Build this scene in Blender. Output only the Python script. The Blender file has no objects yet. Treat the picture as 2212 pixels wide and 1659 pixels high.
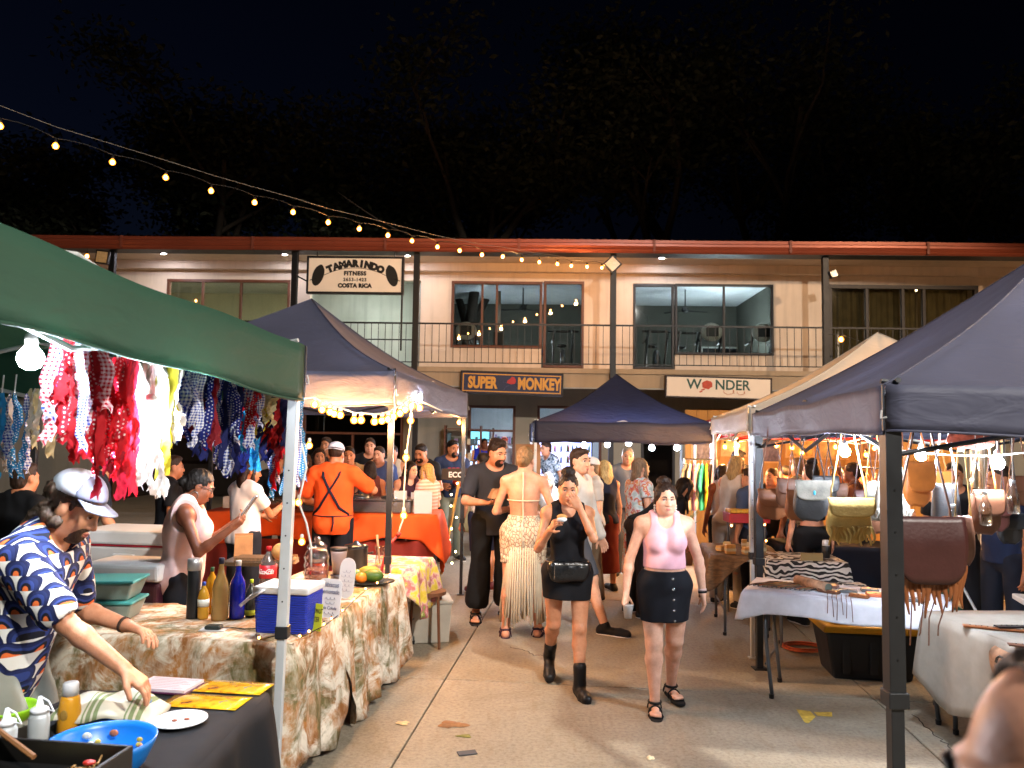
import bpy, bmesh, math, random
import numpy as np
from mathutils import Vector, Matrix, Euler, noise as mnoise

random.seed(7)
SC = bpy.context.scene
COL = SC.collection
PI = math.pi
R = math.radians

# ------------------------------------------------------------------ camera
CAM_H, PITCH, ROLL, FP = 1.82, R(3.95), 0.015, 1671.0     # FP: focal length in pixels of a 2212 px wide picture
cam_d = bpy.data.cameras.new('camera')
cam_d.sensor_width = 36.0
cam_d.lens = 36.0 * FP / 2212.0
cam_d.clip_start, cam_d.clip_end = 0.05, 500.0
cam_d.dof.use_dof = True
cam_d.dof.focus_distance = 5.6
cam_d.dof.aperture_fstop = 4.2
cam = bpy.data.objects.new('camera', cam_d); COL.objects.link(cam)
FWD = Vector((0, math.cos(PITCH), math.sin(PITCH)))
_up0 = Vector((0, -math.sin(PITCH), math.cos(PITCH)))
RIGHT = Vector((1, 0, 0)) * math.cos(ROLL) + _up0 * math.sin(ROLL)
UP = _up0 * math.cos(ROLL) - Vector((1, 0, 0)) * math.sin(ROLL)
CAM = Vector((0, 0, CAM_H))
cam.matrix_world = Matrix(((RIGHT.x, UP.x, -FWD.x, 0), (RIGHT.y, UP.y, -FWD.y, 0), (RIGHT.z, UP.z, -FWD.z, CAM_H), (0, 0, 0, 1)))
SC.camera = cam

# ------------------------------------------------------------------ night sky, moon, exposure
world = bpy.data.worlds.new('World'); SC.world = world; world.use_nodes = True
_n = world.node_tree.nodes; _l = world.node_tree.links
sky = _n.new('ShaderNodeTexSky'); sky.sky_type = 'NISHITA'; sky.sun_disc = False
sky.sun_elevation = R(-4.3); sky.sun_rotation = R(-62); sky.air_density = 1.0; sky.dust_density = 0.6; sky.ozone_density = 2.5
_bg = _n['Background']; _bg.inputs['Strength'].default_value = 0.05
_tint = _n.new('ShaderNodeMix'); _tint.data_type = 'RGBA'; _tint.blend_type = 'MULTIPLY'; _tint.inputs[0].default_value = 1.0; _tint.inputs[7].default_value = (1.0, 1.0, 1.0, 1)
_l.new(sky.outputs['Color'], _tint.inputs[6]); _l.new(_tint.outputs[2], _bg.inputs['Color'])
sun_d = bpy.data.lights.new('moon', 'SUN'); sun_d.energy = 0.006; sun_d.angle = R(0.5); sun_d.color = (0.75, 0.85, 1.0)
sun = bpy.data.objects.new('moon', sun_d); COL.objects.link(sun)
sun.rotation_euler = (R(48), 0, R(-30))
vs = SC.view_settings
SC.display_settings.display_device = 'sRGB'
vs.view_transform = 'Standard'; vs.look = 'None'; vs.exposure = 1.15; vs.gamma = 1.0; vs.use_curve_mapping = False
SC.render.engine = 'CYCLES'
SC.cycles.use_denoising = True
SC.cycles.sample_clamp_indirect = 4.0
SC.cycles.sample_clamp_direct = 0.0
SC.cycles.max_bounces = 7
SC.cycles.diffuse_bounces = 3
SC.cycles.glossy_bounces = 3
SC.cycles.transmission_bounces = 5
SC.cycles.transparent_max_bounces = 10
SC.cycles.caustics_reflective = False
SC.cycles.caustics_refractive = False
SC.cycles.use_light_tree = True

# ------------------------------------------------------------------ picture <-> place
def ray(px, py):
    return FWD + RIGHT * ((px - 1106.0) / FP) - UP * ((py - 829.5) / FP)
def at(px, py, Y):
    d = ray(px, py); return CAM + d * (Y / d.y)
def gnd(px, py, z=0.0):
    d = ray(px, py); return CAM + d * ((z - CAM_H) / d.z)
def proj(p):
    q = Vector(p) - CAM; w = q.dot(FWD)
    return 1106 + FP * q.dot(RIGHT) / w, 829.5 - FP * q.dot(UP) / w

# ------------------------------------------------------------------ colours and materials
def C(h):
    h = h.lstrip('#'); h = ''.join(q * 2 for q in h) if len(h) == 3 else h; v = [int(h[i:i + 2], 16) / 255.0 for i in (0, 2, 4)]
    return tuple(x / 12.92 if x <= 0.04045 else ((x + 0.055) / 1.055) ** 2.4 for x in v)
def c4(c, k=1.0):
    if isinstance(c, str): c = C(c)
    return (min(1, c[0] * k), min(1, c[1] * k), min(1, c[2] * k), 1.0)
_mats = {}
class NT:
    """small wrapper round a material's node tree"""
    def __init__(s, name):
        s.m = bpy.data.materials.new(name); s.m.use_nodes = True
        s.t = s.m.node_tree; s.b = s.t.nodes['Principled BSDF']; s.out = s.t.nodes['Material Output']
    def n(s, typ, **kw):
        x = s.t.nodes.new(typ)
        for k, v in kw.items(): setattr(x, k, v)
        return x
    def l(s, a, b): s.t.links.new(a, b)
    def math(s, op, a, b=None, c=None):
        x = s.n('ShaderNodeMath', operation=op)
        for i, v in enumerate((a, b, c)):
            if v is None: continue
            if isinstance(v, (int, float)): x.inputs[i].default_value = v
            else: s.l(v, x.inputs[i])
        return x.outputs[0]
    def mix(s, fac, a, b):
        x = s.n('ShaderNodeMix', data_type='RGBA')
        for sock, v in ((x.inputs[0], fac), (x.inputs[6], a), (x.inputs[7], b)):
            if hasattr(v, 'is_linked') or hasattr(v, 'links'): s.l(v, sock)
            elif isinstance(v, (int, float)): sock.default_value = v
            else: sock.default_value = c4(v)
        return x.outputs[2]
    def ramp(s, fac, stops, interp='LINEAR'):
        x = s.n('ShaderNodeValToRGB'); cr = x.color_ramp; cr.interpolation = interp
        while len(cr.elements) > 1: cr.elements.remove(cr.elements[-1])
        for i, (p, c) in enumerate(stops):
            e = cr.elements[0] if i == 0 else cr.elements.new(p)
            e.position = p; e.color = c4(c)
        s.l(fac, x.inputs[0]); return x.outputs[0]
    def coord(s, kind='Object'):
        if kind == 'World':
            return s.n('ShaderNodeNewGeometry').outputs['Position']
        return s.n('ShaderNodeTexCoord').outputs[kind]
    def noise(s, vec, scale, detail=3, rough=0.55, dist=0.0):
        x = s.n('ShaderNodeTexNoise'); s.l(vec, x.inputs['Vector'])
        x.inputs['Scale'].default_value = scale; x.inputs['Detail'].default_value = detail
        x.inputs['Roughness'].default_value = rough; x.inputs['Distortion'].default_value = dist
        return x.outputs[0]
    def scalev(s, vec, sc):
        x = s.n('ShaderNodeMapping'); x.inputs['Scale'].default_value = sc; s.l(vec, x.inputs[0]); return x.outputs[0]
    def bump(s, h, strength=0.3, dist=0.01):
        x = s.n('ShaderNodeBump'); x.inputs['Strength'].default_value = strength; x.inputs['Distance'].default_value = dist
        s.l(h, x.inputs['Height']); s.l(x.outputs[0], s.b.inputs['Normal'])
    def set(s, **kw):
        for k, v in kw.items():
            i = s.b.inputs[k.replace('_', ' ')]
            if hasattr(v, 'links'): s.l(v, i)
            else: i.default_value = v
def pm(name, col, rough=0.6, metal=0.0, var=0.12, vs=7.0, bump=0.0, bs=60.0, bd=0.004, spec=0.5, coat=0.0, trans=0.0, ior=1.45,
       emit=0.0, ecol=None, sss=0.0, alpha=1.0, coord='Object', stretch=None, translucent=0.0):
    if name in _mats: return _mats[name]
    if isinstance(col, str): col = C(col)
    t = NT(name); v = t.coord(coord)
    if stretch: v = t.scalev(v, stretch)
    if var > 0:
        nz = t.noise(v, vs, 4)
        colr = t.ramp(nz, [(0.28, tuple(x * (1 - var) for x in col)), (0.72, tuple(min(1, x * (1 + var)) for x in col))])
        t.set(Base_Color=colr)
        rr = t.math('MULTIPLY_ADD', nz, 0.16, rough - 0.08); t.set(Roughness=rr)
    else:
        t.set(Base_Color=c4(col), Roughness=rough)
    t.set(Metallic=metal, IOR=ior, Coat_Weight=coat, Transmission_Weight=trans, Alpha=alpha)
    t.b.inputs['Specular IOR Level'].default_value = spec
    if sss: t.set(Subsurface_Weight=sss, Subsurface_Radius=(0.012, 0.006, 0.004)); 
    if bump: t.bump(t.noise(v, bs, 3), bump, bd)
    if emit: t.set(Emission_Color=c4(ecol or col), Emission_Strength=emit)
    if translucent:
        tr = t.n('ShaderNodeBsdfTranslucent'); tr.inputs[0].default_value = c4(col)
        if var > 0: t.l(colr, tr.inputs[0])
        mx = t.n('ShaderNodeMixShader'); mx.inputs[0].default_value = translucent
        t.l(t.b.outputs[0], mx.inputs[1]); t.l(tr.outputs[0], mx.inputs[2]); t.l(mx.outputs[0], t.out.inputs[0])
    _mats[name] = t.m
    return t.m
def emis(name, col, strength, sample=True):
    if name in _mats: return _mats[name]
    t = NT(name); t.t.nodes.remove(t.b)
    e = t.n('ShaderNodeEmission'); e.inputs[0].default_value = c4(col); e.inputs[1].default_value = strength
    t.l(e.outputs[0], t.out.inputs[0])
    if not sample: t.m.cycles.emission_sampling = 'NONE'
    _mats[name] = t.m
    return t.m
def glassm(name, tint=(0.9, 0.95, 0.95), refl=0.1, rough=0.02):
    if name in _mats: return _mats[name]
    t = NT(name); t.t.nodes.remove(t.b)
    a = t.n('ShaderNodeBsdfTransparent'); a.inputs[0].default_value = c4(tint)
    g = t.n('ShaderNodeBsdfGlossy'); g.inputs['Roughness'].default_value = rough
    lw = t.n('ShaderNodeLayerWeight'); lw.inputs[0].default_value = 0.35
    f = t.math('MULTIPLY_ADD', lw.outputs[1], 0.7, refl)
    mx = t.n('ShaderNodeMixShader'); t.l(f, mx.inputs[0]); t.l(a.outputs[0], mx.inputs[1]); t.l(g.outputs[0], mx.inputs[2])
    t.l(mx.outputs[0], t.out.inputs[0])
    _mats[name] = t.m
    return t.m

# ------------------------------------------------------------------ mesh builder
def rotz(a): return Matrix.Rotation(a, 3, 'Z')
class MB:
    def __init__(s): s.v = []; s.f = []; s.uv = None
    def add(s, vs, fs):
        o = len(s.v); s.v += [tuple(p) for p in vs]; s.f += [tuple(i + o for i in q) for q in fs]; return s
    def bx(s, x0, x1, y0, y1, z0, z1, M=None, off=(0, 0, 0)):
        p = [Vector((x, y, z)) for z in (z0, z1) for y in (y0, y1) for x in (x0, x1)]
        if M is not None: p = [M @ q for q in p]
        p = [q + Vector(off) for q in p]
        return s.add(p, [(0, 2, 3, 1), (4, 5, 7, 6), (0, 1, 5, 4), (2, 6, 7, 3), (0, 4, 6, 2), (1, 3, 7, 5)])
    def box(s, c, d, M=None):
        h = [x / 2 for x in d]
        return s.bx(-h[0], h[0], -h[1], h[1], -h[2], h[2], M, c)
    def frustum(s, c, d0, d1, h, M=None):
        """tapered box standing on c: bottom size d0, top size d1"""
        p = []
        for (w, d), z in ((d0, 0), (d1, h)):
            p += [Vector((-w / 2, -d / 2, z)), Vector((w / 2, -d / 2, z)), Vector((w / 2, d / 2, z)), Vector((-w / 2, d / 2, z))]
        if M is not None: p = [M @ q for q in p]
        p = [q + Vector(c) for q in p]
        return s.add(p, [(3, 2, 1, 0), (4, 5, 6, 7), (0, 1, 5, 4), (1, 2, 6, 5), (2, 3, 7, 6), (3, 0, 4, 7)])
    def tube(s, pts, r, n=8, cap=True, sq=1.0):
        pts = [Vector(p) for p in pts]; m = len(pts)
        rs = [r] * m if isinstance(r, (int, float)) else list(r)
        t0 = (pts[1] - pts[0]).normalized()
        ref = Vector((0, 0, 1)) if abs(t0.z) < 0.9 else Vector((1, 0, 0))
        nrm = t0.cross(ref).normalized(); o = len(s.v)
        for i, p in enumerate(pts):
            t = (pts[min(i + 1, m - 1)] - pts[max(i - 1, 0)])
            if t.length < 1e-9: t = t0
            t.normalize(); nrm = (nrm - t * nrm.dot(t))
            if nrm.length < 1e-6: nrm = t.orthogonal()
            nrm.normalize(); b = t.cross(nrm)
            for k in range(n):
                a = 2 * PI * k / n
                s.v.append(tuple(p + nrm * (rs[i] * math.cos(a)) + b * (rs[i] * sq * math.sin(a))))
        for i in range(m - 1):
            for k in range(n):
                a, b2 = o + i * n + k, o + i * n + (k + 1) % n
                s.f.append((a, b2, b2 + n, a + n))
        if cap:
            s.f.append(tuple(o + k for k in range(n - 1, -1, -1))); s.f.append(tuple(o + (m - 1) * n + k for k in range(n)))
        return s
    def lathe(s, prof, n=20, c=(0, 0, 0), M=None, sx=1.0, sy=1.0):
        o = len(s.v); c = Vector(c)
        for r, z in prof:
            for k in range(n):
                a = 2 * PI * k / n; p = Vector((r * sx * math.cos(a), r * sy * math.sin(a), z))
                if M is not None: p = M @ p
                s.v.append(tuple(p + c))
        for i in range(len(prof) - 1):
            for k in range(n):
                a, b = o + i * n + k, o + i * n + (k + 1) % n
                s.f.append((a, b, b + n, a + n))
        s.f.append(tuple(o + k for k in range(n - 1, -1, -1)))
        s.f.append(tuple(o + (len(prof) - 1) * n + k for k in range(n)))
        return s
    def grid(s, fn, nu, nv, close_u=False, uv=True):
        o = len(s.v)
        if uv and s.uv is None: s.uv = {}
        cu = nu if close_u else nu + 1
        for j in range(nv + 1):
            for i in range(cu):
                s.v.append(tuple(fn(i / nu, j / nv)))
                if uv: s.uv[len(s.v) - 1] = (i / nu, j / nv)
        for j in range(nv):
            for i in range(nu):
                a = o + j * cu + i; b = o + j * cu + (i + 1) % cu
                s.f.append((a, b, b + cu, a + cu))
        return s
    def sphere(s, c, r, n=12, m=8, sx=1, sy=1, sz=1, M=None):
        prof = [(r * math.sin(PI * max(0.02, min(0.98, j / m))), -r * math.cos(PI * j / m)) for j in range(m + 1)]
        S = Matrix.Diagonal((sx, sy, sz))
        return s.lathe(prof, n, c, (M @ S) if M is not None else S)
    def prism(s, poly, th, M=None, c=(0, 0, 0)):
        """polygon in local x,z given thickness along local y (from -th/2 to th/2)"""
        k = len(poly); p = [Vector((x, -th / 2, z)) for x, z in poly] + [Vector((x, th / 2, z)) for x, z in poly]
        if M is not None: p = [M @ q for q in p]
        p = [q + Vector(c) for q in p]
        fs = [tuple(range(k)), tuple(range(2 * k - 1, k - 1, -1))] + [(i, i + k, (i + 1) % k + k, (i + 1) % k) for i in range(k)]
        return s.add(p, fs)
    def mesh(s, name, mat=None, smooth=False):
        me = bpy.data.meshes.new(name); me.from_pydata(s.v, [], s.f)
        if s.uv is not None:
            ul = me.uv_layers.new(name='UVMap'); n = len(me.loops)
            vi = np.empty(n, dtype=np.int32); me.loops.foreach_get('vertex_index', vi)
            arr = np.array([s.uv.get(i, (0, 0)) for i in range(len(s.v))], dtype=np.float32)
            ul.data.foreach_set('uv', arr[vi].ravel())
        if mat is not None: me.materials.append(mat)
        if smooth: me.polygons.foreach_set('use_smooth', [True] * len(me.polygons))
        me.update(); return me
    def build(s, name, mat, parent=None, smooth=False, bevel=0.0, loc=None, rz=None):
        me = s.mesh(name, mat, smooth)
        return place(name, me, parent, loc, rz, bevel)
def place(name, me, parent=None, loc=None, rz=None, bevel=0.0):
    o = bpy.data.objects.new(name, me); COL.objects.link(o); o.parent = parent
    if loc is not None: o.location = loc
    if rz is not None: o.rotation_euler = (0, 0, rz)
    if bevel:
        b = o.modifiers.new('bevel', 'BEVEL'); b.width = bevel; b.segments = 2; b.limit_method = 'ANGLE'; b.angle_limit = R(40)
        if not me.polygons[0].use_smooth and len(me.polygons) > 0:
            pass
    return o
def tag(o, label=None, cat=None, group=None, kind=None):
    if label: o['label'] = label
    if cat: o['category'] = cat
    if group: o['group'] = group
    if kind: o['kind'] = kind
    return o
def thing(name, label, cat, loc=(0, 0, 0), rz=0.0, group=None):
    o = bpy.data.objects.new(name, None); COL.objects.link(o)
    o.location = loc; o.rotation_euler = (0, 0, rz); o.empty_display_size = 0.1
    return tag(o, label, cat, group)
def copy_tree(o, parent=None):
    c = o.copy(); COL.objects.link(c); c.parent = parent
    for ch in list(o.children): copy_tree(ch, c)
    return c
def text(name, body, size, mat, parent, M, extrude=0.003, offset=0.0, align='CENTER', shear=0.0, spacing=1.0):
    """flat lettering; M places text plane (x right, y up) in the parent's space"""
    cu = bpy.data.curves.new(name, 'FONT'); cu.body = body; cu.size = size; cu.extrude = extrude; cu.offset = offset
    cu.align_x = align; cu.align_y = 'CENTER'; cu.shear = shear; cu.space_character = spacing; cu.resolution_u = 3
    cu.materials.append(mat)
    o = bpy.data.objects.new(name, cu); COL.objects.link(o); o.parent = parent; o.matrix_local = M
    return o
def scribble(parent, mat, x, y, z, w, amp, ML=None, th=.0012, seed=0, name='script_line'):
    rn = random.Random(seed); pts = []; n = 46; ph = rn.uniform(0, 6)
    for k in range(n + 1):
        f = k / n; p = Vector((x - w / 2 + w * f + amp * .5 * math.cos(f * w / amp * 3.1 + ph), y, z + amp * .5 * math.sin(f * w / amp * 3.1 + ph) * (.5 + rn.random() * .7)))
        pts.append(ML @ p if ML is not None else p)
    return MB().tube(pts, th, 5, sq=.5).build(name, mat, parent)
def facing(loc, rz=0.0, tilt=0.0):
    """text plane standing upright that faces local -Y (towards the camera), turned by rz, rolled by tilt"""
    return Matrix.Translation(loc) @ Matrix.Rotation(rz, 4, 'Z') @ Matrix.Rotation(PI / 2, 4, 'X') @ Matrix.Rotation(tilt, 4, 'Z')
# ------------------------------------------------------------------ people: one continuous skin per body, grown from joints
def _smin(a, b, k):
    h = np.maximum(k - np.abs(a - b), 0.0) / k
    return np.minimum(a, b) - h * h * k * 0.25
class Field:
    """distance field on a grid, filled primitive by primitive, then skinned with surface nets"""
    def __init__(s, lo, hi, h):
        s.h = h; s.lo = np.array(lo, float) - 3 * h
        s.n = np.ceil((np.array(hi, float) + 3 * h - s.lo) / h).astype(int) + 1
        s.d = np.full(s.n, 0.5, dtype=np.float32)
    def win(s, lo, hi):
        i0 = np.maximum(((np.array(lo) - s.lo) / s.h).astype(int) - 1, 0)
        i1 = np.minimum(((np.array(hi) - s.lo) / s.h).astype(int) + 3, s.n)
        if (i1 <= i0).any(): return None
        ax = [(s.lo[k] + s.h * np.arange(i0[k], i1[k])).astype(np.float32) for k in range(3)]
        return tuple(slice(i0[k], i1[k]) for k in range(3)), ax[0][:, None, None], ax[1][None, :, None], ax[2][None, None, :]
    def prim(s, p, inflate=0.0):
        pad = p['R'] + inflate + p['k'] + 2 * s.h
        lo = np.minimum(p['a'], p['b']) - pad; hi = np.maximum(p['a'], p['b']) + pad
        w = s.win(lo, hi)
        if w is None: return
        sl, X, Y, Z = w
        s.d[sl] = _smin(s.d[sl], prim_dist(p, X, Y, Z) - inflate, p['k'])
    def cut(s, p, k=0.012, grow=0.0):
        pad = p['R'] + grow + k + 2 * s.h
        w = s.win(np.minimum(p['a'], p['b']) - pad, np.maximum(p['a'], p['b']) + pad)
        if w is None: return
        sl, X, Y, Z = w
        s.d[sl] = -_smin(-s.d[sl], prim_dist(p, X, Y, Z) - grow, k)
    def plane(s, pt, nrm):
        """keep the side the normal does not point to"""
        X, Y, Z = [(s.lo[k] + s.h * np.arange(s.n[k])).astype(np.float32) for k in range(3)]
        nrm = np.array(nrm, float); nrm /= np.linalg.norm(nrm)
        q = (X[:, None, None] - pt[0]) * nrm[0] + (Y[None, :, None] - pt[1]) * nrm[1] + (Z[None, None, :] - pt[2]) * nrm[2]
        s.d = np.maximum(s.d, q.astype(np.float32))
    def wrinkle(s, amp, freq, seed=0.0):
        X, Y, Z = [(s.lo[k] + s.h * np.arange(s.n[k])).astype(np.float32) for k in range(3)]
        X, Y, Z = X[:, None, None], Y[None, :, None], Z[None, None, :]
        q = np.sin(freq * (0.9 * X + 0.35 * Z) + 2.2 * np.sin(freq * 0.31 * Z + 3 * Y * freq * 0.1 + seed)) * np.sin(freq * (0.75 * Y - 0.25 * Z) + seed * 1.7 + 1.5 * np.sin(freq * 0.4 * X))
        s.d = s.d + (amp * q).astype(np.float32)
    def skin(s):
        d = s.d; ins = d < 0
        n = s.n
        c = np.zeros(n - 1, dtype=np.int8)
        offs = [(i, j, k) for i in (0, 1) for j in (0, 1) for k in (0, 1)]
        for i, j, k in offs:
            c += ins[i:n[0] - 1 + i, j:n[1] - 1 + j, k:n[2] - 1 + k]
        act = np.nonzero((c > 0) & (c < 8))
        N = len(act[0])
        if N == 0: return np.zeros((0, 3)), np.zeros((0, 4), int)
        vid = np.full(n - 1, -1, dtype=np.int32); vid[act] = np.arange(N)
        cv = np.stack([d[act[0] + i, act[1] + j, act[2] + k] for i, j, k in offs], 1)
        P = np.zeros((N, 3)); cnt = np.zeros(N)
        for a in range(8):
            for ax in range(3):
                oa = offs[a]
                if oa[ax]: continue
                ob = list(oa); ob[ax] = 1; b = offs.index(tuple(ob))
                va, vb = cv[:, a], cv[:, b]; m = (va < 0) != (vb < 0)
                t = np.where(m, va / np.where(m, va - vb, 1), 0)
                q = np.tile(np.array(oa, float), (N, 1)); q[:, ax] += t
                P[m] += q[m]; cnt[m] += 1
        P = P / cnt[:, None] + np.stack(act, 1); P = s.lo + s.h * P
        F = []
        for ax in range(3):
            sa = [slice(None)] * 3; sb = [slice(None)] * 3
            sa[ax] = slice(0, n[ax] - 1); sb[ax] = slice(1, n[ax])
            A, B = ins[tuple(sa)], ins[tuple(sb)]
            e = np.nonzero(A != B); flip = A[e]
            u, v = (ax + 1) % 3, (ax + 2) % 3
            ok = (e[u] > 0) & (e[v] > 0) & (e[u] < n[u] - 1) & (e[v] < n[v] - 1)
            e = [q[ok] for q in e]; flip = flip[ok]
            quad = []
            for du, dv in ((1, 1), (0, 1), (0, 0), (1, 0)):
                g = [q.copy() for q in e]; g[u] = g[u] - du; g[v] = g[v] - dv
                quad.append(vid[g[0], g[1], g[2]])
            q = np.stack(quad, 1); q[~flip] = q[~flip][:, ::-1]; F.append(q)
        return P, np.concatenate(F)
def prim_dist(p, X, Y, Z):
    a, b = p['a'], p['b']
    if p.get('ell') is not None:
        M, r = p['M'], p['ell']
        x, y, z = X - a[0], Y - a[1], Z - a[2]
        q = [(M[0][i] * x + M[1][i] * y + M[2][i] * z) / r[i] for i in range(3)]
        return ((np.sqrt(q[0] ** 2 + q[1] ** 2 + q[2] ** 2) - 1.0) * min(r)).astype(np.float32)
    ab = b - a; L2 = max(float(ab @ ab), 1e-12)
    x, y, z = X - a[0], Y - a[1], Z - a[2]
    if p.get('sq') is not None:
        n, f = p['sq']; q = (x * n[0] + y * n[1] + z * n[2]) * (1.0 / f - 1.0)
        x, y, z = x + n[0] * q, y + n[1] * q, z + n[2] * q
        qa = float(ab @ np.array(n)) * (1.0 / f - 1.0); ab = ab + np.array(n) * qa; L2 = max(float(ab @ ab), 1e-12)
    t = np.clip((x * ab[0] + y * ab[1] + z * ab[2]) / L2, 0, 1)
    d = np.sqrt((x - t * ab[0]) ** 2 + (y - t * ab[1]) ** 2 + (z - t * ab[2]) ** 2) - (p['ra'] + (p['rb'] - p['ra']) * t)
    if p.get('sq') is not None: d = d * (0.5 + 0.5 * p['sq'][1])
    return d.astype(np.float32)
def A3(v): return np.array(v, float)
def rc(a, b, ra, rb, tag, k=0.02, sq=None):
    return dict(a=A3(a), b=A3(b), ra=ra, rb=rb, R=max(ra, rb), tag=tag, k=k, sq=sq)
def el(c, r, tag, M=None, k=0.02):
    M = np.eye(3) if M is None else A3(M)
    return dict(a=A3(c), b=A3(c), ell=tuple(r), M=M, R=max(r), tag=tag, k=k, sq=None)
def rot(axis, ang):
    return np.array(Matrix.Rotation(ang, 3, axis))
def grow_mesh(name, prims, h, mat, parent, inflate=0.0, cuts=(), planes=(), wr=None, smooth_it=1):
    pad = inflate + 0.01
    lo = np.min([np.minimum(p['a'], p['b']) - p['R'] - pad for p in prims], 0)
    hi = np.max([np.maximum(p['a'], p['b']) + p['R'] + pad for p in prims], 0)
    f = Field(lo, hi, h)
    for p in prims: f.prim(p, inflate)
    if wr: f.wrinkle(*wr)
    for q in cuts: f.cut(*q) if isinstance(q, tuple) else f.cut(q)
    for q in planes: f.plane(*q)
    V, F = f.skin()
    if len(V) == 0: return None
    me = bpy.data.meshes.new(name)
    me.vertices.add(len(V)); me.vertices.foreach_set('co', V.astype(np.float32).ravel())
    me.loops.add(len(F) * 4); me.loops.foreach_set('vertex_index', F.astype(np.int32).ravel())
    me.polygons.add(len(F)); me.polygons.foreach_set('loop_start', np.arange(0, len(F) * 4, 4, dtype=np.int32))
    me.update(calc_edges=True)
    me.polygons.foreach_set('use_smooth', np.ones(len(F), dtype=bool))
    me.materials.append(mat); me.validate(); me.update()
    return place(name, me, parent)

SKIN = {}
def skin_mat(tone):
    if tone in SKIN: return SKIN[tone]
    col = {'fair': '#d3a890', 'warm': '#c6947a', 'tan': '#b98667', 'olive': '#a97352', 'brown': '#7a4a33', 'dark': '#4f2f22'}[tone]
    t = NT('skin_' + tone); v = t.coord(); c = C(col)
    n1 = t.noise(v, 16, 6, .7); 
    t.set(Base_Color=t.ramp(n1, [(0.3, (c[0] * .80, c[1] * .68, c[2] * .62)), (0.7, (c[0] * 1.08, c[1] * 1.04, c[2] * 1.02))]),
          Roughness=0.48, Subsurface_Weight=0.12, Subsurface_Radius=(0.012, 0.005, 0.003))
    t.b.inputs['Specular IOR Level'].default_value = 0.4
    t.bump(t.noise(v, 130, 3), 0.25, 0.003)
    SKIN[tone] = t.m; return t.m
HAIRM = {}
def hair_mat(col):
    if col in HAIRM: return HAIRM[col]
    t = NT('hair_' + col.strip('#')); v = t.coord(); c = C(col)
    s = t.noise(t.scalev(v, (1, 1, 0.12)), 95, 3)
    t.set(Base_Color=t.ramp(s, [(0.3, tuple(x * .55 for x in c)), (0.7, tuple(min(1, x * 1.3) for x in c))]), Roughness=0.55)
    t.b.inputs['Specular IOR Level'].default_value = 0.22
    t.bump(s, 0.8, 0.006)
    HAIRM[col] = t.m; return t.m
_cl = {}
def cloth(col, var=0.10, rough=0.85, bump=0.25):
    k = (col, rough)
    if k not in _cl:
        _cl[k] = pm('cloth_%s_%d' % (col.strip('#'), rough * 100), col, rough=rough, var=var, vs=14, bump=bump, bs=220, bd=0.002, spec=0.25)
    return _cl[k]

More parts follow.
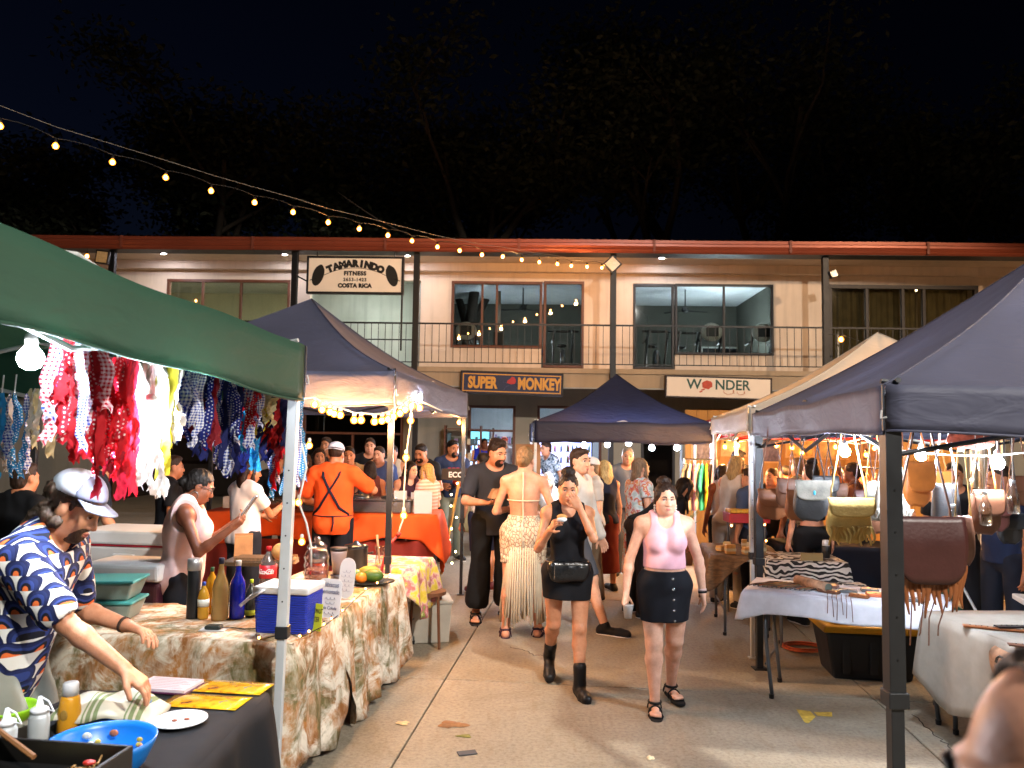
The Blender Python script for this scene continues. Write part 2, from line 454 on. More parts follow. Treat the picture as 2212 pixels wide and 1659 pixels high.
def person(label, px, py, Y, yaw=180, cat='person', tone='warm', fem=False, fat=1.0, lean=0.0, side=0.0, head=(0, 0, 0),
           arms=None, legs=None, hair='short', hcol='#2a1c14', top=None, bottom=None, shoes=None, res=0.011, H=None, group=None,
           beard=None, cap=None, extra=None, bust=1.0, dress=None, sit=None, face=True, glasses=False, fine=False, foot=None, zoff=0.0, hip=1.0):
    """px,py: where the crown of the head shows; Y: metres from the camera. yaw 180 faces the camera, 90 left, -90 right"""
    crown = at(px, py, Y)
    if H is None: H = crown.z
    s = H / 1.7
    root = thing('person', label, 'person', (0, 0, 0), R(yaw), group)
    hw = 1.0 if not fem else 0.9
    # ---- legs (pelvis frame): (hip forward deg, out deg, knee bend deg, toe-out deg)
    legs = legs or [(2, 3, 3, 8), (-2, 3, 3, 8)]
    Lt, Ls = 0.245 * H, 0.243 * H
    hj = [A3((sx * 0.056 * H * hip * (1.06 if fem else 1.0), 0, 0)) for sx in (1, -1)]
    P = []
    feet = []; knees = []; ankles = []
    for i, (a, o, k, toe) in enumerate(legs):
        sx = 1 if i == 0 else -1
        Rl = rot('Y', -sx * R(o)) @ rot('X', R(a))
        kn = hj[i] + Rl @ A3((0, 0, -Lt))
        Rk = Rl @ rot('X', -R(k))
        an = kn + Rk @ A3((0, 0, -Ls))
        knees.append(kn); ankles.append(an); feet.append((Rk, toe, sx))
    minz = min(an[2] for an in ankles) - 0.045 * H
    zp = -minz + zoff                                                  # pelvis height so that the lower foot stands on the ground
    off = A3((0, 0, zp))
    hj = [q + off for q in hj]; knees = [q + off for q in knees]; ankles = [q + off for q in ankles]
    g = fat
    ft = g ** .75
    for i in range(2):
        sx = 1 if i == 0 else -1
        P.append(rc(hj[i] + A3((sx * .008 * H, 0, .01 * H)), knees[i], 0.052 * H * (g ** .75) * (1.04 if fem else 1), 0.033 * H * ft, 'thigh%d' % i, .03))
        calf = knees[i] + (ankles[i] - knees[i]) * 0.3 - (feet[i][0] @ A3((0, 1, 0))) * 0.012 * H
        P.append(rc(knees[i], calf, 0.031 * H * ft, 0.033 * H * ft, 'shin%d' % i, .02))
        P.append(rc(calf, ankles[i], 0.032 * H * ft, 0.0205 * H, 'shin%d' % i, .02))
        P.append(el(knees[i] + (feet[i][0] @ A3((0, .012 * H, .004 * H))), (.021 * H,) * 3, 'shin%d' % i, k=.025))
        # foot: flat unless the leg is swung back (heel lifted)
        Rk, toe, _ = feet[i]
        lift = ankles[i][2] - 0.045 * H
        pitch = min(0.9, max(0, lift - 0.02) * 5.0) if Rk[1][2] < -0.1 or lift > .03 else 0.0
        if legs[i][2] - legs[i][0] > 0: pitch_dir = -1
        fd = rot('Z', -sx * R(toe)) @ rot('X', -pitch) @ A3((0, 1, 0))
        up = A3((0, 0, 1))
        base = ankles[i] + A3((0, 0, -0.028 * H))
        heel = base - fd * 0.022 * H; ball = base + fd * 0.085 * H - up * 0.004 * H
        P.append(rc(heel, ankles[i], .019 * H, .020 * H, 'foot%d' % i, .015))
        P.append(rc(heel, ball, .018 * H, .0165 * H, 'foot%d' % i, .02))
        sd = np.cross(fd, up)
        for q, (w, ln) in enumerate(((-.017, .046), (-.007, .047), (.003, .043), (.012, .037), (.02, .03))):
            t0 = ball + sd * sx * w * -1 * H * -1; P.append(rc(t0 - fd * .01 * H, t0 + fd * ln * .55 * H, .0085 * H, .006 * H, 'toe%d' % i, .006))
        feet[i] = (base, fd, heel, ball, sd)
    # ---- torso
    Rt = rot('Z', 0) @ rot('X', -R(lean)) @ rot('Y', R(side))
    piv = off + A3((0, 0, 0.0))
    def T(x, y, z): return piv + Rt @ A3((x * H, y * H, z * H))        # torso space, units of H, z from the hip joints
    wm = 1.0 if not fem else 0.93
    P.append(el(T(0, -.004, .025), (.092 * H * g ** .85 * hip * (1.03 if fem else .97), .068 * H * g, .078 * H), 'pelvis', Rt, .04))
    P.append(el(T(.036, -.036 * g, -.005), (.052 * H * g, .046 * H * g, .055 * H), 'pelvis', Rt, .03))
    P.append(el(T(-.036, -.036 * g, -.005), (.052 * H * g, .046 * H * g, .055 * H), 'pelvis', Rt, .03))
    P.append(el(T(0, .004, .105), (.077 * H * g * wm * (1.0 if fem else 1.02), .060 * H * g, .088 * H), 'waist', Rt, .04))
    P.append(el(T(0, -.004, .205), (.090 * H * wm * (.55 + .45 * g), .066 * H * (.6 + .4 * g), .105 * H), 'chest', Rt, .04))
    sw = .108 * H * (1.02 if not fem else .89) * (.75 + .25 * g)
    sh = [T(0, -.004, .280) + Rt @ A3((sx * sw, 0, 0)) for sx in (1, -1)]
    P.append(rc(T(.04, -.008, .285), T(-.04, -.008, .285), .044 * H * (.7 + .3 * g), .044 * H * (.7 + .3 * g), 'chest', .04, ((float(Rt[0][1]), float(Rt[1][1]), float(Rt[2][1])), .8)))
    for i, sx in enumerate((1, -1)):
        P.append(rc(T(sx * .026, -.014, .322), sh[i] + A3((0, 0, .004 * H)), .021 * H, .026 * H * (.75 + .25 * g), 'yoke', .035))
        P.append(rc(T(sx * .050, .010, .252), sh[i], .044 * H * (.75 + .25 * g), .031 * H * (.75 + .25 * g), 'yoke', .04))
    if fem:
        for sx in (1, -1):
            P.append(el(T(sx * .044, .050 * (.7 + .3 * g), .205), (.040 * H * bust, .036 * H * bust, .042 * H * bust), 'bust', Rt, .025))
    # ---- head
    nb = T(0, -.012, .318); hc0 = T(0, .012, .422)
    hy, hp, hr = [R(q) for q in head]
    Rh = Rt @ rot('X', R(lean) * 0.75) @ rot('Z', hy) @ rot('X', -hp) @ rot('Y', hr)
    pivh = T(0, 0, .331)
    hc = pivh + Rh @ A3((0, .012 * H, .067 * H))
    fs = (1.03 if not fem else 1.0) * s
    def Hd(x, y, z): return hc + Rh @ (A3((x, y, z)) * fs)
    E = lambda c, r, tg='head', k=.02: el(Hd(*c), tuple(q * fs for q in r), tg, Rh, k)
    P.append(rc(nb, pivh + Rh @ A3((0, .0, .02 * H)), .036 * H * hw * (.6 + .4 * g), .033 * H * hw * (.7 + .3 * g), 'neck', .03))
    P.append(E((0, -.014, .036), (.073, .092, .082), 'skull', .03))
    P.append(E((0, .030, -.030), (.058 * (.75 + .25 * g), .058, .080), 'head', .03))
    P.append(E((0, .050, -.088), (.030 * (.7 + .3 * g), .032, .024), 'head', .03))
    for sx in (1, -1):
        P.append(E((sx * .040, .050, -.028), (.024 * (.7 + .3 * g), .026, .026), 'head', .03))
        P.append(E((sx * .045, .010, -.065), (.022 * (.7 + .3 * g), .035, .03), 'head', .03))
        P.append(E((sx * .073, -.006, -.008), (.009, .019, .030), 'ear', .008))
        P.append(rc(Hd(sx * .012, .084, .020), Hd(sx * .046, .070, .020), .0105 * fs, .008 * fs, 'head', .018))
    P.append(rc(Hd(0, .085, .004), Hd(0, .103, -.034), .009 * fs, .0125 * fs, 'head', .012))
    for sx in (1, -1): P.append(E((sx * .011, .094, -.037), (.008, .010, .008), 'head', .008))
    P.append(E((0, .0865, -.0625), (.022, .010, .0055), 'head', .006)); P.append(E((0, .0855, -.0735), (.019, .0095, .0065), 'head', .006))
    hx, hyy, hz = Hd(0, -.014, .118)
    cr = rotz(R(yaw)) @ Vector((hx, hyy, 0))
    root.location = (crown.x - cr.x, crown.y - cr.y, 0.0)
    if foot is not None: root.location = (foot[0], foot[1], 0.0)
    Rinv = Rt.T
    # ---- arms
    Lu, Lf = 0.172 * H, 0.150 * H
    arms = arms or [None, None]
    hands = []
    AP = {}
    for i, sx in enumerate((1, -1)):
        a = dict(arms[i] or {})
        if 'world' in a:
            tw = rotz(-R(yaw)) @ (at(*a['world']) - root.location); q = (Rinv @ (A3(tw) - piv)) / H; a['hand'] = tuple(q)
        if 'hand' in a:                                                # reach a point given in torso space (units of H)
            w = T(*a['hand']); d = w - sh[i]; D = min(np.linalg.norm(d), (Lu + Lf) * .995); u = d / max(np.linalg.norm(d), 1e-6)
            w = sh[i] + u * D
            x = (Lu * Lu - Lf * Lf + D * D) / (2 * D); hh = math.sqrt(max(Lu * Lu - x * x, 0))
            hint = Rt @ A3(a.get('hint', (sx * .5, -.3, -1.0))); hint = hint - u * (hint @ u); hint /= np.linalg.norm(hint)
            e = sh[i] + u * x + hint * hh
        else:
            d1 = Rt @ A3(a.get('up', (sx * .22, -.02, -1))); d1 /= np.linalg.norm(d1)
            d2 = Rt @ A3(a.get('fore', (sx * .10, .22, -1))); d2 /= np.linalg.norm(d2)
            e = sh[i] + d1 * Lu; w = e + d2 * Lf
        fg = .8 + .2 * g; mg = (.95 if not fem else .80) * (g ** .85)
        P.append(rc(sh[i], e, .031 * H * mg, .0235 * H * mg, 'uarm%d' % i, .02))
        fm = e + (w - e) * .28
        P.append(rc(e, fm, .023 * H * mg, .0245 * H * mg, 'farm%d' % i, .015)); P.append(rc(fm, w, .024 * H * mg, .0155 * H * (.9 + .1 * mg), 'farm%d' % i, .015))
        hd = (w - e) / np.linalg.norm(w - e)
        if 'hdir' in a: hd = Rt @ A3(a['hdir']); hd /= np.linalg.norm(hd)
        pn = Rt @ A3(a.get('palm', (-sx, 0, 0)))                      # direction the palm looks to
        pn = pn - hd * (pn @ hd); pn /= max(np.linalg.norm(pn), 1e-6)
        ac = np.cross(hd, pn) * -sx                                    # across the palm, towards the thumb
        if a.get('flip'): ac = -ac
        hs = H * (.97 if not fem else .88)
        kn = w + hd * .052 * hs
        for q in (-1, -.33, .33, 1):
            P.append(rc(w + hd * .006 * hs + ac * q * .011 * hs, kn + ac * q * .0185 * hs, .0095 * hs, .0085 * hs, 'hand%d' % i, .012))
        cl = a.get('curl', .55)
        for q, (off_, ln) in enumerate(((1, .043), (.33, .048), (-.33, .045), (-1, .034))):
            b0 = kn + ac * off_ * .0185 * hs; dd = hd.copy(); spread = a.get('spread', .08)
            dd = dd + ac * off_ * spread; dd /= np.linalg.norm(dd)
            for sgi, fr in enumerate((.45, .32, .25)):
                an = cl * (0.55 + .3 * sgi) * (1 + .12 * q)
                dd = dd * math.cos(an) + pn * math.sin(an); dd /= np.linalg.norm(dd)
                b1 = b0 + dd * ln * fr * hs
                P.append(rc(b0, b1, .0058 * hs - .0005 * sgi * hs, .0054 * hs - .0006 * sgi * hs, 'hand%d' % i, .004)); b0 = b1
        tb = w + hd * .015 * hs + ac * .016 * hs
        td = hd * .75 + ac * .75 + pn * .35; td /= np.linalg.norm(td)
        t1 = tb + td * .030 * hs; td2 = td + hd * .6 + pn * cl * .8 - ac * .25; td2 /= np.linalg.norm(td2); t2 = t1 + td2 * .024 * hs
        P.append(rc(tb, t1, .0095 * hs, .007 * hs, 'hand%d' % i, .008)); P.append(rc(t1, t2, .0068 * hs, .0052 * hs, 'hand%d' % i, .004))
        AP[i] = (sh[i], e, w); hands.append((w, kn, hd, pn, ac))
    # ---- skin
    sockets = [(E((sx * .031, .098, .004), (.0165, .016, .0115), 'cut', .01), .012) for sx in (1, -1)]
    body = grow_mesh('body', P, res, skin_mat(tone), root, cuts=sockets)
    info = dict(root=root, H=H, s=s, P=P, T=T, Rt=Rt, Rh=Rh, Hd=Hd, fs=fs, arms=AP, hands=hands, knees=knees, ankles=ankles, hips=hj, feet=feet, res=res, off=off, body=body, g=g, hip=hip)
    # ---- face
    if face:
        for sx in (1, -1):
            m = MB(); m.sphere(tuple(Hd(sx * .031, .0735, .004)), .0125 * fs, 10, 8)
            ey = m.build('eye', pm('eye_white', '#d8d0c8', .25, var=0) if fine else pm('eye_dark', '#2a1d18', .3, var=0), root, True)
            if fine:
                gx = info.get('gaze', 0)
                m = MB(); m.sphere(tuple(Hd(sx * .031 + .002, .0815, .0035)), .0066 * fs, 10, 8); m.build('iris', pm('iris', '#2b1a10', .15, var=0), ey, True)
                m = MB(); m.tube([tuple(Hd(sx * (.031 + q * .0145), .0865 - .006 * q * q, .0115 - .006 * q * q)) for q in (-1, -.5, 0, .5, 1)], [.0016 * fs, .0034 * fs, .0036 * fs, .0034 * fs, .0016 * fs], 6)
                m.build('eyelid', skin_mat(tone), root, True)
                m = MB(); m.tube([tuple(Hd(sx * (.031 + q * .0135), .0885 - .006 * q * q, .0092 - .0055 * q * q)) for q in (-1, -.5, 0, .5, 1)], .0024 * fs, 6)
                m.build('eyelash', hair_mat('#140d0a'), root, True)
            m = MB(); m.tube([tuple(Hd(sx * q, yy, zz)) for q, yy, zz in ((.013, .0955, .0235), (.026, .0935, .0285), (.039, .086, .0275), (.048, .076, .021))], [.0036 * fs, .0046 * fs, .0038 * fs, .0018 * fs], 6)
            m.build('eyebrow', hair_mat(hcol if hair != 'bald' else '#3a2a20'), root, True)
        lipc = {'fair': '#b06a62', 'warm': '#a55c50', 'tan': '#8f4c42', 'olive': '#86473d', 'brown': '#5c2f2a', 'dark': '#3f211d'}[tone]
        lm = pm('lip_' + tone, lipc, .4, var=.05)
        m = MB(); m.tube([tuple(Hd(q, .0955 - 12 * q * q, -.0625 - .002 * (abs(q) < .004) - 4 * q * q)) for q in (-.021, -.014, -.007, 0, .007, .014, .021)], [.001 * fs, .0034 * fs, .0044 * fs, .004 * fs, .0044 * fs, .0034 * fs, .001 * fs], 6)
        m.tube([tuple(Hd(q, .0945 - 12 * q * q, -.0725 + 5 * q * q)) for q in (-.018, -.01, 0, .01, .018)], [.001 * fs, .0045 * fs, .0056 * fs, .0045 * fs, .001 * fs], 6)
        m.build('lips', lm, root, True)
        if glasses:
            gm = pm('glasses_frame', '#151313', .3, var=0); m = MB()
            for sx in (1, -1):
                m.tube([tuple(Hd(sx * .033 + .024 * math.cos(q), .094, .003 + .018 * math.sin(q))) for q in [k * PI / 6 for k in range(13)]], .0022 * fs, 6)
                m.tube([tuple(Hd(sx * .057, .092, .008)), tuple(Hd(sx * .076, .05, .01)), tuple(Hd(sx * .078, -.01, .006))], .0024 * fs, 6)
            m.tube([tuple(Hd(-.009, .097, .006)), tuple(Hd(.009, .097, .006))], .002 * fs, 6)
            m.build('glasses', gm, root, True)
    # ---- hair
    add_hair(info, hair, hcol)
    if beard:
        bp = [E((0, .036, -.050), (.0575, .0565, .064)), E((0, .052, -.090), (.033, .0345, .029))]
        grow_mesh('beard', bp, max(.006, res * .7), hair_mat(beard), root, .0025,
                  cuts=[E((0, .10, -.014), (.05, .06, .030)), E((0, .105, -.068), (.019, .03, .010))], planes=[(Hd(0, 0, -.030), Rh @ A3((0, -.12, 1))), (Hd(0, -.012, 0), Rh @ A3((0, -1, 0)))], wr=(.0016, 300))
    if cap: add_cap(info, *cap)
    if top: garment_top(info, **top)
    if bottom: garment_bottom(info, **bottom)
    if shoes: add_shoes(info, *shoes)
    info['loc'] = root.location.copy()
    return info

def sub(p, **kw):
    q = dict(p); q.update(kw); return q
def cut_seg(p, a, b):
    q = dict(p); q['a'] = p['a'] + (p['b'] - p['a']) * a; q['b'] = p['a'] + (p['b'] - p['a']) * b
    q['ra'] = p['ra'] + (p['rb'] - p['ra']) * a; q['rb'] = p['ra'] + (p['rb'] - p['ra']) * b
    return q
def add_hair(I, style, col):
    if style in (None, 'bald'): return
    Hd, fs, Rh, root, T, H = I['Hd'], I['fs'], I['Rh'], I['root'], I['T'], I['H']
    E = lambda c, r, k=.02: el(Hd(*c), tuple(q * fs for q in r), 'hair', Rh, k)
    h = max(.006, I['res'] * .75)
    pr = [E((0, -.018, .040), (.079, .096, .088), .03)]
    cuts = []
    planes = []
    wr = (.0034, 190, len(col) + Hd(0, 0, 0)[2] * 40)
    face_cut = [E((0, .085, -.012), (.062, .07, .082)), E((0, .05, -.10), (.075, .1, .06))]
    if style == 'short':
        pr = [E((0, -.017, .039), (.0768, .0945, .0858), .03)]; wr = (.0022, 210, Hd(0, 0, 0)[2] * 40)
        pr += [E((0, .03, .085), (.058, .055, .035)), E((0, -.05, -.03), (.062, .05, .06))]
        cuts = face_cut + [E((sx * .085, .01, -.03), (.03, .035, .05)) for sx in (1, -1)]
    elif style == 'buzz':
        pr = [E((0, -.016, .038), (.0755, .094, .0845), .03)]
        cuts = face_cut + [E((sx * .085, .01, -.03), (.03, .035, .05)) for sx in (1, -1)]; wr = (.0008, 400)
    elif style == 'quiff':
        pr += [E((0, .03, .10), (.055, .055, .035)), E((0, -.03, .11), (.05, .07, .028)), E((0, -.06, -.02), (.062, .04, .06))]
        cuts = face_cut + [E((sx * .085, .01, -.03), (.03, .035, .05)) for sx in (1, -1)]
    elif style == 'bun':
        pr += [E((0, -.04, .142), (.046, .044, .036), .014), E((.03, -.05, .13), (.03, .03, .026), .014), E((-.03, -.03, .132), (.028, .03, .024), .014), E((0, -.06, -.01), (.06, .04, .06))]
        cuts = face_cut + [E((sx * .086, .01, -.03), (.03, .03, .05)) for sx in (1, -1)]
    elif style == 'receded':
        pr += [E((0, -.115, -.01), (.042, .036, .038), .012), E((0, -.06, -.01), (.062, .045, .06))]
        cuts = [E((0, .085, .01), (.09, .10, .105)), E((0, .05, -.10), (.075, .1, .06))]
    elif style == 'lowbun':
        pr += [E((0, -.115, -.01), (.042, .036, .038), .012), E((0, -.06, -.01), (.062, .045, .06))]
        cuts = face_cut
    elif style == 'pony':
        b = Hd(0, -.10, .06)
        pr += [E((0, -.06, -.01), (.06, .04, .06)), E((0, -.108, .06), (.024, .024, .024), .012)]
        p0 = b
        for q, (dy, dz, r) in enumerate(((-.135, .0, .028), (-.13, -.08, .030), (-.115, -.16, .026), (-.11, -.25, .014))):
            p1 = Hd(0, dy, dz); pr.append(rc(p0, p1, (.02, .028, .03, .026)[q] * fs, r * fs, 'hair', .02)); p0 = p1
        cuts = face_cut + [E((sx * .086, .01, -.03), (.03, .03, .05)) for sx in (1, -1)]
    elif style == 'messy':
        pr += [E((0, -.06, .140), (.042, .04, .032), .014), E((.025, -.075, .128), (.03, .03, .028), .014), E((-.028, -.055, .130), (.03, .03, .024), .014), E((0, -.06, -.02), (.072, .05, .07))]
        for sx in (1, -1):
            pr += [E((sx * .066, .01, .03), (.022, .04, .05)), rc(Hd(sx * .070, -.01, -.02), Hd(sx * .078, -.02, -.12), .016 * fs, .009 * fs, 'hair', .02), rc(Hd(sx * .05, -.06, -.05), Hd(sx * .06, -.06, -.15), .024 * fs, .010 * fs, 'hair', .02)]
        cuts = [E((0, .088, -.012), (.060, .07, .080)), E((0, .07, -.10), (.06, .08, .06))]
    elif style in ('long', 'bob'):
        n = -.30 if style == 'long' else -.13
        Rt = I['Rt']
        for x in (-.055, -.028, 0, .028, .055):
            yb = -.062 - .018 * (1 - abs(x) / .055)
            p0 = Hd(x, yb + .01, .02); p1 = Hd(x * 1.1, yb - .01, -.09)
            end = p1 + (I['Rt'] @ A3((0, -.02, 0))) * fs + A3((0, 0, n + .09)) * fs * (1 - .2 * abs(x) / .055)
            pr += [rc(p0, p1, .034 * fs, .030 * fs, 'hair', .02), rc(p1, end, .030 * fs, .016 * fs, 'hair', .02)]
        for sx in (1, -1):
            p0 = Hd(sx * .066, .022, .05); p1 = Hd(sx * .078, .018, -.07); p2 = p1 + A3((0, 0, (n + .09) * .75)) * fs + (I['Rt'] @ A3((sx * .012, .01, 0))) * fs
            pr += [rc(p0, p1, .017 * fs, .020 * fs, 'hair', .02), rc(p1, p2, .020 * fs, .012 * fs, 'hair', .02)]
        cuts = [E((0, .088, -.02), (.062, .07, .078)), E((0, .075, -.10), (.055, .07, .06))]
    elif style == 'curly':
        rnd = random.Random(3)
        for _ in range(26):
            a = rnd.uniform(-1.75, 1.75); zz = rnd.uniform(-.15, .05)
            pr.append(E((.074 * math.sin(a), -.014 - .088 * math.cos(a), zz), (.021, .023, .022), .012))
        cuts = [E((0, .088, -.02), (.066, .07, .078)), E((0, .07, -.10), (.07, .09, .06))]
        wr = (.005, 190)
    grow_mesh('hair', pr, h, hair_mat(col), root, 0.0, cuts=cuts, planes=planes, wr=wr)
def add_cap(I, col, col2=None, back=False, brim=True, dz=0.016):
    Hd, fs, Rh, root = I['Hd'], I['fs'], I['Rh'], I['root']
    E = lambda c, r, k=.01: el(Hd(*c), tuple(q * fs for q in r), 'cap', Rh, k)
    h = max(.006, I['res'] * .7)
    cm, cm2 = cloth(col), cloth(col2 or col)
    sgn = -1 if back else 1
    o = grow_mesh('cap_crown', [E((0, -.014, .052), (.084, .103, .084))], h, cm, root, planes=[(Hd(0, 0, .034 + dz), Rh @ A3((0, 0.14 * sgn, -1)))])
    if col2:
        grow_mesh('cap_front_panel', [E((0, -.014, .052), (.0855, .1045, .0855))], h, cm2, root, planes=[(Hd(0, 0, .034 + dz), Rh @ A3((0, 0.14, -1))), (Hd(0, .012, 0), Rh @ A3((0, -1, -.10)))])
    if brim:
        m = MB(); n = 14
        def f(u, v):
            a = (u - .5) * 2.3; rr = .094 + .075 * v * math.cos(a * .62)
            x = .086 * math.sin(a) * (1 + .10 * v); y = sgn * (.085 * math.cos(a) + .075 * v * max(0, math.cos(a * .75)))
            return tuple(Hd(x, y - .01, .036 + dz - .008 * v - .10 * x * x / .0074 * .1 * v))
        m.grid(f, n, 5); m2 = m
        b = m.build('cap_brim', cm2, root, True); sd = b.modifiers.new('solid', 'SOLIDIFY'); sd.thickness = .005
def sel(I, *tags):
    return [p for p in I['P'] if any(p['tag'].startswith(t) for t in tags)]
def sleeve(I, i, frac, inflate):
    """sleeve covering frac of the arm (0..1 upper arm, 1..2 on to the forearm)"""
    out = []
    for p in I['P']:
        if p['tag'] == 'uarm%d' % i: out.append(cut_seg(p, 0, min(1, frac)))
    if frac > 1:
        fp = [p for p in I['P'] if p['tag'] == 'farm%d' % i]
        out.append(fp[0])
        if frac > 1.3: out.append(cut_seg(fp[1], 0, min(1, (frac - 1.28) / .72)))
    return out
def garment_top(I, col, kind='tee', sleeves=.55, hem=-.01, loose=.017, neck=.062, mat=None, name=None, wr=None, neck_y=.02, untuck=0.0, nz=.335):
    root, T, Rt, H, res = I['root'], I['T'], I['Rt'], I['H'], max(I['res'] * .9, .007)
    m = mat or cloth(col); cuts, planes, pr = [], [], []
    if kind in ('tee', 'shirt', 'polo'):
        pr = sel(I, 'pelvis', 'waist', 'chest', 'yoke', 'bust')
        pr = [sub(p) for p in pr]
        pr += [rc(T(0, 0, .20), T(0, 0, hem + .02), .080 * H * I['g'], .088 * H * I['g'], 'g', .04, (tuple(float(q) for q in Rt[:, 1]), .72))]
        for i in (0, 1):
            sl = sleeve(I, i, sleeves, loose)
            pr += [sub(p, ra=p['ra'] + .006, rb=p['rb'] + .010, R=p['R'] + .01) for p in sl]
            if 0 < sleeves <= 1.0:
                s, e, w = I['arms'][i]; ax = (e - s) / np.linalg.norm(e - s); planes_pt = s + (e - s) * (sleeves + .02)
                cuts.append((rc(planes_pt + ax * .05, planes_pt + ax * .16, .058, .058, 'c', .004), .004))
        cuts.append((el(T(0, neck_y, nz), (neck * H * .9, neck * H * .9, .05 * H), 'c', Rt), .008))
        planes.append((T(0, 0, hem), Rt @ A3((0, 0, -1))))
    elif kind in ('tank', 'crop', 'racer'):
        pr = [sub(p) for p in sel(I, 'waist', 'chest', 'bust', 'pelvis', 'yoke')]
        planes.append((T(0, 0, hem), Rt @ A3((0, 0, -1))))
        ax_, nd = (.128, .0) if kind != 'racer' else (.116, .0)
        for sx in (1, -1): cuts.append((el(T(sx * ax_, 0, .295), (.052 * H, .10 * H, .088 * H), 'c', Rt), .008))
        cuts.append((el(T(0, .058, .345), (.047 * H, .06 * H, .078 * H), 'c', Rt), .008))
        cuts.append((el(T(0, -.05, .35), (.045 * H, .06 * H, .062 * H), 'c', Rt), .008))
        cuts.append((el(T(0, 0, .352), (.040 * H, .06 * H, .05 * H), 'c', Rt), .008))
    elif kind == 'band':
        pr = [sub(p) for p in sel(I, 'waist', 'chest', 'bust')]
        planes += [(T(0, 0, hem), Rt @ A3((0, 0, -1))), (T(0, 0, .255), Rt @ A3((0, 0, 1)))]
    return grow_mesh(name or 'top', pr, res, m, root, loose, cuts=cuts, planes=planes, wr=wr or (.0028, 46, len(col)))
def garment_bottom(I, col, kind='pants', length=1.0, loose=.009, mat=None, name=None, flare=0.0, waist=.075, wr=None):
    """length: fraction of the leg covered, 0.5 ends at the knee"""
    root, T, Rt, H, res = I['root'], I['T'], I['Rt'], I['H'], max(I['res'] * .9, .007)
    m = mat or cloth(col); planes = [(T(0, 0, waist), Rt @ A3((0, 0, 1)))]; cuts = []
    pr = [sub(p) for p in sel(I, 'pelvis')] + [sub(p) for p in sel(I, 'waist')]
    if kind in ('pants', 'shorts'):
        for i in (0, 1):
            kn, an = I['knees'][i], I['ankles'][i]
            th = [p for p in I['P'] if p['tag'] == 'thigh%d' % i][0]
            if length <= .5:
                f = length * 2; q = cut_seg(th, 0, f); q = sub(q, rb=q['rb'] + .010 + flare, R=q['R'] + .02 + flare); pr.append(q)
                ax = (kn - th['a']) / np.linalg.norm(kn - th['a']); e = th['a'] + (kn - th['a']) * f
                cuts.append((rc(e + ax * .12, e + ax * .24, .12, .12, 'c', .004), .004))
            else:
                pr.append(sub(th, rb=th['rb'] + .012)); f = (length - .5) * 2
                pr.append(rc(kn, kn + (an - kn) * f, .040 * H + flare * .5, (.030 + .01) * H + flare, 'g', .02))
                e = kn + (an - kn) * f; ax = (an - kn) / np.linalg.norm(an - kn)
                if f < .97: cuts.append((rc(e + ax * .10, e + ax * .2, .095, .095, 'c', .004), .004))
        nm = kind
    else:
        hz = -length * .49                                              # hem below the hip joints, torso units
        kn = (I['knees'][0] + I['knees'][1]) / 2; hp = (I['hips'][0] + I['hips'][1]) / 2
        ax = (kn - hp) / np.linalg.norm(kn - hp); e = hp + A3((0, 0, hz * H)) + (ax * A3((1, 1, 0))) * abs(hz) * H
        wd = .088 * H * I['g'] * I['hip']
        pr.append(rc(T(0, -.008, .0), e, wd, wd + flare, 'g', .03, (tuple(float(q) for q in A3((0, 1, 0))), .84)))
        pr += [sub(p) for p in sel(I, 'thigh')]
        planes.append((e, A3((0, 0, -1))))
        nm = 'skirt'
    return grow_mesh(name or nm, pr, res, m, root, loose, cuts=cuts, planes=planes, wr=wr or (.003, 42, 1.3))
def add_shoes(I, kind, col, col2='#d8d4cc'):
    root, H = I['root'], I['H']; res = max(I['res'] * .75, .006)
    for i in (0, 1):
        base, fd, heel, ball, sd = I['feet'][i]; up = A3((0, 0, 1)); an = I['ankles'][i]
        nrm = np.cross(sd, fd); nrm = nrm if nrm[2] > 0 else -nrm
        toe = ball + fd * .036 * H
        if kind in ('sneaker', 'boot', 'shoe'):
            pr = [rc(heel, ball, .026 * H, .0255 * H, 's', .02), rc(ball, toe, .0275 * H, .0235 * H, 's', .02), rc(heel, an, .025 * H, .026 * H, 's', .02)]
            if kind == 'boot': pr.append(rc(an, an + (I['knees'][i] - an) * .30, .028 * H, .031 * H, 's', .02))
            planes = [(base - nrm * .017 * H, -nrm)]
            if kind == 'boot': pass
            o = grow_mesh('boot' if kind == 'boot' else 'shoe', pr, res, cloth(col, rough=.45 if kind == 'boot' else .7), root, 0, planes=planes)
            s2 = [rc(heel - nrm * .014 * H, ball - nrm * .014 * H, .025 * H, .027 * H, 's', .02), rc(ball - nrm * .014 * H, toe - nrm * .014 * H, .026 * H, .021 * H, 's', .02)]
            grow_mesh('sole', s2, res, cloth(col2), o, .001, planes=[(base - nrm * .022 * H, -nrm), (base - nrm * .012 * H, nrm)])
        else:                                                          # sandals
            s2 = [rc(heel - nrm * .016 * H, ball - nrm * .016 * H, .024 * H, .028 * H, 's', .02), rc(ball - nrm * .016 * H, toe - nrm * .016 * H, .028 * H, .024 * H, 's', .02)]
            o = grow_mesh('sandal', s2, res, cloth(col), root, .002, planes=[(base - nrm * .027 * H, -nrm), (base - nrm * .014 * H, nrm)])
            m = MB()
            for fr, w_, hh in ((.0, .029, .040), (.55, .027, .030), (.95, .030, .020)):
                c = heel + (ball - heel) * fr
                m.tube([tuple(c + sd * w_ * H * math.cos(t) * 1.05 + nrm * (hh * H * math.sin(t) - .012 * H)) for t in [k * PI / 10 for k in range(11)]], .0065 * H, 6, sq=.45)
            c = an + up * -.006 * H
            m.tube([tuple(c + sd * .027 * H * math.cos(t) + fd * .029 * H * math.sin(t)) for t in [k * PI / 8 for k in range(17)]], .0055 * H, 6)
            m.build('strap', cloth(col, rough=.6), o, True)
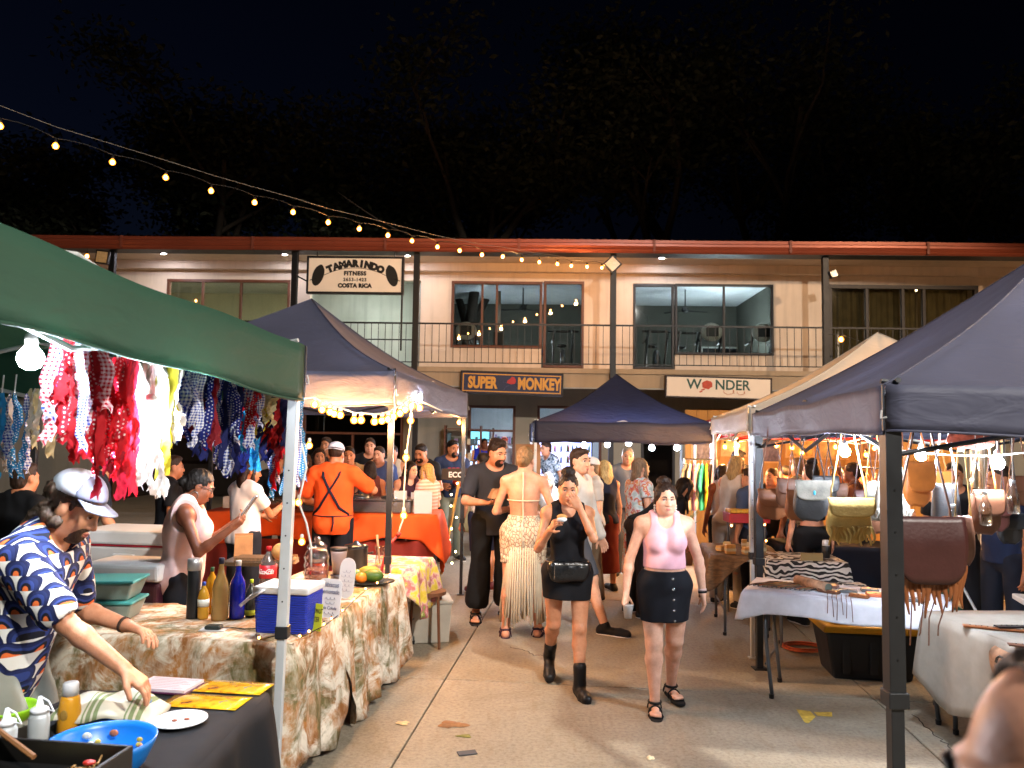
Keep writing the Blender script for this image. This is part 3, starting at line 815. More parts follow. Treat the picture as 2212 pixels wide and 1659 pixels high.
def hand_pt(I, i, f=.06):
    """world position just inside the palm of hand i"""
    w, kn, hd, pn, ac = I['hands'][i]
    p = w + hd * f * I['H'] + pn * .02 * I['H']
    return I['root'].matrix_basis @ Vector(p) if False else Vector(I['root'].location) + rotz(I['root'].rotation_euler.z) @ Vector(p)
# ------------------------------------------------------------------ ground: weathered concrete slabs
def concrete_mat():
    t = NT('worn_concrete'); v = t.coord('World')
    big = t.noise(v, 0.45, 4, .6); mid = t.noise(v, 3.2, 5, .65); fine = t.noise(v, 38, 4, .7); streak = t.noise(t.scalev(v, (6, 1.2, 1)), 2.2, 4)
    base = t.ramp(mid, [(.25, '#726b5e'), (.5, '#888072'), (.78, '#999080')])
    dirt = t.ramp(big, [(.38, '#685a46'), (.66, '#968c78')])
    c = t.mix(.42, base, dirt)
    sp = t.ramp(fine, [(.34, '#5d5546'), (.5, '#8c826f'), (.70, '#a39985')])
    c = t.mix(.38, c, sp)
    st = t.ramp(streak, [(.55, (0, 0, 0)), (.72, (1, 1, 1))])
    c = t.mix(t.math('MULTIPLY', st, .25), c, '#6b5338')
    sx_ = t.n('ShaderNodeMapping'); sx_.inputs['Location'].default_value = (7, 2, 0); t.l(v, sx_.inputs[0]); patch = t.noise(sx_.outputs[0], 1.4, 5, .7, .8)
    c = t.mix(t.math('MULTIPLY', t.ramp(patch, [(.54, (0, 0, 0)), (.66, (1, 1, 1))]), .28), c, '#63553f')
    gum = t.n('ShaderNodeTexVoronoi'); gum.inputs['Scale'].default_value = 2.3; t.l(v, gum.inputs['Vector']); c = t.mix(t.math('MULTIPLY', t.math('LESS_THAN', gum.outputs['Distance'],   .03), .4), c, '#3d362b')
    t.set(Base_Color=c, Roughness=t.math('MULTIPLY_ADD', mid, .25, .62)); t.b.inputs['Specular IOR Level'].default_value = .35
    hgt = t.math('ADD', t.math('MULTIPLY', fine, .6), t.math('MULTIPLY', streak, .6)); t.bump(hgt, .55, .012)
    return t.m
CONC = concrete_mat()
gm = MB(); gm.bx(-120, 120, -40, 160, -.30, -.030)
ground = gm.build('ground', pm('packed_dirt', '#5d4c38', .95, var=.3, vs=3, bump=.5, bs=30, coord='World')); tag(ground, kind='structure')
SROT = -math.atan2(.104, .995); SO = Vector((-.47, 5.96, 0)); SW = 3.1
slab_me = MB().bx(.006, SW - .006, .006, SW - .006, -.034, 0).mesh('slab', CONC)
for i in range(-4, 5):
    for j in range(-3, 5):
        p = SO + rotz(SROT) @ Vector((i * SW, j * SW, 0))
        place('slab', slab_me, ground, (p.x, p.y, -.0015 * ((i * 7 + j * 3) % 3)), SROT, .006)
# cracks, marks and litter on the ground
for k, (cp, lab) in enumerate((([(1100, 1398), (1130, 1404), (1152, 1415), (1190, 1418)], 'thin crack in the concrete near the fringe skirt'), ([(1975, 1545), (2010, 1580), (2050, 1612), (2110, 1655)], 'long diagonal crack in the concrete at the lower right'))):
    rn = random.Random(k); q = [gnd(x, y) for x, y in cp]; ln = []
    for a, b in zip(q, q[1:]):
        for j in range(6): p = a.lerp(b, j / 6); ln.append(Vector((p.x + rn.uniform(-.015, .015), p.y + rn.uniform(-.015, .015), .0005)))
    m = MB(); m.tube(ln, .0035, 5, sq=.4); tag(m.build('ground_crack', pm('crack_dark', '#241f19', .95), None, True), lab, 'crack')
ym = pm('faded_yellow_paint', '#b79a3c', .8, var=.35, vs=25)
def gpoly(pts, z=.004):
    return [tuple(gnd(x, y, z)) for x, y in pts]
m = MB(); q = gpoly([(1720, 1532), (1750, 1536), (1762, 1548), (1746, 1563), (1738, 1560)]); m.add(q, [(4, 3, 2, 1, 0)])
q = gpoly([(1758, 1538), (1797, 1538), (1798, 1548), (1766, 1546)]); m.add(q, [(3, 2, 1, 0)])
tag(m.build('painted_arrow', ym), 'faded yellow arrow painted on the concrete near the right tent leg', 'marking')
def blot(name, px, py, rx, ry, col, label, cat, th=.006, n=22, seed=1, rough=.8):
    c = gnd(px, py); rn = random.Random(seed); m = MB(); pts = []
    for k in range(n):
        a = 2 * PI * k / n; r = 1 + .35 * math.sin(3 * a + seed) * rn.uniform(.4, 1) + rn.uniform(-.15, .15)
        pts.append((rx * r * math.cos(a), ry * r * math.sin(a)))
    m.v = [(x, y, .002) for x, y in pts] + [(x * .8, y * .8, th) for x, y in pts] + [(0, 0, th)]
    m.f = [(k, (k + 1) % n, n + (k + 1) % n, n + k) for k in range(n)] + [(n + k, n + (k + 1) % n, 2 * n) for k in range(n)]
    return tag(m.build(name, pm(name + str(seed), col, rough, var=.3, vs=30), None, True, loc=(c.x, c.y, .001)), label, cat)
blot('fallen_leaf', 975, 1567, .085, .05, '#7a5534', 'crumpled brown leaf lying flat on the concrete in the foreground aisle', 'leaf', .012, seed=2)
blot('fallen_leaf', 1003, 1591, .045, .025, '#6d6a35', 'small greenish leaf scrap below the crumpled brown leaf', 'leaf', .006, seed=4)
blot('fallen_leaf', 870, 1563, .04, .03, '#c0a57a', 'pale dry leaf scrap left of the crumpled brown leaf', 'leaf', .006, seed=5)
m = MB(); m.bx(-.055, .055, -.03, .03, 0, .006); p = gnd(1009, 1628)
tag(m.build('flattened_carton', pm('dark_card', '#3a3d42', .7), None, bevel=.002, loc=(p.x, p.y, .002), rz=.3), 'small flattened dark square of litter on the concrete at the bottom', 'litter')
blot('pebble', 1405, 1640, .02, .018, '#cdbb97', 'pale pebble on the concrete in the foreground, lower middle', 'pebble', .014, seed=8)

# ------------------------------------------------------------------ the two-storey building across the yard
BYAW = -R(1.5); BO = Vector((0, 18.5, 0)); BX = Vector((math.cos(BYAW), math.sin(BYAW), 0)); BN = Vector((-math.sin(BYAW), math.cos(BYAW), 0))
def bl(px, py, v=0.0):
    d = ray(px, py); t = (v - (CAM - BO).dot(BN)) / d.dot(BN); p = CAM + d * t
    return (p - BO).dot(BX), p.z
def bworld(u, v, z): return BO + BX * u + BN * v + Vector((0, 0, z))
BLD = thing('building', 'two storey shop and gym building with peach walls, balcony railing and orange fascia', 'building', BO, BYAW)
VW = 1.6                                                              # wall plane behind the balcony
Z2 = bl(1322, 797)[1]; ZF = bl(1322, 553)[1]; ZFT = bl(1322, 526)[1]; ZS = bl(1200, 839)[1]; ZRAIL = bl(1322, 702)[1]
U0, U1 = -13.5, 15.0
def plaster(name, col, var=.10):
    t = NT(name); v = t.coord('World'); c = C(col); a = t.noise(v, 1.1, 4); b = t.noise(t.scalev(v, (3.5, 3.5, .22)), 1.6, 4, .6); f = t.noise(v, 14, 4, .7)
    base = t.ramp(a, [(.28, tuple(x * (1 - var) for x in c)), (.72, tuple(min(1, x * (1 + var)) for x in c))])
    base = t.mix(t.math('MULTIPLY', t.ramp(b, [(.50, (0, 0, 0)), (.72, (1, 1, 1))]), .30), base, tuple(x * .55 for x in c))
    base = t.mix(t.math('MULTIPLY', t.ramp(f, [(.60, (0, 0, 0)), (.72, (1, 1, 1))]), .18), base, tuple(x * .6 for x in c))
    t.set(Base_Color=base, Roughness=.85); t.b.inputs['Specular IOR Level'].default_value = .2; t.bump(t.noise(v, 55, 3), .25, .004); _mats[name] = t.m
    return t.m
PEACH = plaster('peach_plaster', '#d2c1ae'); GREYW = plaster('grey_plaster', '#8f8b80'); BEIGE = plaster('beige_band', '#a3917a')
BROWN = pm('brown_window_frame', '#5b3421', .5, var=.2, vs=20, stretch=(1, 1, .1)); DKF = pm('dark_window_frame', '#1b1717', .5, var=.1)
BLK = pm('black_steel', '#0a0a0c', .5, var=.1); GLASS = glassm('window_glass', (.82, .86, .85), .10)
def wall_with(name, u0, u1, z0, z1, v, th, holes, mat, parent):
    us = sorted({u0, u1} | {h[0] for h in holes} | {h[1] for h in holes}); zs = sorted({z0, z1} | {h[2] for h in holes} | {h[3] for h in holes})
    us = [u for u in us if u0 <= u <= u1]; zs = [z for z in zs if z0 <= z <= z1]; m = MB()
    for a, b in zip(us, us[1:]):
        run = None
        for c, d in zip(zs, zs[1:]):
            inh = any(h[0] < (a + b) / 2 < h[1] and h[2] < (c + d) / 2 < h[3] for h in holes)
            if inh:
                if run: m.bx(a, b, v, v + th, run[0], run[1])
                run = None
            else: run = (run[0], d) if run else (c, d)
        if run: m.bx(a, b, v, v + th, run[0], run[1])
    return m.build(name, mat, parent)
def hole(x0, x1, y0, y1, v, zmin=None):
    a, zt = bl(x0, y0, v); b, _ = bl(x1, y0, v); zb = bl((x0 + x1) / 2, y1, v)[1]
    zt2 = bl((x0 + x1) / 2, y0, v)[1]
    return (a, b, zb if zmin is None else max(zb, zmin), zt2)
H_left = hole(362, 628, 604, 700, VW); H_bay = (bl(672, 600, VW)[0], bl(910, 600, VW)[0], Z2, ZF - .32)
H_w1 = hole(976, 1172, 608, 752, VW); H_d1 = hole(1175, 1262, 608, 795, VW, Z2 + .02)
H_d2 = hole(1368, 1456, 614, 797, VW, Z2 + .02); H_w2 = hole(1458, 1670, 614, 767, VW); H_w3 = hole(1788, 2112, 616, 800, VW, Z2 + .02)
wall_with('wall', U0, U1, Z2, ZF + .25, VW, .15, [H_left, H_bay, (H_w1[0], H_d1[1], H_w1[2], H_w1[3]), (H_w1[1] - .01, H_d1[1], H_d1[2], H_w1[2] + .01),
          (H_d2[0], H_w2[1], H_w2[2], H_w2[3]), (H_d2[0], H_w2[0], H_d2[2], H_w2[2] + .01), H_w3], PEACH, BLD)
# soffit beam, ceiling of the balcony, slab, band
MB().bx(U0, U1, .05, VW - .003, ZF + .12, ZF + .22).build('soffit', PEACH, BLD)
MB().bx(U0, U1, VW - .22, VW - .004, ZF - .10, ZF + .118).build('wall_beam', PEACH, BLD)
MB().bx(U0, U1, .0, .16, ZF - .0, ZF + .12).build('edge_beam', BLK, BLD)
MB().bx(U0, U1, -.06, 9.0, Z2 - .12, Z2 - .003).build('floor_slab', BEIGE, BLD)
MB().bx(U0, U1, -.02, .18, ZS, Z2 - .123).build('beam_band', BEIGE, BLD)
MB().bx(U0, U1, -.035, -.021, ZS - .002, ZS + .03).build('drip_edge', pm('drip_grey', '#8d8f8c', .6), BLD)
# roof with corrugated sheets, gutter fascia
m = MB()
def roof_pt(u, v):
    x = U0 - .6 + (U1 - U0 + 1.2) * u; return (x, -.35 + 10.5 * v, ZFT + .02 + 1.35 * v + .012 * math.cos(x * 2 * PI / .18))
m.grid(roof_pt, 900, 2, uv=False); rf = m.build('roof', pm('dark_roof_sheet', '#2c2a2b', .6, var=.2, metal=.3), BLD, True)
prof = [(-.30, ZF - .0), (-.34, ZF + .035), (-.36, ZF + .075), (-.335, ZF + .11), (-.365, ZF + .16), (-.37, ZF + .21), (-.335, ZF + .235), (-.345, ZFT), (-.31, ZFT + .012)]
m = MB(); n = len(prof); us = np.linspace(U0 - .6, U1 + .6, 60)
for u in us:
    w = .006 * math.sin(u * .9)
    for y, z in prof: m.v.append((u, y, z + w))
for i in range(len(us) - 1):
    for k in range(n - 1): m.f.append((i * n + k, (i + 1) * n + k, (i + 1) * n + k + 1, i * n + k + 1))
g_ = m.build('gutter', pm('orange_gutter', '#803f2c', .35, var=.12, vs=1.2, metal=.25), rf)
g_.modifiers.new('solid', 'SOLIDIFY').thickness = .004
for k in range(9): MB().bx(U0 + .8 + k * 3.2, U0 + .86 + k * 3.2, -.385, -.30, ZF + .02, ZFT + .005).build('gutter_strap', pm('strap_rust', '#6a3424', .6), rf)
MB().bx(U0 - .6, U1 + .6, -.30, .0, ZF - .001, ZF + .06).build('fascia_underside', BLK, rf)
# posts
POSTS = [238, 634, 898, 1324, 1783, 2230]
for x in POSTS:
    u = bl(x, 690, -.05)[0]
    m = MB(); m.bx(u - .07, u + .07, -.13, 0.0 - .003, Z2 - .25, ZF + .02); m.build('post', BLK, BLD, bevel=.006)
    m = MB(); m.bx(u - .055, u + .055, -.015 + VW - .4, VW - .3, 0, ZS) if False else m.bx(u - .06, u + .06, .20, .32, 0.0, ZS); m.build('post', BLK, BLD, bevel=.006)
# railing: rails and single balusters, each span from post to post
for a, b in zip([-0.0] + POSTS[:-1], POSTS):
    u0 = bl(a, 700, -.05)[0] + .06; u1 = bl(b, 700, -.05)[0] - .06
    if a == 0: u0 = U0
    rl = MB().bx(u0, u1, -.075, -.04, ZRAIL - .04, ZRAIL).build('railing', BLK, BLD)
    MB().bx(u0, u1, -.07, -.045, Z2 + .09, Z2 + .115).build('bottom_rail', BLK, rl)
    nb = max(2, int(round((u1 - u0) / .17))); bm_ = MB().bx(-.0065, .0065, -.0065, .0065, 0, ZRAIL - .04 - Z2 - .115).mesh('baluster', BLK)
    for k in range(1, nb):
        place('baluster', bm_, rl, (u0 + (u1 - u0) * k / nb, -.0575, Z2 + .115))
    if a == 634:
        MB().bx(u0 + 1.1, u1 - .02, .55, .58, ZRAIL - .36, ZRAIL - .33).build('stair_rail', BLK, rl)
def window(h, frame, bars=(), fw=.07, name='window', pane=GLASS, trans=()):
    """frame of four bars, mullions at fractions of the width, one pane per light"""
    a, b, c, d = h; w = MB(); w.bx(a, b, VW - .03, VW + .09, d - fw, d - .001); o = w.build(name, frame, BLD)
    for q in ((a, a + fw, c, d - fw - .001), (b - fw, b, c, d - fw - .001)): MB().bx(q[0], q[1], VW - .03, VW + .09, q[2], q[3]).build('frame', frame, o, bevel=.008)
    MB().bx(a + fw + .001, b - fw - .001, VW - .045, VW + .1, c, c + fw).build('sill', frame, o, bevel=.008)
    xs = [a + fw] + [a + (b - a) * f for f in bars] + [b - fw]
    for x in xs[1:-1]: MB().bx(x - fw * .4, x + fw * .4, VW - .02, VW + .08, c + fw + .001, d - fw - .001).build('mullion', frame, o, bevel=.006)
    for x0, x1 in zip(xs, xs[1:]): MB().bx(x0 + .002, x1 - .002, VW + .03, VW + .036, c + fw, d - fw).build('pane', pane, o)
    return o
window(H_left, BROWN, (.29, .60))
window(H_w1, BROWN, (.34, .50)); window(H_d1, BROWN, name='balcony_door')
window(H_d2, DKF, name='balcony_door', fw=.06); window(H_w2, DKF, (.5,), fw=.06)
w3 = window(H_w3, DKF, (.26, .5, .64), fw=.10)
# curtains behind the right window
CURT = pm('brown_curtain', '#7d6844', .9, var=.2, vs=5, translucent=.3)
for x0, x1, seed in ((H_w3[0] + .1, H_w3[0] + 1.15, 0), (H_w3[0] + 1.2, H_w3[0] + 2.4, 1), (H_w3[0] + 2.45, H_w3[1] - .1, 2)):
    m = MB(); m.grid(lambda u, v: (x0 + (x1 - x0) * u, VW + .28 + .035 * math.sin(u * 38 + seed) + .015 * math.sin(u * 91), H_w3[2] + .03 + (H_w3[3] - H_w3[2] - .06) * v), 60, 2)
    c = m.build('curtain', CURT, w3, True)
# ---- upper rooms: grey gym behind windows 1 and 2, greenish stair hall, dim room behind the curtains
GYMW = plaster('gym_wall', '#54564f'); GYMC = plaster('gym_ceiling', '#d2d9dd'); HALL = plaster('hall_wall', '#b3b8b1')
def room(name, u0, u1, v1, zc, wallm, ceilm, zb=None, v0=VW + .16):
    zb = Z2 if zb is None else zb
    o = MB().bx(u0, u1, v1, v1 + .1, zb, zc).build(name + '_back_wall', wallm, BLD)
    MB().bx(u0 - .1, u0, v0, v1, zb, zc).build('side_wall', wallm, o); MB().bx(u1, u1 + .1, v0, v1, zb, zc).build('side_wall', wallm, o)
    MB().bx(u0 - .1, u1 + .1, v0, v1 + .1, zc + .002, zc + .1).build('ceiling', ceilm, o)
    return o
ZC = ZF + .1
room('gym', H_bay[1] + .05, H_w2[1] + .6, 7.5, ZC + .0, GYMW, GYMC)
room('hall', H_left[1] + .05, H_bay[1] - .1, 4.2, ZC, HALL, HALL)
room('studio', H_left[0] - 2.2, H_left[1] - .1, 6.0, ZC, plaster('studio_wall', '#a9a48c'), GYMC)
room('bedroom', H_w2[1] + .8, H_w3[1] + 1.0, 4.5, ZC, PEACH, PEACH)
def room_lamp(u, v, z, sx, sy, col, st, label, name='ceiling_lamp', up=False):
    p = bworld(u, v, z); o = thing(name, label, 'lamp', p, BYAW)
    dz = .042 if up else -.03
    MB().bx(-sx, sx, -sy, sy, dz, dz + .03).build('diffuser', emis('lamp_%s_%d' % (name, int(st * 10 + z * 100 + u)), col, st), o)
    MB().bx(-sx - .02, sx + .02, -sy - .02, sy + .02, .001, .04).build('housing', pm('lamp_white', '#cfcfcc', .5), o)
    MB().tube([(0, 0, .04), (0, 0, .30)] if not up else [(0, 0, 0), (0, 0, -.6)], .008, 6).build('rod', BLK, o)
    return o
room_lamp(bl(1100, 740, 4)[0], 4.3, Z2 + .62, .7, .16, '#dfeaf2', 60, 'unseen fill lamp added on the gym floor behind the left window sill', 'fill_uplight', up=True)  # added lamp, hidden below the sill, brightens the gym ceiling
room_lamp(bl(1560, 740, 4)[0], 4.3, Z2 + .62, .7, .16, '#dfeaf2', 60, 'unseen fill lamp added on the gym floor behind the right window sill', 'fill_uplight', up=True)  # second added lamp, also out of sight, for the same ceiling
room_lamp(bl(790, 600, 2.4)[0], 2.4, ZC - .05, .5, .10, '#e9f5ee', 50, 'pale green lit lamp in the stair hall behind the black and white gym sign')
room_lamp(bl(450, 600, 2)[0], VW + .5, ZC - .12, .9, .08, '#f0f0d8', 90, 'long pale lamp in the far left upstairs room')
room_lamp(bl(1960, 600, 3)[0], 3.0, ZC - .25, .3, .08, '#ffd9a0', 14, 'warm dim lamp in the curtained room at upper right')
# gym things seen through the glass
def fan(px, v, label, drop=.55):
    u = bl(px, 640, v)[0]; o = thing('ceiling_fan', label, 'fan', bworld(u, v, ZC), BYAW + random.uniform(0, 2))
    MB().tube([(0, 0, 0), (0, 0, -drop)], .02, 8).build('rod', BLK, o); MB().lathe([(.03, -drop - .16), (.10, -drop - .13), (.10, -drop - .03), (.04, -drop)], 14).build('motor', BLK, o, True)
    for k in range(3):
        a = k * 2 * PI / 3; M = rotz(a); MB().bx(.10, .72, -.06, .06, -drop - .10, -drop - .09, M).build('blade', BLK, o)
fan(1130, 4.6, 'dark three blade ceiling fan seen through the left gym window'); fan(1480, 4.6, 'dark three blade ceiling fan seen through the right gym window')
GYMB = pm('gym_black', '#17181b', .5, var=.15); GYMS = pm('gym_steel', '#7c8086', .35, metal=.8, var=.1); GYMWH = pm('gym_white', '#b9bcb8', .5)
def cardio(px, label, v=2.6, kind=0):
    u = bl(px, 720, v)[0]; o = thing('exercise_machine', label, 'machine', bworld(u, v, Z2), BYAW)
    MB().bx(-.28, .28, -.75, .75, 0, .18).build('base', GYMB, o, bevel=.03)
    for s in (-1, 1):
        MB().tube([(s * .26, .2, .15), (s * .26, -.45, 1.1), (s * .22, -.55, 1.25)], .028, 8).build('upright', GYMS if kind else GYMB, o, True)
        MB().tube([(s * .26, -.45, 1.05), (s * .30, .15, .98)], .022, 8).build('handle', GYMB, o, True)
    if kind == 0:
        m = MB(); m.sphere((0, -.5, 1.25), .3, 16, 10, 1.0, .4, .85); m.build('console', GYMWH, o, True)
        MB().bx(-.16, .16, -.64, -.60, 1.12, 1.38).build('screen', GYMB, o)
    else:
        MB().tube([(-.42, -.5, 1.22), (.42, -.5, 1.22)], .03, 8).build('handlebar', GYMB, o, True); MB().lathe([(.3, -.05), (.32, 0), (.3, .05)], 20, (0, -.2, .45), Matrix.Rotation(PI / 2, 3, 'Y')).build('flywheel', GYMS, o, True)
        m = MB(); m.sphere((0, .55, .95), .14, 10, 6, 1, 1.2, .4); m.build('seat', GYMB, o, True)
cardio(1415, 'spin bike standing behind the balcony door of the right gym window', 2.7, 1); cardio(1480, 'exercise bike with wide bars left of the two white consoles', 2.9, 1)
cardio(1528, 'treadmill with rounded white console in the middle of the right gym window', 2.9, 0); cardio(1636, 'treadmill with rounded white console at the right edge of the gym window', 2.9, 0)
cardio(1215, 'exercise machine standing behind the balcony door of the left gym window', 2.9, 1); cardio(1010, 'tilted exercise bench machine at the left edge of the left gym window', 3.2, 0)
u = bl(1110, 700, 4.2)[0]; o = thing('exercise_bench', 'low bench with blue padding inside the left gym window', 'bench', bworld(u, 4.2, Z2), BYAW)
MB().bx(-.9, .9, -.2, .2, .75, .9).build('pad', pm('blue_vinyl', '#20305c', .5), o, bevel=.03); 
for s in (-1, 1): MB().bx(s * .7 - .04, s * .7 + .04, -.2, .2, 0, .749).build('leg', GYMB, o)
u = bl(1078, 650, 3.4)[0]; o = thing('cable_machine', 'tall cable machine column inside the left gym window', 'machine', bworld(u, 3.4, Z2), BYAW)
MB().bx(-.05, .05, -.05, .05, 0, 2.5).build('column', GYMS, o); MB().bx(-.22, .22, -.3, .1, 0, .12).build('base', GYMB, o); MB().bx(-.14, .14, -.12, -.051, .4, 1.3).build('weight_stack', GYMB, o)
for px, lab in ((1560, 'left'), (1622, 'right')):
    u = bl(px, 740, 7.3)[0]; o = thing('wall_mirror', 'dark framed panel on the gym back wall, %s one of two' % lab, 'panel', bworld(u, 7.38, Z2 + .1), BYAW)
    MB().bx(-.62, .62, 0, .03, 0, 1.3).build('panel', pm('dark_panel', '#131519', .25), o); MB().bx(-.68, .68, .032, .06, -.02, 1.36).build('frame', GYMWH, o)
# ---- ground floor: grey wall with shop openings
VG = 1.5
def gh(x0, x1, y0, z0=0.0):
    a = bl(x0, y0, VG)[0]; b = bl(x1, y0, VG)[0]; return (a, b, z0, bl((x0 + x1) / 2, y0, VG)[1])
G_dark = gh(655, 872, 892); G_d1 = gh(1012, 1114, 876); G_w2 = gh(1161, 1300, 877); G_d3 = gh(1385, 1458, 884); G_d4 = gh(1506, 1600, 884); G_l = gh(250, 560, 890); G_r = gh(1700, 1900, 890)
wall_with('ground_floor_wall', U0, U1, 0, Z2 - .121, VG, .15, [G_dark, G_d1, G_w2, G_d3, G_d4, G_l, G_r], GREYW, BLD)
MB().bx(U0, U1, -.02, VG - .003, Z2 - .16, Z2 - .123).build('balcony_soffit', GREYW, BLD) if False else None
def shopfront(h, frame, label_name, transom=.62, bars=(), pane=GLASS):
    a, b, c, d = h; fw = .07; o = MB().bx(a, b, VG - .02, VG + .1, d - fw, d - .001).build(label_name, frame, BLD, bevel=.006)
    for q in (a, b - fw): MB().bx(q, q + fw, VG - .02, VG + .1, c, d - fw - .001).build('jamb', frame, o, bevel=.006)
    zt = d - transom; MB().bx(a + fw + .001, b - fw - .001, VG - .015, VG + .09, zt - .06, zt).build('transom_bar', frame, o, bevel=.006)
    MB().bx(a + fw, b - fw, VG + .03, VG + .036, zt, d - fw).build('pane', pane, o)
    for f in bars:
        x = a + (b - a) * f; MB().bx(x - .03, x + .03, VG - .012, VG + .085, c, zt - .061).build('mullion', frame, o)
    return o
shopfront(G_d1, BROWN, 'shop_doorway'); s2 = shopfront(G_w2, BROWN, 'shop_window', .5)
shopfront(G_d3, DKF, 'shop_doorway'); shopfront(G_d4, BROWN, 'shop_doorway'); shopfront(G_l, BROWN, 'shop_doorway'); shopfront(G_dark, BROWN, 'restaurant_front', .5, (.5,)); shopfront(G_r, BROWN, 'shop_doorway')
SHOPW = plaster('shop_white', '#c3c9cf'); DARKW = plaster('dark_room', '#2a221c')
room('shop', G_d1[0] - .3, G_w2[1] + .3, 6.0, Z2 - .13, SHOPW, SHOPW, 0.0, VG + .16)
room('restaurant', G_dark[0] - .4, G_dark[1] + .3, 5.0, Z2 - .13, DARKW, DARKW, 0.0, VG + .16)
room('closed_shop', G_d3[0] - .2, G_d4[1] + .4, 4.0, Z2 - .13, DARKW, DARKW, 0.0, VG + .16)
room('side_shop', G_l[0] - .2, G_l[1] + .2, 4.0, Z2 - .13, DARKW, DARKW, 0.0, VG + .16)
room_lamp(bl(1083, 880, 3)[0], 3.2, Z2 - .42, .5, .16, '#eaf2ff', 45, 'bright white lamp on the shop ceiling behind the left doorway', 'shop_lamp')
room_lamp(bl(1195, 880, 3)[0], 3.2, Z2 - .42, .5, .16, '#eaf2ff', 40, 'bright white lamp on the shop ceiling behind the window beside the doorway', 'shop_lamp')
# fridge and shelves in the shop
def fridge(px, v, w, label, col):
    u = bl(px, 960, v)[0]; o = thing('drinks_fridge', label, 'fridge', bworld(u, v, 0), BYAW)
    MB().bx(-w / 2, w / 2, 0, .6, 0, 2.05).build('cabinet', pm('fridge_dark', '#1b222c', .4), o)
    MB().bx(-w / 2 + .04, w / 2 - .04, -.03, -.002, .15, 1.72).build('lit_door', emis('fridge_light_' + col.strip('#'), col, 2.2), o)
    MB().bx(-w / 2 + .02, w / 2 - .02, -.04, -.002, 1.76, 2.03).build('header', emis('fridge_head_' + col.strip('#'), '#6fd3ee', 1.2), o)
    for z in (.45, .78, 1.1, 1.42):
        MB().bx(-w / 2 + .05, w / 2 - .05, -.075, -.031, z, z + .02).build('shelf', GYMS, o)
        for k in range(6):
            x = -w / 2 + .1 + k * (w - .2) / 5
            MB().lathe([(.03, z + .021), (.03, z + .14), (.012, z + .19), (.012, z + .22)], 8, (x, -.055, 0)).build('bottle', pm('bt%d' % (k % 3), ('#8a2a22', '#2c4a7a', '#3c5a34')[k % 3], .3), o, True)
fridge(1030, 4.2, .75, 'lit drinks fridge with turquoise header inside the left shop doorway', '#9fc4f2')
fridge(1192, 4.0, 1.1, 'wide lit drinks fridge behind the seated woman, inside the shop window', '#b3b8f5')
fridge(1250, 4.0, .8, 'lit drinks fridge partly behind the centre navy canopy', '#9fb0f2')
def shelf(px, v, w, label):
    u = bl(px, 980, v)[0]; o = thing('shelf_unit', label, 'shelf', bworld(u, v, 0), BYAW); rn = random.Random(int(px))
    for s in (-1, 1): MB().bx(s * w / 2 - .02, s * w / 2 + .02, -.2, .2, 0, 2.1).build('side', BROWN, o)
    for z in (.4, .8, 1.2, 1.6, 2.0):
        MB().bx(-w / 2 + .021, w / 2 - .021, -.2, .2, z, z + .025).build('board', BROWN, o)
        if z > 1.9: continue
        x = -w / 2 + .06
        while x < w / 2 - .1:
            ww = rn.uniform(.05, .1); hh = rn.uniform(.14, .3); c = rn.choice(['#8a2c2c', '#3b5d6e', '#c0b8a0', '#2d3b2d', '#7b6a9a', '#b07a3a'])
            MB().bx(x, x + ww, -.16, .0, z + .026, z + .026 + hh).build('packet', pm('pk' + c, c, .5), o); x += ww + .015
shelf(1000, 1.15, .9, 'wooden shelf of packets against the wall behind the man in the navy shirt')
shelf(1100, 5.4, 1.0, 'shelf of packets at the back of the shop, right of the fridge')
# balcony downlights
for px, py in ((352, 557), (615, 561), (880, 556), (1430, 568)):
    u = bl(px, py, .62)[0]; o = thing('downlight', 'small lit round downlight in the balcony ceiling ' + {352: 'at the far left above the green tent', 615: 'left of the gym sign', 880: 'right of the gym sign', 1430: 'above the right gym window'}[px], 'downlight', bworld(u, .62, ZF + .118), BYAW, 'balcony downlights')
    MB().lathe([(.055, -.010), (.055, -.001)], 16).build('lens', emis('downlight', '#f2f0ff', 420), o); MB().lathe([(.058, -.001), (.08, -.006), (.085, -.001)], 16).build('rim', GYMWH, o)

# ------------------------------------------------------------------ signs
def board(name, label, x0, x1, y0, y1, v, face, frame, fw=.05, dep=.12, tilt=0.0):
    a, zt = bl(x0, y0, v); b, _ = bl(x1, y0, v); zb = bl(x0, y1, v)[1]
    p = bworld((a + b) / 2, v, (zt + zb) / 2); o = thing(name, label, 'sign', p, BYAW); o.rotation_euler = (0, tilt, BYAW)
    w, h = (b - a) / 2, (zt - zb) / 2
    MB().bx(-w + fw, w - fw, -.01, dep - .01, -h + fw, h - fw).build('panel', face, o)
    for q in ((-w, w, h - fw + .001, h), (-w, w, -h, -h + fw - .001)): MB().bx(q[0], q[1], -.03, dep, q[2], q[3]).build('frame', frame, o, bevel=.006)
    for q in ((-w, -w + fw - .001), (w - fw + .001, w)): MB().bx(q[0], q[1], -.03, dep, -h + fw, h - fw).build('frame', frame, o, bevel=.006)
    return o, w, h
INK = pm('sign_ink', '#15130f', .6, var=0)
o, w, h = board('hanging_sign', 'cream gym sign with black lettering and barbell drawing hung under the roof edge', 664, 873, 553, 634, -.25, pm('cream_board', '#ece2d2', .6, var=.05, vs=2), BLK, .05)
wd = 'TAMARINDO'
for i, ch in enumerate(wd):
    f = (i - 4) / 4.0; text('letter', ch, .215, INK, o, facing((f * w * .52, -.016, h * (.60 - .30 * f * f)), 0, -f * .42), offset=.020)
text('lettering', 'FITNESS', .135, INK, o, facing((0, -.016, h * .08)), offset=.008, spacing=1.15)
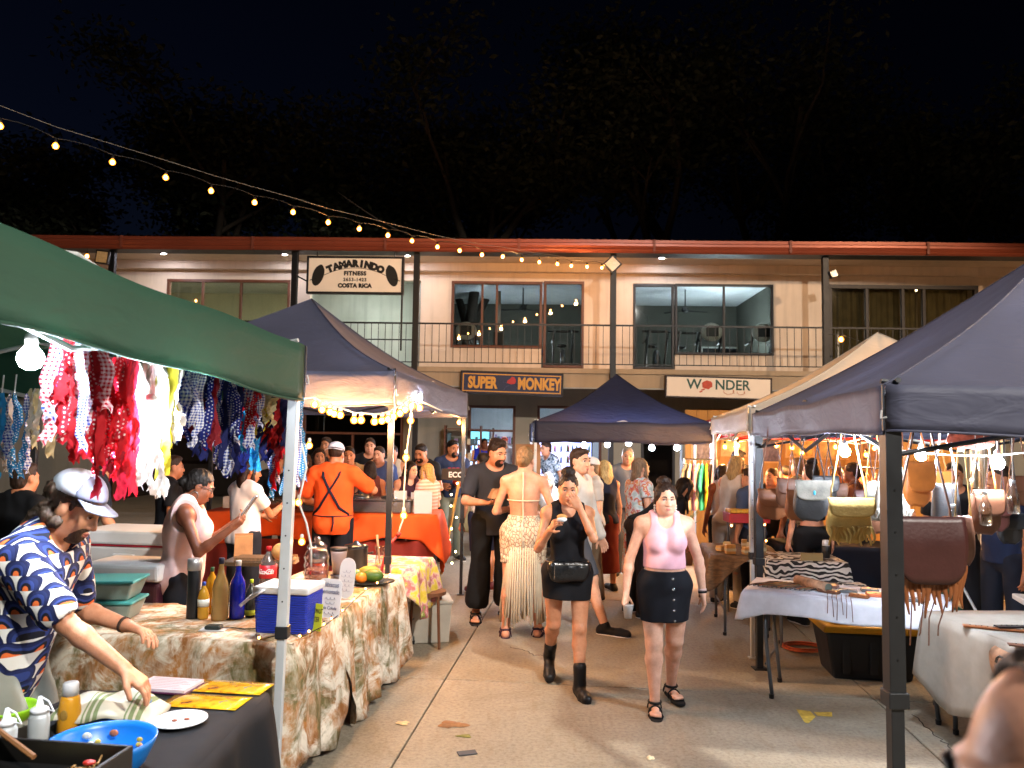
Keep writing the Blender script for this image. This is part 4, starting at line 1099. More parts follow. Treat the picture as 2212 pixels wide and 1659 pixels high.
text('lettering', '2653-1423', .11, INK, o, facing((0, -.016, -h * .25)), offset=.004, spacing=1.2)
text('lettering', 'COSTA RICA', .135, INK, o, facing((0, -.016, -h * .57)), offset=.009, spacing=1.05)
m = MB(); m.tube([(w * .66 * q, -.016, h * (.38 - .42 * q * q)) for q in np.linspace(-1, 1, 15)], .013, 6, sq=.4); m.build('drawn_bar', INK, o)
for s in (-1, 1):
    Mr = Matrix.Rotation(-s * .30, 3, 'Y')
    pts = [(.135 * math.cos(t) * (1 if math.sin(t) < .8 else .8), .27 * math.sin(t)) for t in [k * 2 * PI / 18 for k in range(18)]]
    MB().prism(pts, .006, Mr, (s * w * .76, -.0165, -h * .02)).build('drawn_plate', INK, o)
    MB().tube([(s * w * .80, -.016, -h * .15), (s * w * .93, -.016, -h * .30)], .018, 6, sq=.4).build('drawn_bar_end', INK, o)
MB().tube([(-w - .02, .1, -h * .3), (-w - .38, .2, .05)], .02, 6).build('bracket', BLK, o); MB().tube([(w - .03, .03, -h), (w - .03, .03, -h - 1.35)], .025, 6).build('support_pipe', BLK, o)
for s in (-1, 1): MB().tube([(s * w * .8, .05, h), (s * w * .8, .05, h + .12)], .015, 6).build('hanger', BLK, o)
GOLD = pm('gold_letters', '#c58f35', .5, var=.06)
o, w, h = board('shop_sign', 'navy blue shop sign with gold block letters on the balcony edge', 995, 1217, 802, 852, -.14, pm('navy_board', '#161d40', .5, var=.08), pm('sign_frame_dark', '#15100f', .5), .035, .1, R(1.1))
for q in ((-w + .055, w - .055, h - .085, h - .06), (-w + .055, w - .055, -h + .06, -h + .085)): MB().bx(q[0], q[1], -.016, -.011, q[2], q[3]).build('gold_border', GOLD, o)
for q in ((-w + .055, -w + .08), (w - .08, w - .055)): MB().bx(q[0], q[1], -.016, -.011, -h + .086, h - .086).build('gold_border', GOLD, o)
text('lettering', 'SUPER', .37, GOLD, o, facing((-w * .57, -.018, -.01)) @ Matrix.Diagonal((.66, 1.0, 1, 1)), offset=.018)
text('lettering', 'MONKEY', .37, GOLD, o, facing((w * .53, -.018, -.01)) @ Matrix.Diagonal((.66, 1.0, 1, 1)), offset=.018)
RED = pm('sign_red', '#a3221f', .5, var=.1)
MB().prism([(-.12, -.01), (-.10, .05), (-.04, .09), (.0, .14), (.05, .13), (.09, .08), (.10, .02), (.07, -.03), (-.02, -.04)], .005, None, (.0, -.0145, .02)).build('red_emblem', RED, o)
LBL = pm('sign_dim_blue', '#2c3563', .5, var=.1)
for x0, z0, x1, z1 in ((-.10, -.02, -.22, .03), (-.06, -.04, -.20, -.17), (.04, -.04, .18, -.17), (.08, 0, .2, -.03)): MB().tube([(x0, -.014, z0), ((x0 + x1) / 2, -.014, (z0 + z1) / 2 + .02), (x1, -.014, z1)], .01, 5, sq=.4).build('emblem_line', LBL, o)
o, w, h = board('shop_sign', 'cream shop sign with dark green letters and an orange blot on the balcony edge', 1437, 1667, 812, 860, -.14, pm('cream_board2', '#e6d6c4', .55, var=.04, vs=2), pm('sign_frame_brown', '#2a1a12', .5), .035, .1, R(1.0))
GRN = pm('sign_green', '#1f4a3d', .5, var=.05); ORG = pm('sign_orange', '#b8432a', .6, var=.15, vs=18); PAL = pm('sign_pale_orange', '#cf8a62', .6, var=.2, vs=22)
text('lettering', 'W', .33, GRN, o, facing((-w * .46, -.016, h * .22)), offset=.006); text('lettering', 'NDER', .33, GRN, o, facing((w * .26, -.016, h * .22)) @ Matrix.Diagonal((.95, 1, 1, 1)), offset=.006)
rn = random.Random(5)
MB().prism([(.125 * math.cos(t) * rn.uniform(.85, 1.15), .105 * math.sin(t) * rn.uniform(.85, 1.15)) for t in [k * 2 * PI / 16 for k in range(16)]], .005, None, (-w * .22, -.0135, h * .22)).build('orange_blot', ORG, o)
for x, z, rx in ((-w * .29, -h * .22, .05), (-w * .33, -h * .40, .04)): MB().prism([(rx * math.cos(t), .018 * math.sin(t) + .01 * math.cos(t)) for t in [k * 2 * PI / 10 for k in range(10)]], .005, None, (x, -.0135, z)).build('orange_drop', ORG, o)
scribble(o, PAL, w * .22, -.0145, -h * .40, .30, .11, None, .012, 3); scribble(o, PAL, w * .44, -.0145, -h * .44, .22, .08, None, .010, 4)

# ------------------------------------------------------------------ floodlights on the posts
for px, py, rz_, rx, label in ((1323, 571, .785, 0, 'square floodlight turned on its corner at the top of the balcony post in the middle'), (222, 556, .12, 0, 'square floodlight on the far left balcony post above the green tent'), (1800, 592, 1.2, 0, 'small dark floodlight bracket on the balcony post at the right')):
    p = at(px, py, 18.15); o = thing('floodlight', label, 'floodlight', p, BYAW); k = .16 if px != 1800 else .09
    M = Matrix.Rotation(rz_, 3, 'Y')
    MB().box((0, 0, 0), (2 * k, .09, 2 * k), M).build('housing', BLK, o, bevel=.01); MB().box((0, -.048, 0), (1.6 * k, .006, 1.6 * k), M).build('lens', pm('flood_lens', '#a5946f', .2, var=.2, vs=20), o)
    MB().tube([(0, .04, 0), (0, .16, -.05), (0, .24, -.05)], .02, 6).build('bracket', BLK, o)

# ------------------------------------------------------------------ street lamps that light the yard (behind the camera and beyond the right edge)
def street_lamp(label, base, arm, col, watt, hgt, spot=150, target=None, blend=.6):
    o = thing('street_lamp', label, 'street lamp', base)
    MB().tube([(0, 0, 0), (0, 0, hgt)], [.09, .05], 10).build('pole', GYMS, o, True); MB().lathe([(.16, 0), (.16, .03), (.11, .06), (.1, .4)], 12).build('base', GYMS, o, True)
    a = Vector(arm); tip = Vector((0, 0, hgt)) + a
    MB().tube([(0, 0, hgt - .1), Vector((0, 0, hgt)) + a * .4 + Vector((0, 0, .12)), tip + Vector((0, 0, .10))], .03, 8).build('arm', GYMS, o, True)
    MB().lathe([(.05, .16), (.16, .10), (.22, .02)], 14, tip).build('head', BLK, o, True); MB().lathe([(.18, -.02), (.19, .015)], 14, tip).build('lens', emis('street_lens_' + label[5:9], col, 3, False), o)
    L = bpy.data.lights.new('street_light', 'SPOT'); L.energy = watt; L.color = C(col) if isinstance(col, str) else col; L.spot_size = R(spot); L.spot_blend = blend; L.shadow_soft_size = .22
    l = bpy.data.objects.new('bulb', L); COL.objects.link(l); l.parent = o; l.location = tip + Vector((0, 0, -.05))
    if target is not None: l.rotation_euler = (Vector(target) - (Vector(base) + tip)).to_track_quat('-Z', 'Y').to_euler()
    return o
street_lamp('tall grey street lamp standing behind the photographer', (6.6, -5.5, 0), (-1.2, 1.2, 0), '#fff8ee', 6700, 9.2, 126, (2.9, .0, 0), .10)
street_lamp('tall street lamp with orange light beyond the right edge', (13.5, 6.0, 0), (-1.0, .6, 0), '#ffd6ae', 3400, 8.2, 130, (9.2, 9.4, 0), .12)

# ------------------------------------------------------------------ trees behind the building
LEAF = pm('night_leaf', '#262e1d', .7, var=.35, vs=.8, coord='World', translucent=.25); BARK = pm('bark', '#2c261f', .9, var=.3, vs=6, bump=.5, bs=25)
def tree(label, px, py_top, Y, spread, seed, base_h=.35, leaves=15000, name='tree'):
    rn = random.Random(seed); top = at(px, py_top, Y); Ht = top.z; o = thing(name, label, 'tree', (top.x, Y, 0)); m = MB(); tips = []
    def limb(p, d, ln, r, lev):
        pts = [p]; q = p.copy(); dd = d.copy()
        for k in range(4):
            dd = (dd + Vector((rn.uniform(-.22, .22), rn.uniform(-.22, .22), rn.uniform(-.02, .16)))).normalized(); q = q + dd * ln / 4; pts.append(q.copy())
        m.tube(pts, [r, r * .85, r * .72, r * .6, r * .5], 7 if lev < 2 else 5, cap=False)
        if lev >= 3: tips.append(pts[-1]); tips.append(pts[2]); return
        for k in range(3 if lev else 5):
            a = rn.uniform(0, 2 * PI); t = rn.choice((2, 3, 4)) if lev else rn.choice((3, 4, 4))
            nd = (dd * .6 + Vector((math.cos(a), math.sin(a), rn.uniform(.1, .7))) * (.85 + .2 * lev)).normalized()
            limb(pts[t], nd, ln * rn.uniform(.5, .72) if lev else Ht * rn.uniform(.22, .34) * spread, r * .5, lev + 1)
    limb(Vector((0, 0, 0)), Vector((rn.uniform(-.08, .08), rn.uniform(-.05, .05), 1)).normalized(), Ht * base_h * 1.2, Ht * .022, 0)
    zmax = max(t.z for t in tips); k = Ht / zmax
    m.v = [(x, y, z * k) for x, y, z in m.v]; tips = [Vector((t.x, t.y, t.z * k)) for t in tips]
    m.build('trunk', BARK, o, True)
    c = MB()
    for _ in range(leaves):
        t = rn.choice(tips); rr = Ht * .05
        p = t + Vector((rn.gauss(0, rr), rn.gauss(0, rr), rn.gauss(0, rr * .5))); s = rn.uniform(.08, .17)
        a, b = Vector((rn.uniform(-1, 1), rn.uniform(-1, 1), rn.uniform(-.6, .6))).normalized(), Vector((rn.uniform(-1, 1), rn.uniform(-1, 1), rn.uniform(-1, 1)))
        b = (b - a * b.dot(a)).normalized()
        c.add([p - a * s, p + b * s * .45, p + a * s, p - b * s * .45], [(0, 1, 2, 3)])
    c.build('crown', LEAF, o)
    return o
tree('tall dark tree with wide crown rising behind the building centre', 1330, 60, 27, 1.0, 11, .42)
tree('dark tree with open branches behind the gym, left of the tallest crown', 1010, 165, 25, 1.05, 12, .36)
tree('rounded dark tree behind the building at the left', 480, 190, 27, 1.0, 13, .35)
tree('dark tree behind the navy sign, lower than its neighbours', 780, 250, 29, 1.0, 17, .3)
tree('dark leafy tree behind the right half of the building', 1720, 110, 28, 1.1, 14, .35)
tree('dark tree at the far right behind the roof', 2060, 190, 27, 1.1, 15, .3)
tree('low dark tree behind the roof at the far left', 170, 330, 29, 1.0, 16, .3)
# ------------------------------------------------------------------ pop-up tents
def fabric(name, col, tr=.25, var=.10):
    if name in _mats: return _mats[name]
    t = NT(name); v = t.coord('World'); c = C(col)
    n = t.noise(v, 1.3, 4); w = t.noise(t.scalev(v, (1, 1, 2.5)), 4.5, 3, .5, .6)
    colr = t.ramp(n, [(.3, tuple(x * (1 - var) for x in c)), (.7, tuple(x * (1 + var) for x in c))])
    t.set(Base_Color=colr, Roughness=.62); t.b.inputs['Specular IOR Level'].default_value = .35
    t.bump(w, .45, .03)
    tl = t.n('ShaderNodeBsdfTranslucent'); t.l(colr, tl.inputs[0]); mx = t.n('ShaderNodeMixShader'); mx.inputs[0].default_value = tr
    t.l(t.b.outputs[0], mx.inputs[1]); t.l(tl.outputs[0], mx.inputs[2]); t.l(mx.outputs[0], t.out.inputs[0])
    _mats[name] = t.m; return t.m
WHITESTEEL = pm('white_steel', '#b9bfc2', .4, var=.08, metal=.2); GREYSTEEL = pm('grey_steel', '#5a5d60', .4, var=.12, metal=.5); DKSTEEL = pm('dark_steel', '#26282b', .42, var=.15, metal=.3)
SOCKC = pm('white_hook', '#b8b8b8', .4, var=0)
def tent(label, cor, ze, vh, peak, fab, legm, leg_w=.045, wave=.012, legs=(0, 1, 2, 3), foot_lean=None, seed=0, conc=.06, sagk=.05):
    """cor: four eave corners (x, y) in order; ze: lower edge of the roof slope; vh: height of the hanging valance"""
    base = (sum(c[0] for c in cor) / 4, sum(c[1] for c in cor) / 4, 0); o = thing('canopy_tent', label, 'tent', base); rn = random.Random(seed)
    L = [Vector((c[0] - base[0], c[1] - base[1], ze + (c[2] if len(c) > 2 else 0))) for c in cor]; pk = Vector((peak[0] - base[0], peak[1] - base[1], peak[2]))
    for i in range(4):
        a, b = L[i], L[(i + 1) % 4]; ph = rn.uniform(0, 6); nrm = (b - a).cross(Vector((0, 0, 1))).normalized()
        if nrm.dot((a + b) / 2) < 0: nrm = -nrm
        def slope(u, v):
            p = a.lerp(b, u).lerp(pk, v); bow = 4 * u * (1 - u)
            p.z -= conc * math.sin(PI * v) + sagk * bow * (1 - v) * (v * 2.2 + .15) + .010 * math.sin(u * 17 + ph + v * 5) * (1 - v) * bow
            return p
        m = MB(); m.grid(slope, 24, 14, uv=False); m.build('roof_panel', fab, o, True)
        def val(u, v):
            p = a.lerp(b, u); e = 4 * u * (1 - u); p.z -= sagk * e * .15 + .010 * math.sin(u * 17 + ph) * e + v * vh * (1 + .05 * math.sin(u * 9 + ph))
            return p + nrm * (.012 + wave * math.sin(u * 21 + ph + v) * v * min(1, 6 * u * (1 - u)))
        m = MB(); m.grid(val, 40, 5, uv=False); q = m.build('valance', fab, o, True); q.modifiers.new('solid', 'SOLIDIFY').thickness = .003
        hem = MB(); hem.tube([val(k / 30, 1) for k in range(31)], .006, 6); hem.build('hem', fab, q, True)
        # folding frame under the eave
        inn = -nrm * .05; za = Vector((0, 0, .02)); zb = Vector((0, 0, -.28)); mid = (a + b) / 2
        for p0, p1 in ((a + za, mid + zb), (mid + za, a + zb), (b + za, mid + zb), (mid + za, b + zb)):
            MB().tube([p0 + inn, p1 + inn], .011, 6).build('frame_bar', legm, o)
    MB().tube([pk + Vector((0, 0, -.05)), pk + Vector((0, 0, -.6))], .02, 8).build('centre_pole', legm, o)
    for i in range(4):
        MB().tube([L[i].lerp(pk, k / 10) - Vector((0, 0, .05 + conc * math.sin(PI * k / 10))) for k in range(11)], .010, 6).build('roof_rib', legm, o)
        def hip_(v): q = L[i].lerp(pk, v); q.z -= conc * math.sin(PI * v) - .003; return q
        MB().tube([hip_(k / 14) for k in range(15)], .007, 6, sq=.6).build('hip_seam', fab, o, True)
        out = Vector((L[i].x, L[i].y, 0)).normalized()
        MB().tube([L[i] + out * .018, L[i] + out * .018 - Vector((0, 0, vh * .98))], .009, 6, sq=.5).build('corner_binding', DKSTEEL if fab is not PALEF else fab, o)
        MB().tube([L[i] + out * .03 - Vector((0, 0, vh * .55)), L[i] + out * .038 - Vector((0, 0, vh * .72)), L[i] + out * .03 - Vector((0, 0, vh * .7)) + Vector((-out.y, out.x, 0)) * .02], .004, 5).build('corner_hook', SOCKC, o)
    for i in legs:
        p = L[i] * .985; dx, dy = (foot_lean or {}).get(i, (0, 0)); w = leg_w / 2; z1 = p.z - .02; zs = .95
        x, y = p.x, p.y
        top = MB(); q = [(-w, -w), (w, -w), (w, w), (-w, w)]
        fr = lambda z: (1 - z / z1)
        top.add([(x + a_ + dx * fr(z), y + b_ + dy * fr(z), z) for z in (zs - .1, z1) for a_, b_ in q], [(3, 2, 1, 0), (4, 5, 6, 7), (0, 1, 5, 4), (1, 2, 6, 5), (2, 3, 7, 6), (3, 0, 4, 7)])
        lg = top.build('leg', legm, o, bevel=.003); w2 = w * .80; q2 = [(-w2, -w2), (w2, -w2), (w2, w2), (-w2, w2)]
        MB().add([(x + a_ + dx * fr(z), y + b_ + dy * fr(z), z) for z in (.01, zs - .101) for a_, b_ in q2], [(3, 2, 1, 0), (4, 5, 6, 7), (0, 1, 5, 4), (1, 2, 6, 5), (2, 3, 7, 6), (3, 0, 4, 7)]).build('lower_leg', legm, lg, bevel=.003)
        MB().bx(x + dx - w * 1.7, x + dx + w * 1.7, y + dy - w * 1.7, y + dy + w * 1.7, 0, .009).build('foot_plate', legm, lg)
        MB().bx(x - w * 1.25 + dx * .55, x + w * 1.25 + dx * .55, y - w * 1.25 + dy * .55, y + w * 1.25 + dy * .55, zs - .13, zs - .07).build('slider', DKSTEEL, lg, bevel=.004)
        for k in range(5): MB().lathe([(.004, -.002), (.004, .002)], 8, (x + dx * fr(1.0 + k * .16), y + dy * fr(1 + k * .16) - w - .0015, 1.0 + k * .16), Matrix.Rotation(PI / 2, 3, 'X')).build('pin_hole', BLK, lg)
    return o
GREENF = fabric('green_canopy', '#33594a', .45); NAVYF = fabric('navy_canopy', '#484a5c', .10); NAVYC = fabric('navy_canopy_blue', '#20243a', .16); PALEF = fabric('pale_canopy', '#b4aea4', .3); REDF = fabric('red_canopy', '#a11a1c', .3)
tent('green canopy tent over the food stall at the left', [(-1.064, 3.9), (-1.63, .95, .18), (-4.58, 1.5, .18), (-4.0, 4.46)], 2.27, .27, (-2.8, 2.7, 2.86), GREENF, WHITESTEEL, .050, seed=1, conc=.02, foot_lean={0: (-.035, 0)})
tent('dark navy canopy tent with warm bulbs behind the green one', [(-.93, 6.1), (-3.9, 6.3), (-3.6, 9.3), (-.53, 9.1)], 2.33, .27, (-2.0, 7.6, 3.16), NAVYF, DKSTEEL, .045, seed=2, conc=.10)
tent('small navy blue canopy tent in the middle in front of the shops', [(.34, 11.5), (3.0, 11.5), (3.15, 14.3), (.35, 14.3)], 2.07, .30, (1.75, 12.9, 2.9), NAVYC, WHITESTEEL, .04, seed=3, conc=.10)
tent('large dark navy canopy tent of the leather stall at the right', [(1.45, 3.0), (2.0, 6.37), (5.0, 5.9), (4.45, 2.5)], 2.045, .18, (3.15, 4.45, 2.98), NAVYF, DKSTEEL, .062, seed=4, conc=.06)
tent('pale grey canopy tent behind the leather stall', [(2.03, 6.62), (2.52, 9.7), (5.6, 9.4), (5.0, 6.3)], 2.10, .20, (3.85, 8.1, 2.98), PALEF, WHITESTEEL, .04, seed=5, conc=.08)
tent('red canopy tent at the back behind the pale grey one', [(3.0, 10.4), (3.1, 13.2), (6.4, 13.0), (6.2, 10.2)], 2.08, .22, (4.5, 12.4, 2.74), REDF, WHITESTEEL, .04, seed=6)
tent('navy canopy tent at the far right behind the leather stall', [(5.6, 6.0), (5.8, 9.2), (8.8, 9.2), (8.6, 6.0)], 2.12, .22, (7.2, 7.6, 2.9), NAVYC, WHITESTEEL, .04, seed=7)

# ------------------------------------------------------------------ tables and cloths
def table(label, c, sx, sy, z=.73, rz=0.0, legs='straight', group=None, topm=None):
    o = thing('folding_table', label, 'table', (c[0], c[1], 0), rz, group)
    MB().bx(-sx / 2, sx / 2, -sy / 2, sy / 2, z - .04, z).build('table_top', topm or pm('table_white', '#b5b5b2', .5, var=.05), o, bevel=.008)
    for ax in (-1, 1):
        for ay in (-1, 1):
            x, y = ax * (sx / 2 - .12), ay * (sy / 2 - .07)
            if legs == 'bent': m = MB(); m.tube([(x, y, z - .04), (x, y, z * .55), (x + .02, y - .03, z * .35), (x + .05, y - .05, .0)], .014, 8)
            else: m = MB(); m.tube([(x, y, z - .04), (x, y, 0)], .014, 8)
            lg = m.build('leg', GREYSTEEL, o, True); e = m.v[-1]; MB().lathe([(.017, 0), (.019, .03)], 8, (e[0] - .014, e[1], 0)).build('rubber_foot', BLK, lg)
        MB().tube([(ax * (sx / 2 - .12), -(sy / 2 - .07), .22), (ax * (sx / 2 - .12), sy / 2 - .07, .22)], .009, 6).build('stretcher', GREYSTEEL, o)
    return o
def drape(label, c, sx, sy, z, rz, drops, mat, folds=14, amp=.022, name='tablecloth', cat='tablecloth', seed=0, n=140, jag=.02, parent=None):
    """cloth over a box top; drops = (front -y, right +x, back +y, left -x)"""
    rn = random.Random(seed); hx, hy = sx / 2 + .006, sy / 2 + .006; m = MB(); per = 2 * (sx + sy); pts = []
    for k in range(n):
        s = per * k / n
        if s < sx: p = (-hx + s * (2 * hx / sx), -hy); sd = 0; f = s / sx; nr = (0, -1)
        elif s < sx + sy: f = (s - sx) / sy; p = (hx, -hy + 2 * hy * f); sd = 1; nr = (1, 0)
        elif s < 2 * sx + sy: f = (s - sx - sy) / sx; p = (hx - 2 * hx * f, hy); sd = 2; nr = (0, 1)
        else: f = (s - 2 * sx - sy) / sy; p = (-hx, hy - 2 * hy * f); sd = 3; nr = (-1, 0)
        ln = (sx, sy, sx, sy)[sd]; e = min(f, 1 - f) * ln / .14; e = min(1, max(0, e))
        other = drops[(sd + 1) % 4] if f > .5 else drops[(sd - 1) % 4]
        d = drops[sd] if other <= 0.02 and False else (drops[sd] * e + (drops[sd] + other) / 2 * (1 - e))
        ndir = Vector((nr[0], nr[1]))
        if e < 1:
            o2 = Vector(((0, -1), (1, 0), (0, 1), (-1, 0))[(sd + 1) % 4 if f > .5 else (sd - 1) % 4]); ndir = (ndir * (1 + e) + o2 * (1 - e)).normalized()
        pts.append((Vector(p), ndir, d, 1 - e))
    rings = 9
    fz = [rn.uniform(0, 6) for _ in range(4)]
    for j in range(rings + 1):
        t = j / rings
        for k, (p, nd, d, cr) in enumerate(pts):
            s = k / n * 2 * PI
            w = amp * (math.sin(s * folds + fz[0]) + .6 * math.sin(s * folds * 1.73 + fz[1]) + .35 * math.sin(s * folds * 3.1 + fz[3]))
            if j == 0: q = (p.x, p.y, z + .004)
            else:
                off = .010 + (amp * 1.4 + w + cr * .05) * t ** .8
                zz = z - d * t + (jag * math.sin(s * 5 + fz[2]) * t if d > .05 else 0)
                q = (p.x + nd.x * off, p.y + nd.y * off, max(.012, zz + .002))
            m.v.append(q)
    for j in range(rings):
        for k in range(n):
            a, b = j * n + k, j * n + (k + 1) % n; m.f.append((a, a + n, b + n, b))
    o0 = len(m.v); g = 10
    for j in range(g + 1):
        for i in range(g + 1): m.v.append((-hx + 2 * hx * i / g, -hy + 2 * hy * j / g, z + .004 + (.0015 * math.sin(i * 2.1 + j * 1.3))))
    for j in range(g):
        for i in range(g): a = o0 + j * (g + 1) + i; m.f.append((a, a + 1, a + g + 2, a + g + 1))
    o = m.build(name, mat, None, True, loc=(c[0], c[1], 0), rz=rz); o.modifiers.new('solid', 'SOLIDIFY').thickness = .002
    return tag(o, label, cat)
def tiedye():
    t = NT('tie_dye'); v = t.coord('World'); a = t.noise(v, 4.2, 5, .7, 1.2); b = t.noise(v, 3.1, 4, .65, .8); f = t.noise(t.scalev(v, (1, 1, .45)), 21, 4, .7)
    x = t.n('ShaderNodeMapping'); x.inputs['Location'].default_value = (5, 3, 1); t.l(v, x.inputs[0]); d = t.noise(x.outputs[0], 3.6, 5, .7, 1.0)
    base = t.mix(.5, '#d0c6b4', t.ramp(f, [(.3, '#b0a89a'), (.7, '#e0d8ca')]))
    m1 = t.math('MULTIPLY', t.ramp(a, [(.44, (0, 0, 0)), (.56, (1, 1, 1))]), t.ramp(f, [(.25, (.3, .3, .3)), (.6, (1, 1, 1))]))
    c = t.mix(m1, base, '#a26c36'); m2 = t.math('MULTIPLY', t.ramp(d, [(.47, (0, 0, 0)), (.60, (1, 1, 1))]), t.ramp(f, [(.3, (.4, .4, .4)), (.6, (1, 1, 1))]))
    c = t.mix(m2, c, '#5f5b38'); m3 = t.math('MULTIPLY', t.ramp(b, [(.50, (0, 0, 0)), (.62, (1, 1, 1))]), t.math('MULTIPLY', m1, 1.0)); c = t.mix(t.math('MULTIPLY', m3, .6), c, '#5f3a22')
    t.set(Base_Color=c, Roughness=.9); t.b.inputs['Specular IOR Level'].default_value = .2; t.bump(t.noise(v, 60, 2), .2, .004); return t.m
TIE = tiedye(); AY = -math.atan(.13)
def loc_right(near_right, sx, sy, rz):
    """centre of a table whose near right corner is given"""
    q = rotz(rz) @ Vector((-sx / 2, sy / 2, 0)); return (near_right[0] + q.x, near_right[1] + q.y)
cA = loc_right((-1.11, 4.06), 1.75, .72, AY); cB = loc_right((-1.015, 4.80), .78, 1.32, AY)
table('long folding table under the tie-dye cloth facing the camera', cA, 1.72, .70, .735, AY); table('folding table under the tie-dye cloth along the aisle', cB, .75, 1.30, .735, AY)
drape('brown and olive tie-dye cloth on the drinks table facing the camera', cA, 1.75, .72, .74, AY, (.66, .68, .0, .3), TIE, 15, .02, seed=3, jag=.05)
drape('brown and olive tie-dye cloth hanging along the aisle side of the fruit table', cB, .78, 1.32, .7415, AY, (.02, .70, .45, .1), TIE, 17, .024, seed=6, jag=.04)
BLKC = cloth('#17181b'); 
table('folding table under the black cloth in the left foreground', (-1.39, 2.53), .74, 1.50, .735, 0); table('folding table at the bottom left beside the man in the patterned shirt', (-2.2, 2.33), .80, 1.30, .735, 0)
drape('black cloth over the foreground table with the menus', (-1.385, 2.53), .77, 1.53, .74, 0, (.3, .62, .5, .0), BLKC, 9, .03, seed=2, jag=.03)
drape('black cloth over the bottom left table with sauces and bowls', (-2.185, 2.33), .82, 1.33, .7385, 0, (.3, .0, .4, .3), BLKC, 9, .02, seed=4)
ORC = pm('orange_cloth', '#d2501c', .8, var=.08, vs=9, bump=.2, bs=120, spec=.2)
cO = (-2.15, 9.15); table('long folding table under the orange cloth in the navy tent', cO, 2.6, .66, .925, 0)
drape('bright orange cloth over the food counter in the navy tent', cO, 2.64, .68, .93, 0, (.30, .62, .2, .2), ORC, 12, .03, seed=7, jag=.05)
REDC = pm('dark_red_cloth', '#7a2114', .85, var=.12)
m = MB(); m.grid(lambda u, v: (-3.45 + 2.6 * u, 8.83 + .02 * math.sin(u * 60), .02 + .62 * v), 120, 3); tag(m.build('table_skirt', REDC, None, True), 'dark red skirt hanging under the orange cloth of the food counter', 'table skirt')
def floral():
    t = NT('floral_cloth'); v = t.coord('World'); n = t.n('ShaderNodeTexVoronoi'); n.inputs['Scale'].default_value = 9; t.l(v, n.inputs['Vector'])
    c = t.ramp(t.noise(v, 9, 4, .6), [(.34, '#b7a62f'), (.44, '#c8b84a'), (.5, '#c4a9a0'), (.58, '#a34d63'), (.66, '#6d8a3a'), (.75, '#d8c9a0')]); t.set(Base_Color=c, Roughness=.8); return t.m
FLOR = floral(); cF = (-1.05, 6.72)
table('small folding table under the floral cloth past the tie-dye tables', cF, .62, .62, .735, AY); drape('yellow and pink floral cloth on the small table behind the dark tent pole', cF, .64, .64, .74, AY, (.15, .42, .1, .1), FLOR, 8, .02, seed=9)
WHC = cloth('#c6c8d0'); RAY = -math.atan2(.49, .98)
cR = (2.42, 5.66); table('folding table with bent metal leg under the white cloth of leather goods', cR, 1.28, .56, .735, RAY, 'bent'); drape('white cloth over the leather goods table at the right', cR, 1.31, .58, .74, RAY, (.15, .2, .2, .24), WHC, 5, .012, seed=5, jag=.010)
cR2 = (3.18, 4.3); table('folding table of leather belts at the right edge', cR2, .86, 1.6, .735, .06); drape('pale cloth hanging over the belt table at the right edge', cR2, .89, 1.62, .74, .06, (.3, .2, .3, .50), cloth('#8e897f'), 8, .016, seed=8, jag=.04)
NAVC = cloth('#161a26'); PATT = pm('brown_wrap', '#6a5138', .85, var=.5, vs=16, stretch=(1, 1, 3))
c = (3.62, 8.35); table('folding table under the dark navy cloth behind the yellow fringe bag', c, 1.5, .6, .735, -.1); drape('dark navy cloth over the back table behind the yellow fringe bag', c, 1.53, .62, .74, -.1, (.50, .4, .3, .3), NAVC, 7, .014, seed=11)
c = (2.28, 7.75); table('small folding table of soaps and candles beside the white tent pole', c, .62, .9, .735, -.15); drape('brown patterned wrap over the soap and candle table', c, .64, .92, .74, -.15, (.1, .1, .1, .40), PATT, 8, .02, seed=12, jag=.10)
c = (2.72, 7.35); table('white topped folding table with the black and white printed cloth', c, .70, .62, .735, -.1)
STEEL = STEEL_ = pm('brushed_steel', '#8e8f90', .25, metal=.9, var=.08)
# ------------------------------------------------------------------ bulbs and strings
ORD = 'first second third fourth fifth sixth seventh eighth ninth tenth eleventh twelfth thirteenth fourteenth fifteenth sixteenth seventeenth eighteenth nineteenth twentieth twenty-first twenty-second'.split()
def amber_glass():
    if 'amber_bulb' in _mats: return _mats['amber_bulb']
    t = NT('amber_bulb'); t.t.nodes.remove(t.b); a = t.n('ShaderNodeBsdfTransparent'); a.inputs[0].default_value = (1, .86, .62, 1); e = t.n('ShaderNodeEmission'); e.inputs[0].default_value = c4('#ff8f2e'); e.inputs[1].default_value = 1.5
    ad = t.n('ShaderNodeAddShader'); t.l(a.outputs[0], ad.inputs[0]); t.l(e.outputs[0], ad.inputs[1]); t.l(ad.outputs[0], t.out.inputs[0]); t.m.cycles.emission_sampling = 'NONE'; _mats['amber_bulb'] = t.m; return t.m
def bulb_mat(kind):
    return {'warm': lambda: emis('bulb_warm', '#ffc070', 15), 'string': lambda: emis('bulb_string', '#ffc27a', 45), 'led': lambda: emis('bulb_led', '#e6f0ff', 900), 'softled': lambda: emis('bulb_soft_led', '#e6f0ff', 300), 'cool': lambda: emis('bulb_cool', '#dfe9ff', 560), 'market': lambda: emis('bulb_market', '#ffc27a', 30)}[kind]()
SOCK = pm('bulb_socket', '#1c1a18', .5, var=0); SOCKW = pm('bulb_socket_white', '#c9c6bf', .5, var=0)
